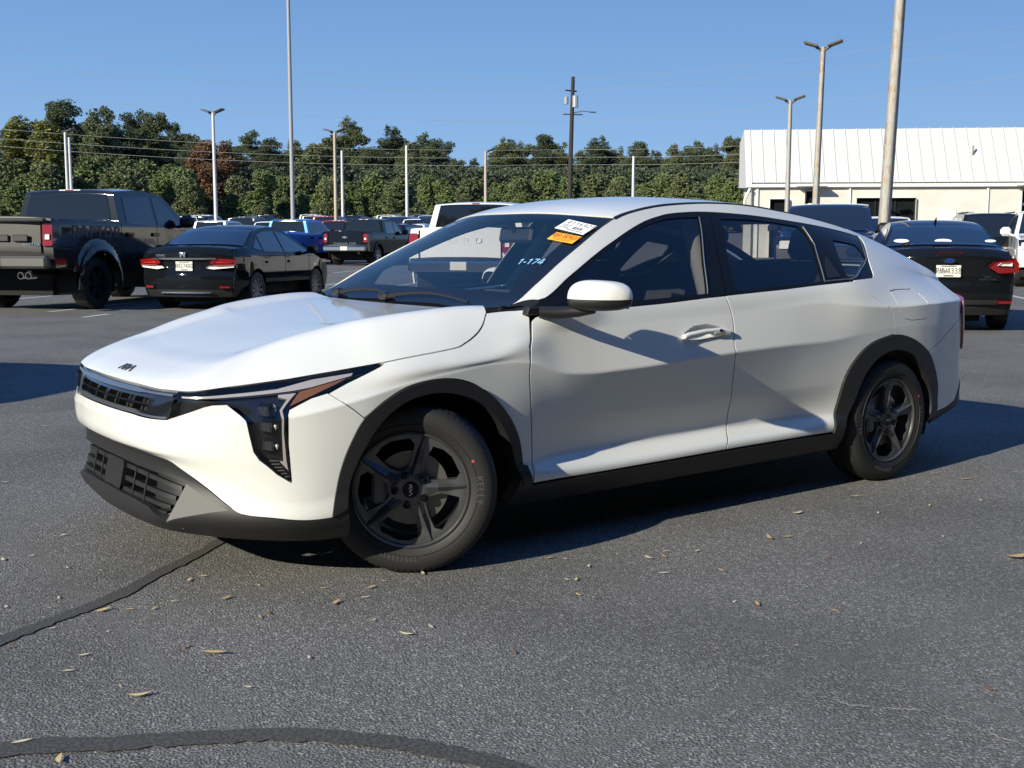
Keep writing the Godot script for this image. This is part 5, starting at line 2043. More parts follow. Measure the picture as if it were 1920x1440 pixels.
func rect(z0: float, y0: float, z1: float, y1: float, c := 0.0) -> Array:
	if c <= 0.0:
		return [Vector2(z0, y0), Vector2(z1, y0), Vector2(z1, y1), Vector2(z0, y1)]
	return [Vector2(z0 + c, y0), Vector2(z1 - c, y0), Vector2(z1, y0 + c), Vector2(z1, y1 - c), Vector2(z1 - c, y1), Vector2(z0 + c, y1), Vector2(z0, y1 - c), Vector2(z0, y0 + c)]

# lettering standing on a vehicle's rear, read from behind (z to the right); x is where the face lies
func rear_text(parent: Node, called: String, s: String, at: Vector3, height: float, m: Material, weight := 400, wide := 1.0, font := "Droid Sans", depth := 0.006) -> void:
	var mb := MB.new()
	mb.add(text_mesh(s, height, depth, font, weight), Transform3D(Basis(Vector3(0, 0, 1) * wide, Vector3(0, 1, 0), Vector3(-1, 0, 0)), at))
	part(called, mb, m, parent)

func plate(root: Node, at: Vector3, s: String, tilt := 0.0) -> void:
	var mb := MB.new()
	var b := Basis(Vector3(0, 0, 1), tilt)
	mb.box(at, Vector3(0.012, 0.155, 0.305), b, 0.004)
	part("licence_plate", mb, M.plate_white, root)
	if s:
		rear_text(root, "plate_number", s, at + Vector3(-0.008, 0.005, 0), 0.070, M.ink, 700, 0.78, "Droid Sans Mono", 0.002)
		mb = MB.new()
		mb.box(at + Vector3(-0.007, -0.058, 0), Vector3(0.003, 0.014, 0.12))
		mb.box(at + Vector3(-0.007, 0.064, 0), Vector3(0.003, 0.010, 0.18))
		part("plate_print", mb, M.lamp_grey, root)

func door_mirrors(root: Node3D, x: float, y: float, z: float, size: float, m: Material) -> void:
	for s in [-1.0, 1.0]:
		var mb := MB.new()
		mb.box(Vector3(x, y + 0.06 * size, (z + 0.13 * size) * s), Vector3(0.12, 0.17, 0.2) * size, Basis(Vector3.UP, 0.25 * s), 0.05 * size)
		mb.tube([Vector3(x + 0.02, y - 0.03, (z - 0.04) * s), Vector3(x, y + 0.01, (z + 0.06 * size) * s)], 0.025 * size, 6)
		part("door_mirror", mb, m, root)

func pickup(label: String, paint: Material, at: Vector3, turn: float, group := "", fine := false, k := {}) -> Node3D:
	var root := thing("pickup_truck", label, "pickup truck", at, turn, group)
	var sh := Shape.new()
	shapes[root] = sh
	var lift: float = k.get("lift", 0.0)
	sh.W = k.get("W", 1.0)
	sh.xf = 2.75
	sh.xr = -2.95
	sh.belt = 1.27 + lift
	sh.tum = 0.27
	sh.tuck = 0.05
	sh.taper = 0.05
	sh.bow = 0.07
	sh.crown = 0.035
	sh.flare = k.get("flare", 0.0)
	var r: float = k.get("tyre", 0.40)
	var axles := [1.95, -1.72]
	sh.arches = [[axles[0], r, r + 0.10], [axles[1], r, r + 0.10]]
	var sill := 0.48 + lift
	var prof := [[2.66, sill], [2.75, 0.62 + lift], [2.73, 1.0 + lift], [2.60, 1.17 + lift], [1.42, 1.27 + lift], [0.62, 1.86 + lift, 0.16], [-0.2, 1.91 + lift], [-0.955, 1.86 + lift, 0.08], [-1.02, 1.33 + lift, 0.02], [-2.93, 1.36 + lift, 0.03], [-2.95, 0.80 + lift], [-2.90, sill + 0.08]]
	var glass_legs := [["front_bumper", 0, 2, M.trim_dark if k.get("dark_front", false) else paint, 1.0], ["grille_face", 2, 3, M.grille_black, 1.0], ["hood", 3, 4, paint, 1.0], ["windshield", 4, 5, M.car_glass, 0.90], ["roof", 5, 7, paint, 1.0], ["rear_window", 7, 8, M.car_glass, 0.86], ["bed_cover", 8, 9, M.trim_plastic, 1.0], ["tailgate", 9, 10, k.get("gate", paint), 1.0], ["rear_apron", 10, 11, M.trim_dark, 1.0]]
	var b := sh.belt
	var windows := [[Vector2(1.12, b + 0.02), Vector2(0.25, b + 0.03), Vector2(0.25, b + 0.53), Vector2(0.46, b + 0.52), Vector2(0.66, b + 0.43)], [Vector2(0.15, b + 0.03), Vector2(-0.78, b + 0.04), Vector2(-0.72, b + 0.50), Vector2(0.15, b + 0.53)]]
	var extra := []
	if fine:
		for a in axles:
			var ar := []
			for q in 13:
				var e := PI * (-0.04 + 1.08 * q / 12.0)
				ar.append(Vector2(a + cos(e) * (r + 0.19), r + sin(e) * (r + 0.21)))
			for q in 13:
				var e := PI * (1.04 - 1.08 * q / 12.0)
				ar.append(Vector2(a + cos(e) * (r + 0.095), r + sin(e) * (r + 0.10)))
			extra.append(["wheel_flare", k.get("flare_mat", paint), ar, 0.035])
		for x in [0.20, -0.98]:
			extra.append(["door_gap", M.under, [Vector2(x, sill + 0.1), Vector2(x + 0.012, sill + 0.1), Vector2(x + 0.012, b + 0.02), Vector2(x, b + 0.02)], 0.002])
		for x in [0.02, -0.83]:
			extra.append(["door_handle", M.black_gloss, rect(x, b - 0.19, x + 0.22, b - 0.12, 0.02), 0.03])
	body(root, sh, prof, glass_legs, paint, sill, windows, simple_wheel(r, 0.28, k.get("spokes", 6), k.get("rim", M.rim_bright), fine), r, axles, sh.W - 0.16, fine, extra)
	# rear
	var lw := sh.W - 0.03
	for z in [[lw - 0.19, lw], [-lw, -lw + 0.19]]:
		var l := on_face(root, "tail_light", sh.rear, rect(z[0], 0.92 + lift, z[1], 1.27 + lift, 0.02), k.get("lamp", M.tail_red), -0.02)
		var zc: float = (z[0] + z[1]) * 0.5
		on_face(l[0], "reverse_light", sh.rear, rect(zc - 0.05, 1.02 + lift, zc + 0.05, 1.11 + lift, 0.01), M.lamp_white, -0.028)
	var bm := MB.new()
	bm.box(Vector3(-3.0, 0.66 + lift, 0), Vector3(0.16, 0.20, sh.W * 1.9), Basis(), 0.04)
	part("rear_bumper", bm, k.get("bumper", M.chrome_far), root)
	plate(root, Vector3(-3.09, 0.67 + lift, 0), k.get("plate", ""))
	bm = MB.new()
	bm.box(Vector3(-0.90, 1.875 + lift, 0), Vector3(0.06, 0.05, 0.44), Basis(), 0.015)
	var tb := part("third_brake_light", bm, M.lamp_white if k.get("white_third", true) else M.tail_red, root)
	bm = MB.new()
	bm.box(Vector3(-0.925, 1.875 + lift, 0), Vector3(0.03, 0.04, 0.16), Basis(), 0.008)
	part("brake_light_lens", bm, M.tail_red, tb)
	door_mirrors(root, 1.0, b + 0.02, sh.half(1.0, b), 1.35, M.trim_dark if paint != M.white_far else paint)
	# front
	for s in [-1.0, 1.0]:
		var z0: float = (sh.W - 0.10) * s
		on_face(root, "headlight", sh.front, rect(minf(z0, z0 - 0.26 * s), 0.92 + lift, maxf(z0, z0 - 0.26 * s), 1.08 + lift, 0.02), M.lamp_white, 0.02)
	on_face(root, "grille_bar", sh.front, rect(-0.62, 0.98 + lift, 0.62, 1.02 + lift), M.chrome_far, 0.025)
	if fine:
		on_face(root, "rear_gap", sh.rear, rect(lw - 0.205, 0.80 + lift, lw - 0.195, 1.33 + lift), M.under, -0.003)
		on_face(root, "rear_gap", sh.rear, rect(-lw + 0.195, 0.80 + lift, -lw + 0.205, 1.33 + lift), M.under, -0.003)
	var axle := MB.new()
	axle.tube([Vector3(axles[1], r, -0.8), Vector3(axles[1], r, 0.8)], 0.06, 8)
	axle.lathe([[0.0, -0.14], [0.14, -0.08], [0.16, 0.0], [0.14, 0.08], [0.0, 0.14]], 12, Vector3(axles[1], r, 0))
	axle.tube([Vector3(-1.9, 0.50 + lift * 0.5, 0.55), Vector3(-3.0, 0.48 + lift, 0.62)], 0.05, 8)
	part("rear_axle", axle, M.under, root)

	return root

func sedan(label: String, paint: Material, at: Vector3, turn: float, group := "", fine := false, k := {}) -> Node3D:
	var root := thing("parked_sedan", label, "car", at, turn, group)
	var sh := Shape.new()
	shapes[root] = sh
	sh.W = k.get("W", 0.885)
	sh.xf = 2.25
	sh.xr = -2.26
	sh.belt = 0.93
	sh.tum = 0.56
	sh.taper = 0.10
	sh.bow = k.get("bow", 0.16)
	sh.crown = 0.04
	var r := 0.318
	var axles := [1.36, -1.31]
	sh.arches = [[axles[0], r, r + 0.055], [axles[1], r, r + 0.055]]
	var sill := 0.20
	var ty: float = k.get("trunk", 1.0)
	var top: float = k.get("top", 1.42)
	var prof := [[2.17, sill], [2.25, 0.45], [2.20, 0.66], [2.05, 0.74], [1.25, 0.92], [0.30, top - 0.04, 0.25], [-0.25, top, 0.3], [-0.85, top - 0.06, 0.3], [-1.62, ty + 0.02, 0.12], [-2.16, ty + 0.005, 0.05], [-2.25, ty - 0.10, 0.06], [-2.20, 0.66], [-2.26, 0.55], [-2.24, 0.34], [-2.18, sill + 0.03]]
	var legs := [["front_bumper", 0, 2, paint, 1.0], ["grille_face", 2, 3, M.grille_black, 1.0], ["hood", 3, 4, paint, 1.0], ["windshield", 4, 5, M.car_glass, 0.92], ["roof", 5, 7, paint, 1.0], ["rear_window", 7, 8, M.car_glass, 0.92], ["trunk_lid", 8, 11, paint, 1.0], ["rear_bumper", 11, 13, paint, 1.0], ["rear_valance", 13, 14, M.trim_plastic, 1.0]]
	var b := sh.belt
	var h := top - 0.09
	var windows := [[Vector2(0.98, b + 0.025), Vector2(-0.10, b + 0.04), Vector2(-0.10, h), Vector2(0.22, h - 0.03), Vector2(0.55, h - 0.17)], [Vector2(-0.17, b + 0.04), Vector2(-0.98, b + 0.055), Vector2(-0.95, h - 0.08), Vector2(-0.62, h - 0.01), Vector2(-0.17, h)], [Vector2(-1.03, b + 0.06), Vector2(-1.34, b + 0.10), Vector2(-1.02, h - 0.11)]]
	var extra := []
	if fine:
		for x in [-0.135, 0.98]:
			extra.append(["door_gap", M.under, [Vector2(x, sill + 0.12), Vector2(x + 0.010, sill + 0.12), Vector2(x + 0.010, b + 0.01), Vector2(x, b + 0.01)], 0.002])
		for x in [0.0, -0.95]:
			extra.append(["door_handle", paint, rect(x, b - 0.155, x + 0.20, b - 0.115, 0.012), 0.028])
	body(root, sh, prof, legs, paint, sill, windows, simple_wheel(r, 0.21, k.get("spokes", 10), k.get("rim", M.rim_bright), fine), r, axles, sh.W - 0.11, fine, extra)
	door_mirrors(root, 0.86, b + 0.03, sh.half(0.86, b), 1.0, paint)
	for s in [-1.0, 1.0]:
		var z0: float = (sh.W - 0.12) * s
		on_face(root, "headlight", sh.front, rect(minf(z0, z0 - 0.30 * s), 0.58, maxf(z0, z0 - 0.30 * s), 0.68, 0.02), M.lamp_white, 0.02)
	if k.has("lamps"):
		for l in k.lamps:
			on_face(root, l[0], sh.rear, l[1], l[2], l[3], 0.02, true)
	else:
		on_face(root, "tail_light", sh.rear, rect(sh.W - 0.42, 0.74, sh.W - 0.10, 0.90, 0.02), M.tail_red, -0.02, 0.02, true)
		plate(root, sh.rear(0, 0.78) + Vector3(-0.012, 0, 0), "")
	for l in k.get("rear", []):
		on_face(root, l[0], sh.rear, l[1], l[2], l[3])
	if k.has("plate"):
		plate(root, sh.rear(0, k.plate_y) + Vector3(-0.016, 0, 0), k.plate)
	return root

func suv(label: String, paint: Material, at: Vector3, turn: float, group := "", fine := false, k := {}) -> Node3D:
	var root := thing("sport_utility_vehicle", label, "suv", at, turn, group)
	var sh := Shape.new()
	shapes[root] = sh
	sh.W = k.get("W", 0.97)
	sh.xf = 2.4
	sh.xr = -2.4
	sh.belt = 1.10
	sh.tum = 0.36
	sh.taper = 0.09
	sh.bow = 0.13
	var r := 0.37
	var axles := [1.45, -1.42]
	sh.arches = [[axles[0], r, r + 0.07], [axles[1], r, r + 0.07]]
	var sill := 0.30
	var top: float = k.get("top", 1.76)
	var prof := [[2.32, sill], [2.4, 0.55], [2.36, 0.85], [2.2, 0.98], [1.25, 1.10], [0.45, top - 0.05, 0.2], [-0.5, top, 0.3], [-1.95, top - 0.06, 0.14], [-2.28, 1.14, 0.1], [-2.38, 0.90], [-2.40, 0.60], [-2.30, sill + 0.03]]
	var legs := [["front_bumper", 0, 2, paint, 1.0], ["grille_face", 2, 3, M.grille_black, 1.0], ["hood", 3, 4, paint, 1.0], ["windshield", 4, 5, M.car_glass, 0.92], ["roof", 5, 7, paint, 1.0], ["rear_window", 7, 8, M.car_glass, 0.90], ["tailgate", 8, 10, paint, 1.0], ["rear_bumper", 10, 11, M.trim_plastic, 1.0]]
	var b := sh.belt
	var h := top - 0.11
	var windows := [[Vector2(1.02, b + 0.02), Vector2(0.10, b + 0.03), Vector2(0.10, h), Vector2(0.40, h - 0.02), Vector2(0.66, h - 0.15)], [Vector2(0.03, b + 0.03), Vector2(-0.92, b + 0.05), Vector2(-0.92, h), Vector2(0.03, h)], [Vector2(-1.0, b + 0.05), Vector2(-1.95, b + 0.08), Vector2(-1.75, h - 0.06), Vector2(-1.0, h)]]
	body(root, sh, prof, legs, paint, sill, windows, simple_wheel(r, 0.24, 5, M.rim_bright, fine), r, axles, sh.W - 0.12, fine)
	door_mirrors(root, 0.9, b + 0.03, sh.half(0.9, b), 1.15, paint)
	on_face(root, "tail_light", sh.rear, rect(sh.W - 0.30, 0.86, sh.W - 0.08, 1.10, 0.02), M.tail_red, -0.02, 0.02, true)
	plate(root, sh.rear(0, 0.82) + Vector3(-0.012, 0, 0), "")
	for s in [-1.0, 1.0]:
		var z0: float = (sh.W - 0.14) * s
		on_face(root, "headlight", sh.front, rect(minf(z0, z0 - 0.30 * s), 0.78, maxf(z0, z0 - 0.30 * s), 0.90, 0.02), M.lamp_white, 0.02)
	var rr := MB.new()
	rr.tube([Vector3(0.2, top + 0.03, 0.62), Vector3(-1.5, top + 0.02, 0.60)], 0.02, 6)
	part("roof_rail", rr, M.trim_dark, root)
	rr = MB.new()
	rr.tube([Vector3(0.2, top + 0.03, -0.62), Vector3(-1.5, top + 0.02, -0.60)], 0.02, 6)
	part("roof_rail", rr, M.trim_dark, root)
	return root

func vehicles() -> void:
	var a := heading(13.0)
	# black off-road pickup at the left edge
	var rw := ground_at(19.2, -7.05)
	var fwd := Basis(Vector3.UP, a) * Vector3(1, 0, 0)
	var side := Basis(Vector3.UP, a) * Vector3(0, 0, 1)
	var t := pickup("big matt black off-road pickup with wide arches at the left edge", M.paint_charcoal, rw - side * 0.97 + fwd * 1.72, a, "", true, {"lift": 0.15, "W": 1.03, "flare": 0.055, "tyre": 0.44, "gate": M.gate_grey, "bumper": M.bumper_grey, "rim": M.trim_dark, "lamp": M.tail_red, "dark_front": true, "flare_mat": M.paint_charcoal})
	rear_text(t, "tailgate_badge", "RAPTOR", rear_of(t, 0.63, 1.09) + Vector3(-0.004, 0, 0), 0.045, M.chrome_far, 700, 1.3)
	var gp := MB.new()
	gp.box(Vector3(-2.965, 1.19, 0.46), Vector3(0.03, 0.11, 0.28), Basis(), 0.012)
	gp.box(Vector3(-2.965, 1.19, -0.2), Vector3(0.03, 0.11, 0.9), Basis(), 0.012)
	part("tailgate_inset", gp, M.trim_plastic, t)
	gp = MB.new()
	gp.box(Vector3(-2.96, 1.475, 0), Vector3(0.10, 0.06, 1.86), Basis(), 0.025)
	part("tailgate_cap", gp, M.gate_grey, t)
	var st := MB.new()
	st.add(text_mesh("RAPTOR", 0.20, 0.004, "Droid Sans", 700), Transform3D(Basis(Vector3(1, 0, 0) * 1.35, Vector3(0, 1, 0), Vector3(0, 0, 1)), Vector3(-1.72, 1.30, 1.022)))
	part("side_lettering", st, M.decal_grey, t)
	gp = MB.new()
	for z in [0.56, 0.70]:
		gp.lathe([[0.055, 0.0], [0.055, 0.16], [0.048, 0.16], [0.044, 0.0]], 16, Vector3(-2.98, 0.60, z), Basis(Vector3.UP, -PI / 2))
	part("exhaust_tip", gp, M.chrome_far, t)
	pickup("dark pickup standing outside the left of the photo whose shadow falls into it", M.paint_black, Vector3(5.3, 0.0, 5.4), heading(13.0))
	# black sedan beside it
	var cs := ground_at(18.7, -5.42)
	fwd = Basis(Vector3.UP, heading(12.0)) * Vector3(1, 0, 0)
	var redl := []
	redl.append(["tail_light", [Vector2(0.42, 0.80), Vector2(0.50, 0.885), Vector2(0.86, 0.86), Vector2(0.86, 0.76), Vector2(0.56, 0.745)], M.tail_red, -0.025])
	redl.append(["reverse_light", [Vector2(0.36, 0.715), Vector2(0.42, 0.75), Vector2(0.84, 0.765), Vector2(0.82, 0.725), Vector2(0.50, 0.69)], M.lamp_white, -0.025])
	redl.append(["lamp_glow_bar", [Vector2(0.50, 0.80), Vector2(0.53, 0.83), Vector2(0.80, 0.815), Vector2(0.80, 0.795)], M.tail_bright, -0.032])
	redl.append(["rear_reflector", rect(0.58, 0.385, 0.76, 0.425, 0.01), M.tail_red, -0.02])
	t = sedan("glossy black sedan with red tail lamps parked beside the black pickup", M.paint_black, cs + fwd * 2.26, heading(12.0), "", true, {"W": 0.885, "lamps": redl, "plate": "RH27400", "plate_y": 0.74, "trunk": 1.02, "rim": M.rim_machined, "spokes": 10, "rear": [["chrome_bar", [Vector2(-0.56, 0.855), Vector2(0.56, 0.855), Vector2(0.56, 0.88), Vector2(-0.56, 0.88)], M.chrome_far, -0.03], ["bumper_strip", rect(-0.46, 0.30, 0.46, 0.325), M.chrome_far, -0.02]]})
	rear_text(t, "trunk_lettering", "CIVIC", rear_of(t, -0.43, 0.915) + Vector3(-0.006, 0, 0), 0.035, M.chrome_far, 700, 1.3)
	var em := MB.new()
	em.prism(PackedVector2Array([Vector2(-0.055, 0.045), Vector2(-0.032, 0.045), Vector2(-0.024, 0.01), Vector2(0.024, 0.01), Vector2(0.032, 0.045), Vector2(0.055, 0.045), Vector2(0.042, -0.045), Vector2(0.020, -0.045), Vector2(0.016, -0.012), Vector2(-0.016, -0.012), Vector2(-0.020, -0.045), Vector2(-0.042, -0.045)]), 0.01, Transform3D(Basis(Vector3(0, 0, 1), Vector3(0, 1, 0), Vector3(-1, 0, 0)), Vector3(-2.285, 0.93, 0)))
	part("trunk_emblem", em, M.chrome_far, t)
	# blue and black pickups further back
	pickup("bright blue pickup behind the black sedan", M.paint_blue, ground_at(50.0, -9.4), heading(16.0), "", true, {"lift": 0.02})
	t = pickup("black pickup with chrome rear bumper and white plate beside the blue pickup", M.paint_black, ground_at(49.5, -6.1), heading(15.0), "", true, {"lift": 0.03, "plate": ""})
	rear_text(t, "tailgate_lettering", "Badlands 1500", rear_of(t, 0.0, 0.90), 0.085, M.chrome_far, 400, 1.25)
	em = MB.new()
	em.box(Vector3(-2.97, 1.15, 0), Vector3(0.02, 0.06, 0.24), Basis(), 0.01)
	em.box(Vector3(-2.97, 1.15, 0), Vector3(0.022, 0.11, 0.10), Basis(), 0.01)
	part("tailgate_emblem", em, M.chrome_far, t)
	# white pickup right behind the white sedan
	t = pickup("white pickup seen over the hood and through the windshield of the white sedan", M.white_far, ground_at(24.0, -0.62), heading(7.0), "", true, {"lift": 0.0, "plate": ""})
	rear_text(t, "tailgate_lettering", "F O R D", rear_of(t, 0.0, 1.14), 0.12, M.white_far, 700, 1.5, "Droid Sans", 0.003)
	# dark sedan at the right
	var fl := []
	fl.append(["tail_light", [Vector2(0.48, 0.86), Vector2(0.56, 0.93), Vector2(0.82, 0.965), Vector2(0.87, 0.90), Vector2(0.87, 0.79), Vector2(0.62, 0.775)], M.tail_red, -0.03])
	fl.append(["reverse_light", [Vector2(0.60, 0.875), Vector2(0.64, 0.91), Vector2(0.78, 0.915), Vector2(0.78, 0.87)], M.lamp_white, -0.037])
	fl.append(["rear_reflector", rect(0.60, 0.385, 0.80, 0.43, 0.01), M.tail_red, -0.02])
	var ah := heading(13.0)
	fwd = Basis(Vector3.UP, ah) * Vector3(1, 0, 0)
	t = sedan("black sedan with white round stickers on its rear window behind the white car's tail", M.paint_black, ground_at(14.7, 5.66) + fwd * 2.26, ah, "", true, {"W": 0.885, "bow": 0.20, "top": 1.47, "trunk": 1.06, "lamps": fl, "plate": "RMW4338", "plate_y": 0.80, "rear": [["bumper_pad", rect(-0.62, 0.375, 0.62, 0.45, 0.01), M.trim_plastic, -0.012], ["spoiler_light", rect(-0.16, 1.0, 0.16, 1.035, 0.01), M.tail_red, -0.02]]})
	em = MB.new()
	var oval := PackedVector2Array()
	for q in 28:
		oval.append(Vector2(cos(TAU * q / 28) * 0.075, sin(TAU * q / 28) * 0.031))
	var ox := Transform3D(Basis(Vector3(0, 0, 1), Vector3(0, 1, 0), Vector3(-1, 0, 0)), Vector3(-2.30, 0.935, 0))
	em.prism(oval, 0.012, ox, 0.002)
	var ov := part("trunk_emblem", em, M.chrome_far, t)
	em = MB.new()
	var oval2 := PackedVector2Array()
	for p in oval:
		oval2.append(p * 0.86)
	em.prism(oval2, 0.006, ox.translated(Vector3(-0.003, 0, 0)), 0.001)
	part("emblem_field", em, M.emblem_blue, ov)
	rear_text(ov, "emblem_lettering", "Ford", Vector3(-2.305, 0.935, 0), 0.034, M.chrome_far, 700, 1.2, "Droid Serif", 0.003)
	rear_text(t, "trunk_lettering", "SEL", rear_of(t, 0.50, 0.73) + Vector3(-0.012, 0, 0), 0.026, M.chrome_far, 700, 1.4)
	rear_text(t, "trunk_lettering", "FLEX-FUEL", rear_of(t, 0.50, 0.695) + Vector3(-0.012, 0, 0), 0.022, M.chrome_far, 700, 1.4)
	for q in [[-0.52, 0.10], [0.02, 0.11], [0.62, 0.07]]:
		var mb := MB.new()
		var pts := PackedVector2Array()
		for e in 20:
			pts.append(Vector2(cos(TAU * e / 20) * q[1], sin(TAU * e / 20) * q[1] * 0.42))
		var rn := Vector3(-0.55, 0.83, 0).normalized()
		mb.prism(pts, 0.004, Transform3D(Basis(Vector3(0, 0, 1), Vector3(0.83, 0.55, 0).normalized(), rn), Vector3(-1.46, 1.165, q[0]) + rn * 0.035))
		part("window_sticker", mb, M.sticker_white, t)
	em = MB.new()
	em.tube([Vector3(-0.75, 1.46, 0), Vector3(-0.85, 1.52, 0)], [0.02, 0.005], 6)
	part("roof_antenna", em, M.trim_dark, t)
	# beyond, on the right
	pickup("dark navy pickup facing the camera left of the tall rusty pole", M.paint_navy, ground_at(26.0, 7.25), heading(198.0), "", true, {"lift": 0.05, "dark_front": true})
	suv("white suv between the navy pickup and the tall rusty pole", M.white_far, ground_at(47.0, 15.6), heading(188.0), "", false)
	suv("large black suv behind the roof of the right black sedan", M.paint_black, ground_at(33.0, 13.6), heading(14.0), "", false, {"W": 1.0, "top": 1.88})
	pickup("dark pickup showing its tailgate under the far right door", M.paint_black, ground_at(47.0, 20.4), heading(10.0))
	pickup("white pickup cut by the right edge of the photo", M.white_far, ground_at(30.0, 14.2), heading(200.0))
	suv("grey suv left of the large black suv", M.paint_grey, ground_at(44.0, 16.9), heading(15.0))
	suv("blue-grey suv just behind the large black suv", M.paint_bluegrey, ground_at(38.0, 15.2), heading(14.0), "", false, {"top": 1.72})
	pickup("white pickup with tow mirrors behind the rusty pole base", M.white_far, ground_at(40.0, 13.0), heading(193.0), "", false)
	# far rows on the left
	pickup("white pickup past the left edge behind the black pickup", M.white_far, ground_at(58.0, -26.0), heading(14.0))
	suv("tall white boxy suv facing left of the nearest white lamp post", M.white_far, ground_at(72.0, -20.6), heading(170.0), "", false, {"top": 1.95})
	sedan("white sedan nose under the nearest white lamp post", M.white_far, ground_at(66.0, -17.6), heading(190.0))
	pickup("white pickup roof just above the black sedan's roof", M.white_far, ground_at(58.0, -14.9), heading(14.0))
	pickup("dark grey pickup above the black sedan's rear window pillar", M.paint_grey, ground_at(70.0, -16.2), heading(13.0))
	suv("white suv left of the tallest pole", M.white_far, ground_at(64.0, -12.9), heading(14.0))
	pickup("red pickup right of the tan lamp post", M.paint_red, ground_at(60.0, -8.9), heading(13.0))
	sedan("dark sedan between the blue pickup and the black pickup", M.paint_grey, ground_at(57.0, -8.0), heading(14.0))
	pickup("black pickup just behind the black pickup with chrome bumper", M.paint_black, ground_at(59.0, -7.2), heading(14.0))
	suv("dark suv right of the black pickup with chrome bumper", M.paint_black, ground_at(54.0, -5.2), heading(14.0))
	suv("white suv left of the white pickup cab", M.white_far, ground_at(58.0, -4.6), heading(14.0))
	var far := "vehicles in the farthest rows of the lot"
	var list := [[86.0, -40.5, 0, 0], [85.0, -18.6, 1, 1], [88.0, -15.0, 0, 0], [86.0, -11.6, 2, 3], [84.0, -8.6, 0, 0], [88.0, -5.6, 2, 2], [86.0, -30.0, 1, 2], [104.0, -22.0, 0, 1], [106.0, -18.0, 2, 0], [105.0, -14.4, 1, 2], [104.0, -11.2, 0, 0], [107.0, -8.2, 2, 0], [105.0, -5.0, 1, 1], [103.0, -2.6, 0, 2], [88.0, -24.0, 1, 0], [90.0, -20.0, 1, 3]]
	var where := ["half hidden at the left edge of the lot", "beneath the brown-leaved tree", "left of the tall grey pole in the back row", "below the tan post in the back row", "right of the tan post in the back row", "left of the white pickup's cab in the back row", "behind the black pickup's cab", "in the last row before the brown-leaved tree", "in the last row left of the tall grey pole", "in the last row right of the tall grey pole", "in the last row behind the red pickup", "in the last row behind the slim white post", "in the last row below the rightmost white post", "in the last row nearest the white pickup's cab", "far back behind the black pickup's mirror", "far back left of the nearest white lamp post"]
	var paints := [M.white_far, M.paint_black, M.paint_silver, M.paint_bluegrey]
	var words := ["white", "black", "silver", "blue-grey"]
	# a second scatter of small ones between them
	var more := [[78.0, -23.5, 1, 0], [80.0, -21.8, 0, 1], [76.0, -14.2, 2, 0], [79.0, -12.6, 0, 4], [81.0, -10.2, 1, 1], [77.0, -7.4, 0, 3], [75.0, -5.8, 1, 0], [95.0, -25.5, 0, 0], [96.0, -16.6, 1, 0], [94.0, -13.0, 0, 1], [97.0, -9.8, 2, 2], [95.0, -6.8, 0, 0], [98.0, -4.0, 1, 3], [72.0, -11.0, 2, 1], [70.0, -4.6, 0, 1], [114.0, -20.0, 0, 0], [116.0, -12.6, 1, 0], [115.0, -9.0, 0, 2], [114.0, -6.0, 1, 0], [68.0, -13.9, 1, 1]]
	var spots := ["beside the foot of the brown-leaved tree", "before the brown-leaved tree's right side", "just left of the tallest grey pole", "just right of the tallest grey pole", "above the blue pickup's hood", "behind the red pickup's cab", "right of the slim post amid the cars", "far left behind the black sedan's roof", "behind the tallest grey pole", "between the tallest grey pole and the tan post", "directly behind the tan post", "directly behind the slim post right of the tan one", "above the cab of the dark suv", "beside the blue pickup's cab", "left of the white pickup's bed", "in the farthest row below the brown-leaved tree's right edge", "in the farthest row left of the tan post", "in the farthest row right of the tan post", "in the farthest row near the white pickup's cab", "left of the blue pickup's roof"]
	list.append_array(more)
	where.append_array(spots)
	paints.append(M.paint_red)
	words.append("red")
	for q in list.size():
		var e: Array = list[q]
		var p := ground_at(e[0], e[1])
		var dir := heading(14.0 if q % 3 else 193.0)
		if e[2] == 0:
			pickup("small %s pickup %s" % [words[e[3]], where[q]], paints[e[3]], p, dir, far)
		elif e[2] == 1:
			suv("small %s suv %s" % [words[e[3]], where[q]], paints[e[3]], p, dir, far)
		else:
			sedan("small %s sedan %s" % [words[e[3]], where[q]], paints[e[3]], p, dir, far)

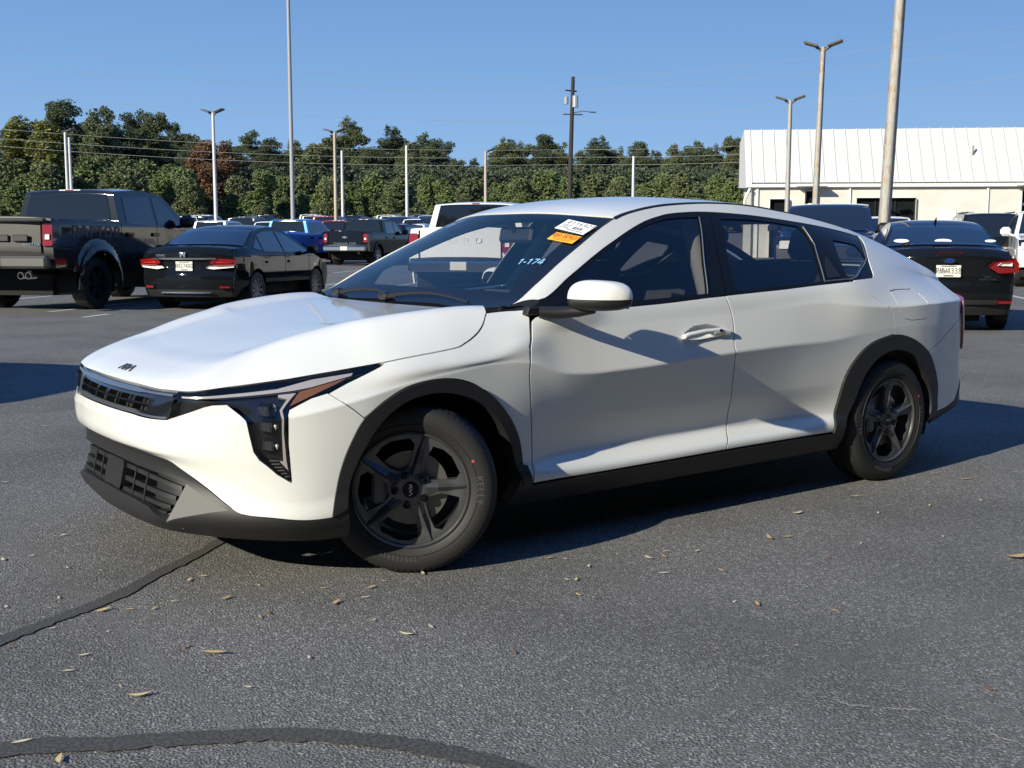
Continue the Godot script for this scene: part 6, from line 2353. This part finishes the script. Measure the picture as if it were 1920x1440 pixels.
func tables() -> void:
	A1 = Net.new([0, 0.25, 0.49, 0.66, 0.84, 1.03, 1.21, 1.39, 1.59, 1.79, 1.94, 2.09, 2.39], [0, 0.06, 0.18, 0.33, 0.53, 0.68, 0.8, 0.95], [
		2.235, 0.19, 0, 2.262, 0.235, 0, 2.235, 0.42, 0, 2.285, 0.48, 0, 2.293, 0.565, 0, 2.228, 0.693, 0, 2.1, 0.755, 0, 1.95, 0.797, 0,
		2.225, 0.19, 0.25, 2.254, 0.236, 0.25, 2.227, 0.42, 0.25, 2.275, 0.48, 0.25, 2.283, 0.565, 0.25, 2.22, 0.695, 0.25, 2.095, 0.758, 0.24, 1.95, 0.8, 0.2,
		2.185, 0.19, 0.47, 2.225, 0.24, 0.49, 2.2, 0.41, 0.48, 2.235, 0.48, 0.48, 2.245, 0.567, 0.48, 2.203, 0.699, 0.46, 2.085, 0.764, 0.42, 1.94, 0.803, 0.34,
		2.09, 0.185, 0.61, 2.13, 0.238, 0.645, 2.12, 0.375, 0.64, 2.15, 0.48, 0.645, 2.16, 0.585, 0.645, 2.165, 0.703, 0.62, 2.05, 0.775, 0.545, 1.9, 0.812, 0.42,
		1.96, 0.178, 0.73, 2, 0.23, 0.78, 2, 0.34, 0.78, 2.02, 0.48, 0.785, 2.03, 0.6, 0.78, 2.04, 0.719, 0.69, 1.92, 0.812, 0.57, 1.8, 0.838, 0.44,
		1.82, 0.175, 0.82, 1.855, 0.23, 0.868, 1.86, 0.33, 0.872, 1.865, 0.48, 0.87, 1.87, 0.62, 0.86, 1.85, 0.745, 0.765, 1.78, 0.853, 0.603, 1.68, 0.865, 0.47,
		1.68, 0.18, 0.86, 1.68, 0.24, 0.908, 1.68, 0.36, 0.912, 1.68, 0.5, 0.912, 1.68, 0.66, 0.9, 1.67, 0.763, 0.82, 1.62, 0.888, 0.648, 1.56, 0.892, 0.5,
		1.5, 0.185, 0.865, 1.5, 0.25, 0.91, 1.5, 0.37, 0.915, 1.5, 0.52, 0.918, 1.5, 0.7, 0.912, 1.5, 0.778, 0.87, 1.5, 0.911, 0.69, 1.5, 0.899, 0.5382,
		1.3, 0.19, 0.86, 1.3, 0.26, 0.91, 1.3, 0.37, 0.915, 1.3, 0.53, 0.92, 1.3, 0.73, 0.915, 1.3, 0.79, 0.89, 1.3, 0.934, 0.737, 1.3, 0.922, 0.5749,
		1.1, 0.19, 0.855, 1.1, 0.265, 0.908, 1.1, 0.37, 0.912, 1.1, 0.53, 0.918, 1.1, 0.75, 0.915, 1.1, 0.805, 0.895, 1.1, 0.947, 0.765, 1.1, 0.935, 0.5967,
		0.95, 0.188, 0.85, 0.95, 0.268, 0.905, 0.95, 0.37, 0.893, 0.95, 0.53, 0.908, 0.95, 0.745, 0.92, 0.95, 0.84, 0.888, 0.95, 0.945, 0.79, 0.95, 0.933, 0.6162,
		0.8, 0.188, 0.85, 0.8, 0.272, 0.905, 0.8, 0.37, 0.864, 0.8, 0.52, 0.889, 0.8, 0.7, 0.923, 0.8, 0.85, 0.876, 0.8, 0.932, 0.853, 0.8, 0.92, 0.6653,
		0.5, 0.188, 0.85, 0.5, 0.275, 0.905, 0.5, 0.37, 0.841, 0.5, 0.52, 0.877, 0.5, 0.69, 0.924, 0.5, 0.86, 0.867, 0.5, 0.937, 0.842, 0.5, 0.925, 0.6568,
	], [4], true, false)
	A2 = Net.new([1.59, 1.79, 1.94, 2.09, 2.24, 2.39, 2.54, 2.69, 2.89, 3.09, 3.29, 3.44, 3.74, 3.99, 4.25, 4.51, 4.77, 5, 5.2, 5.47, 5.87], [0, 0.06, 0.18, 0.33, 0.53, 0.68, 0.8, 0.92, 1.06, 1.18], [
		1.3, 0.19, 0.86, 1.3, 0.26, 0.91, 1.3, 0.37, 0.915, 1.3, 0.53, 0.92, 1.3, 0.73, 0.915, 1.3, 0.79, 0.89, 1.3, 0.934, 0.737, 1.3, 0.9386, 0.7346, 1.3, 0.9427, 0.732, 1.3, 0.946, 0.729,
		1.1, 0.19, 0.855, 1.1, 0.265, 0.908, 1.1, 0.37, 0.912, 1.1, 0.53, 0.918, 1.1, 0.75, 0.915, 1.1, 0.805, 0.895, 1.1, 0.947, 0.765, 1.1, 0.9516, 0.7626, 1.1, 0.9557, 0.76, 1.1, 0.959, 0.757,
		0.95, 0.188, 0.85, 0.95, 0.268, 0.905, 0.95, 0.37, 0.893, 0.95, 0.53, 0.908, 0.95, 0.745, 0.92, 0.95, 0.84, 0.888, 0.95, 0.945, 0.79, 0.95, 0.9496, 0.7876, 0.95, 0.9537, 0.785, 0.95, 0.957, 0.782,
		0.8, 0.188, 0.85, 0.8, 0.272, 0.905, 0.8, 0.37, 0.864, 0.8, 0.52, 0.889, 0.8, 0.7, 0.923, 0.8, 0.85, 0.876, 0.8, 0.932, 0.853, 0.8, 0.9722, 0.8237, 0.8, 1.0084, 0.7925, 0.8, 1.037, 0.7586,
		0.65, 0.1879, 0.85, 0.65, 0.2738, 0.905, 0.65, 0.3699, 0.8483, 0.65, 0.5183, 0.8801, 0.65, 0.6869, 0.9239, 0.65, 0.8558, 0.8697, 0.65, 0.9315, 0.8584, 0.65, 1.0032, 0.8164, 0.65, 1.0681, 0.771, 0.65, 1.1199, 0.7202,
		0.5, 0.188, 0.85, 0.5, 0.275, 0.905, 0.5, 0.37, 0.841, 0.5, 0.52, 0.877, 0.5, 0.69, 0.924, 0.5, 0.86, 0.867, 0.5, 0.937, 0.842, 0.5, 1.0354, 0.7943, 0.5, 1.1247, 0.7419, 0.5, 1.1965, 0.6818,
		0.35, 0.1889, 0.85, 0.35, 0.2773, 0.905, 0.35, 0.3707, 0.8381, 0.35, 0.5196, 0.8757, 0.35, 0.6949, 0.9246, 0.35, 0.8649, 0.8663, 0.35, 0.9417, 0.8403, 0.35, 1.0648, 0.7786, 0.35, 1.1774, 0.7129, 0.35, 1.2699, 0.6412,
		0.2, 0.19, 0.85, 0.2, 0.28, 0.905, 0.2, 0.372, 0.838, 0.2, 0.52, 0.876, 0.2, 0.703, 0.925, 0.2, 0.87, 0.867, 0.2, 0.948, 0.84, 0.2, 1.0895, 0.7663, 0.2, 1.2194, 0.6892, 0.2, 1.3271, 0.6074,
		0, 0.191, 0.85, 0, 0.2842, 0.905, 0, 0.3762, 0.8371, 0, 0.525, 0.876, 0, 0.7138, 0.9252, 0, 0.8769, 0.8683, 0, 0.9607, 0.8398, 0, 1.1108, 0.7567, 0, 1.2489, 0.6708, 0, 1.3639, 0.5812,
		-0.2, 0.192, 0.85, -0.2, 0.288, 0.905, -0.2, 0.38, 0.838, -0.2, 0.53, 0.877, -0.2, 0.724, 0.925, -0.2, 0.885, 0.87, -0.2, 0.974, 0.84, -0.2, 1.1257, 0.7508, -0.2, 1.2652, 0.6591, -0.2, 1.3815, 0.5645,
		-0.4, 0.1936, 0.85, -0.4, 0.29, 0.9049, -0.4, 0.3795, 0.8401, -0.4, 0.5295, 0.8784, -0.4, 0.731, 0.9241, -0.4, 0.8965, 0.8713, -0.4, 0.9831, 0.8402, -0.4, 1.1341, 0.7483, -0.4, 1.2729, 0.6541, -0.4, 1.3886, 0.5573,
		-0.55, 0.195, 0.85, -0.55, 0.291, 0.905, -0.55, 0.38, 0.846, -0.55, 0.53, 0.882, -0.55, 0.735, 0.923, -0.55, 0.905, 0.873, -0.55, 0.99, 0.84, -0.55, 1.1379, 0.7475, -0.55, 1.2738, 0.6527, -0.55, 1.3869, 0.5553,
		-0.85, 0.198, 0.85, -0.85, 0.292, 0.906, -0.85, 0.39, 0.876, -0.85, 0.54, 0.9, -0.85, 0.74, 0.92, -0.85, 0.918, 0.88, -0.85, 1.008, 0.838, -0.85, 1.1406, 0.7457, -0.85, 1.2621, 0.651, -0.85, 1.3624, 0.5537,
		-1.1, 0.2, 0.86, -1.1, 0.29, 0.908, -1.1, 0.39, 0.908, -1.1, 0.55, 0.915, -1.1, 0.76, 0.917, -1.1, 0.895, 0.905, -1.1, 1.022, 0.845, -1.1, 1.1376, 0.7513, -1.1, 1.2431, 0.6554, -1.1, 1.3293, 0.557,
		-1.36, 0.2, 0.86, -1.36, 0.29, 0.908, -1.36, 0.39, 0.912, -1.36, 0.55, 0.916, -1.36, 0.78, 0.915, -1.36, 0.882, 0.907, -1.36, 1.03, 0.815, -1.36, 1.1256, 0.7356, -1.36, 1.2122, 0.6531, -1.36, 1.2817, 0.5666,
		-1.62, 0.22, 0.85, -1.62, 0.29, 0.9, -1.62, 0.39, 0.905, -1.62, 0.55, 0.908, -1.62, 0.78, 0.908, -1.62, 0.888, 0.9, -1.62, 1.025, 0.77, -1.62, 1.0959, 0.7124, -1.62, 1.1595, 0.6516, -1.62, 1.2097, 0.586,
		-1.88, 0.25, 0.81, -1.88, 0.31, 0.86, -1.88, 0.4, 0.872, -1.88, 0.55, 0.872, -1.88, 0.77, 0.872, -1.88, 0.893, 0.865, -1.88, 1.005, 0.72, -1.88, 1.0472, 0.6895, -1.88, 1.0852, 0.657, -1.88, 1.1154, 0.6215,
		-2.05, 0.26, 0.74, -2.09, 0.31, 0.8, -2.12, 0.4, 0.805, -2.12, 0.55, 0.8, -2.13, 0.76, 0.8, -2.13, 0.895, 0.79, -2.09, 0.985, 0.68, -2.0864, 1.0012, 0.6699, -2.083, 1.0165, 0.6604, -2.08, 1.03, 0.652,
		-2.2, 0.27, 0.6, -2.25, 0.32, 0.66, -2.28, 0.42, 0.665, -2.27, 0.55, 0.66, -2.28, 0.76, 0.66, -2.28, 0.895, 0.65, -2.21, 0.962, 0.58, -2.1992, 0.9703, 0.5728, -2.189, 0.9781, 0.566, -2.18, 0.985, 0.56,
		-2.28, 0.27, 0.4, -2.33, 0.33, 0.4, -2.37, 0.43, 0.4, -2.36, 0.55, 0.4, -2.36, 0.76, 0.4, -2.35, 0.895, 0.4, -2.27, 0.965, 0.36, -2.2592, 0.9704, 0.3564, -2.249, 0.9755, 0.353, -2.24, 0.98, 0.35,
		-2.31, 0.27, 0, -2.36, 0.33, 0, -2.4, 0.43, 0, -2.39, 0.55, 0, -2.39, 0.76, 0, -2.38, 0.895, 0, -2.29, 0.968, 0, -2.2792, 0.973, 0, -2.269, 0.9778, 0, -2.26, 0.982, 0,
	], [4, 5], false, true)
	FT["a_hoodg"] = [0.5901, 0.6763, 0.8251, 0.6765, 1.0077, 0.6727, 1.1601, 0.6785, 1.3364, 0.6875, 1.4447, 0.6948, 1.622, 0.7039, 1.6739, 0.713, 1.7176, 0.7245, 1.7558, 0.7372, 1.7877, 0.7534, 1.8125, 0.773, 1.8251, 0.7834]
	FT["a_wb"] = [0.0408, 0.2263, 0.3045, 0.254, 0.4419, 0.2479, 0.4988, 0.2402, 0.544, 0.2103, 0.6085, 0.1848, 0.6766, 0.1584, 0.7343, 0.1324, 0.7813, 0.1137, 0.8985, 0.1119, 1.0252, 0.0992, 1.1043, 0.0954]
	FT["a_lampl"] = [1.3252, 0.6786, 1.1878, 0.6242, 1.1193, 0.5935, 1.067, 0.586, 0.9904, 0.558, 0.9815, 0.5396, 0.9719, 0.386, 0.972, 0.2403, 0.9171, 0.2694, 0.8597, 0.3194, 0.8433, 0.3563, 0.8369, 0.4409, 0.8313, 0.5385, 0.8234, 0.5585, 0.7981, 0.6059, 0.7464, 0.6088, 0.7136, 0.6037, 0.545, 0.5554]
	FT["a_arch"] = [1.1057, 0.0972, 1.1155, 0.1622, 1.1358, 0.2541, 1.1742, 0.3536, 1.2259, 0.4449, 1.3029, 0.4899, 1.389, 0.5182, 1.4759, 0.5225, 1.5722, 0.5119, 1.6577, 0.4847, 1.7309, 0.4434, 1.7939, 0.3957, 1.853, 0.3271, 1.8971, 0.2472, 1.9147, 0.1552, 1.9106, 0.0707]
	FT["a_archi"] = [1.1787, 0.0006, 1.156, 0.1172, 1.1651, 0.2014, 1.1873, 0.2594, 1.2269, 0.3343, 1.2878, 0.4097, 1.3622, 0.4559, 1.4429, 0.4737, 1.5389, 0.4681, 1.6363, 0.4384, 1.7236, 0.3946, 1.7939, 0.3311, 1.8501, 0.2431, 1.8803, 0.1476, 1.9292, 0]
	FT["a_gap1"] = [1.9901, 0.7451, 1.9456, 0.6313, 1.9364, 0.4937, 1.9529, 0.3397, 1.9747, 0.1996, 1.9621, 0.0648]
	FT["a_fendtop"] = [1.8251, 0.7834, 1.8705, 0.7853, 1.951, 0.7901, 2.0057, 0.8017]
	FT["a_drl"] = [0.6054, 0.6557, 0.8252, 0.6529, 0.9699, 0.6485, 1.081, 0.666, 1.2202, 0.6703, 1.2115, 0.6602, 1.0763, 0.6372, 1.0204, 0.6338, 0.9675, 0.6346, 0.8227, 0.6404, 0.6102, 0.6461]
	FT["a_drlv"] = [0.9692, 0.6255, 1.024, 0.623, 0.9995, 0.5992, 0.9676, 0.5657, 0.9586, 0.4497, 0.9574, 0.3202, 0.9605, 0.2818, 0.9313, 0.3138, 0.9456, 0.3116, 0.9507, 0.4377, 0.9591, 0.5671, 0.9933, 0.6048, 0.9678, 0.6156]
	FT["a_amber"] = [1.0357, 0.6267, 1.1941, 0.6536, 1.1511, 0.6338, 1.0706, 0.6029, 0.9955, 0.5776, 1.0049, 0.5901]
	FT["a_proj"] = [0.9163, 0.5761, 0.9064, 0.4909, 0.9049, 0.3811]
	FT["a_crys"] = [0.9428, 0.5788, 0.9316, 0.4938, 0.9289, 0.3831]
	FT["a_fins"] = [0.8922, 0.3133, 0.9262, 0.3138, 0.8991, 0.3002, 0.9314, 0.3022, 0.9083, 0.2887, 0.9387, 0.2906, 0.9177, 0.278, 0.9448, 0.2798, 0.9317, 0.2681, 0.9537, 0.27, 0.9437, 0.2582, 0.9614, 0.26]
	FT["a_projx"] = [0.8899, 0.5823, 0.9479, 0.5734, 0.9311, 0.6078, 0.9084, 0.5454]
	FT["a_grtop"] = [0.3368, 0.5608, 0.1716, 0.562]
	FT["a_block"] = [0.0725, 0.1449, 0.2465, 0.1469, 0.0876, 0.1036, 0.2518, 0.1035]
	FT["a_intop"] = [0, 0.1631, 0.2368, 0.1596, 0.4414, 0.1614, 0.5601, 0.1625]
	FT["a_inbot"] = [0, 0.0938, 0.2325, 0.0911, 0.3972, 0.0858, 0.4987, 0.0567]
	FT["a_fin"] = [0.5601, 0.1625, 0.4974, 0.0543, 0.7356, 0.1181, 0.7813, 0.1137, 0.5544, 0.0285]
	FT["a_barU"] = [0.27, 0.6653, 0.3611, 0.6581, 0.5723, 0.6587, 0.5655, 0.6482, 0.3645, 0.651, 0.286, 0.6462, 0.2103, 0.6461]
	FT["a_barL"] = [0.0018, 0.5803, 0.3236, 0.5835, 0.362, 0.5735, 0.5376, 0.5658, 0.5335, 0.5569, 0.3622, 0.5638]
	FT["a_openings"] = [0, 0.6271, 0.0643, 0.6248, 0.4015, 0.6228, 0.4061, 0.6155, 0, 0.6044, 0.4037, 0.6011]
	FT["b_arch"] = [3.787, 0.0612, 3.8337, 0.229, 3.8622, 0.3427, 3.9445, 0.4295, 4.0624, 0.4821, 4.2265, 0.5004, 4.3196, 0.4923, 4.4296, 0.4633, 4.5428, 0.4104, 4.6152, 0.3345, 4.6607, 0.2384, 4.6629, 0.1355, 4.867, 0]
	FT["b_archi"] = [3.8824, 0.0041, 3.8797, 0.028, 3.8698, 0.0956, 3.9373, 0.2214, 3.9887, 0.323, 4.0682, 0.3925, 4.1665, 0.4283, 4.2692, 0.434, 4.3799, 0.411, 4.4694, 0.3586, 4.5417, 0.2873, 4.5924, 0.1966, 4.5895, 0.0849, 4.7496, 0]
	FT["b_gap1"] = [1.9967, 0.7453, 1.9504, 0.6259, 1.9364, 0.4937, 1.9529, 0.3397, 1.9748, 0.1996, 1.9621, 0.0648]
	FT["b_gap2"] = [3.0849, 0.79, 3.1, 0.6868, 3.0893, 0.6069, 3.0718, 0.5491, 3.0848, 0.4365, 3.1076, 0.303, 3.1212, 0.2056, 3.11, 0.1627, 3.0538, 0.084, 3.0482, 0.06]
	FT["b_gap3"] = [3.9903, 0.7862, 4.0731, 0.7362, 4.1618, 0.6983, 4.2147, 0.6634, 4.2365, 0.578, 4.2372, 0.5019]
	FT["b_belt"] = [2.0217, 0.7645, 2.2687, 0.795, 2.5883, 0.7979, 2.886, 0.7972, 3.0844, 0.795]
	FT["b_belt2"] = [3.0915, 0.7956, 3.3304, 0.7967, 3.5922, 0.7962, 3.8233, 0.7951, 3.9949, 0.7959]
	FT["b_belt3"] = [3.9949, 0.7959, 4.117, 0.7977, 4.1596, 0.7981]
	FT["b_bot1"] = [1.9621, 0.0648, 2.2361, 0.0619, 2.5266, 0.0624, 2.8407, 0.0608, 3.0482, 0.06]
	FT["b_bot2"] = [3.0482, 0.06, 3.3608, 0.0601, 3.787, 0.0612]
	FT["b_rock"] = [1.9608, 0, 2.8197, 0, 3.8848, 0.0021]
	FT["b_pil"] = [1.9948, 1.1372, 2.0782, 0.9436]
	FT["b_dlo"] = [2.0915, 0.9654, 2.2095, 1.0372, 2.3392, 1.0686, 2.4477, 1.0841, 2.5612, 1.0935, 2.6867, 1.1075, 2.8056, 1.1245, 2.8858, 1.1321, 2.965, 1.1369, 3.159, 1.1361, 3.4097, 1.1264, 3.5926, 1.1228, 3.8062, 1.1204, 3.9894, 1.1224, 4.1508, 1.1241, 4.2797, 1.1287]
	FT["b_dlor"] = [4.341, 1.1343, 4.3385, 1.0961, 4.3023, 1.0189, 4.2113, 0.8584, 4.1881, 0.8139, 4.1596, 0.7981]
	FT["b_gl1"] = [2.2786, 1.0136, 2.3141, 1.0308, 2.4349, 1.0588, 2.5602, 1.0742, 2.6973, 1.092, 2.8049, 1.1046, 2.9079, 1.1147, 3.0333, 1.1149, 3.1382, 1.1113, 3.0578, 0.9583, 2.9793, 0.8129, 2.5971, 0.8204, 2.3086, 0.8273, 2.2335, 0.8321]
	FT["b_gl2"] = [3.28, 1.0997, 3.4572, 1.0999, 3.648, 1.0985, 3.8198, 1.0929, 3.8411, 1.0641, 3.841, 0.9693, 3.7688, 0.8099, 3.4498, 0.8122, 3.157, 0.809, 3.203, 0.9285]
	FT["b_gl3"] = [4.0361, 1.0303, 4.2163, 1.0215, 4.2297, 0.9798, 4.2204, 0.9152, 4.0277, 0.8168, 3.98, 0.8094, 3.9512, 0.8288]
	FT["b_bsplit"] = [3.2305, 1.131, 3.1796, 1.0258, 3.0915, 0.7956]
	FT["b_csplit"] = [3.8625, 1.1169, 3.8576, 1.056, 3.8379, 0.9449, 3.7816, 0.8064]
	FT["b_chr1"] = [3.1406, 1.11, 2.9813, 0.8106]
	FT["b_chr2"] = [3.8592, 1.0927, 3.8549, 0.9826, 3.7797, 0.8091]
	FT["b_chr3"] = [4.3234, 1.1225, 4.2945, 1.0556, 4.2234, 0.9148, 4.1702, 0.8787, 4.0228, 0.8126, 3.9747, 0.8049, 3.8633, 0.8076, 3.7849, 0.8084]
	FT["b_handle"] = [3.8852, 0.9194, 3.9055, 0.8201, 3.8169, 0.8194, 3.8373, 0.8683]
	FT["b_fuel"] = [4.2658, 0.7425, 4.3243, 0.7471, 4.4784, 0.7455, 4.5301, 0.725, 4.5483, 0.6981, 4.5509, 0.6533, 4.5497, 0.6047, 4.5217, 0.5758, 4.3868, 0.5718, 4.3273, 0.5881, 4.2878, 0.6389]
	FT["b_qseam"] = [4.5428, 0.4104, 4.6748, 0.4545, 4.8045, 0.5092, 4.9147, 0.5645]
	FT["b_rb"] = [4.867, 0, 4.9053, 0.0151, 4.905, 0.1394, 4.8811, 0.2601]
	FT["b_hand"] = [2.7791, 0.6198, 2.7932, 0.6329, 2.8514, 0.653, 2.9332, 0.6554, 3.0098, 0.639, 3.056, 0.6182, 3.0541, 0.6034, 2.9614, 0.5965, 2.8301, 0.5933, 2.7858, 0.6031]
	FT["b_bar"] = [2.7808, 0.6156, 3.0611, 0.6135]
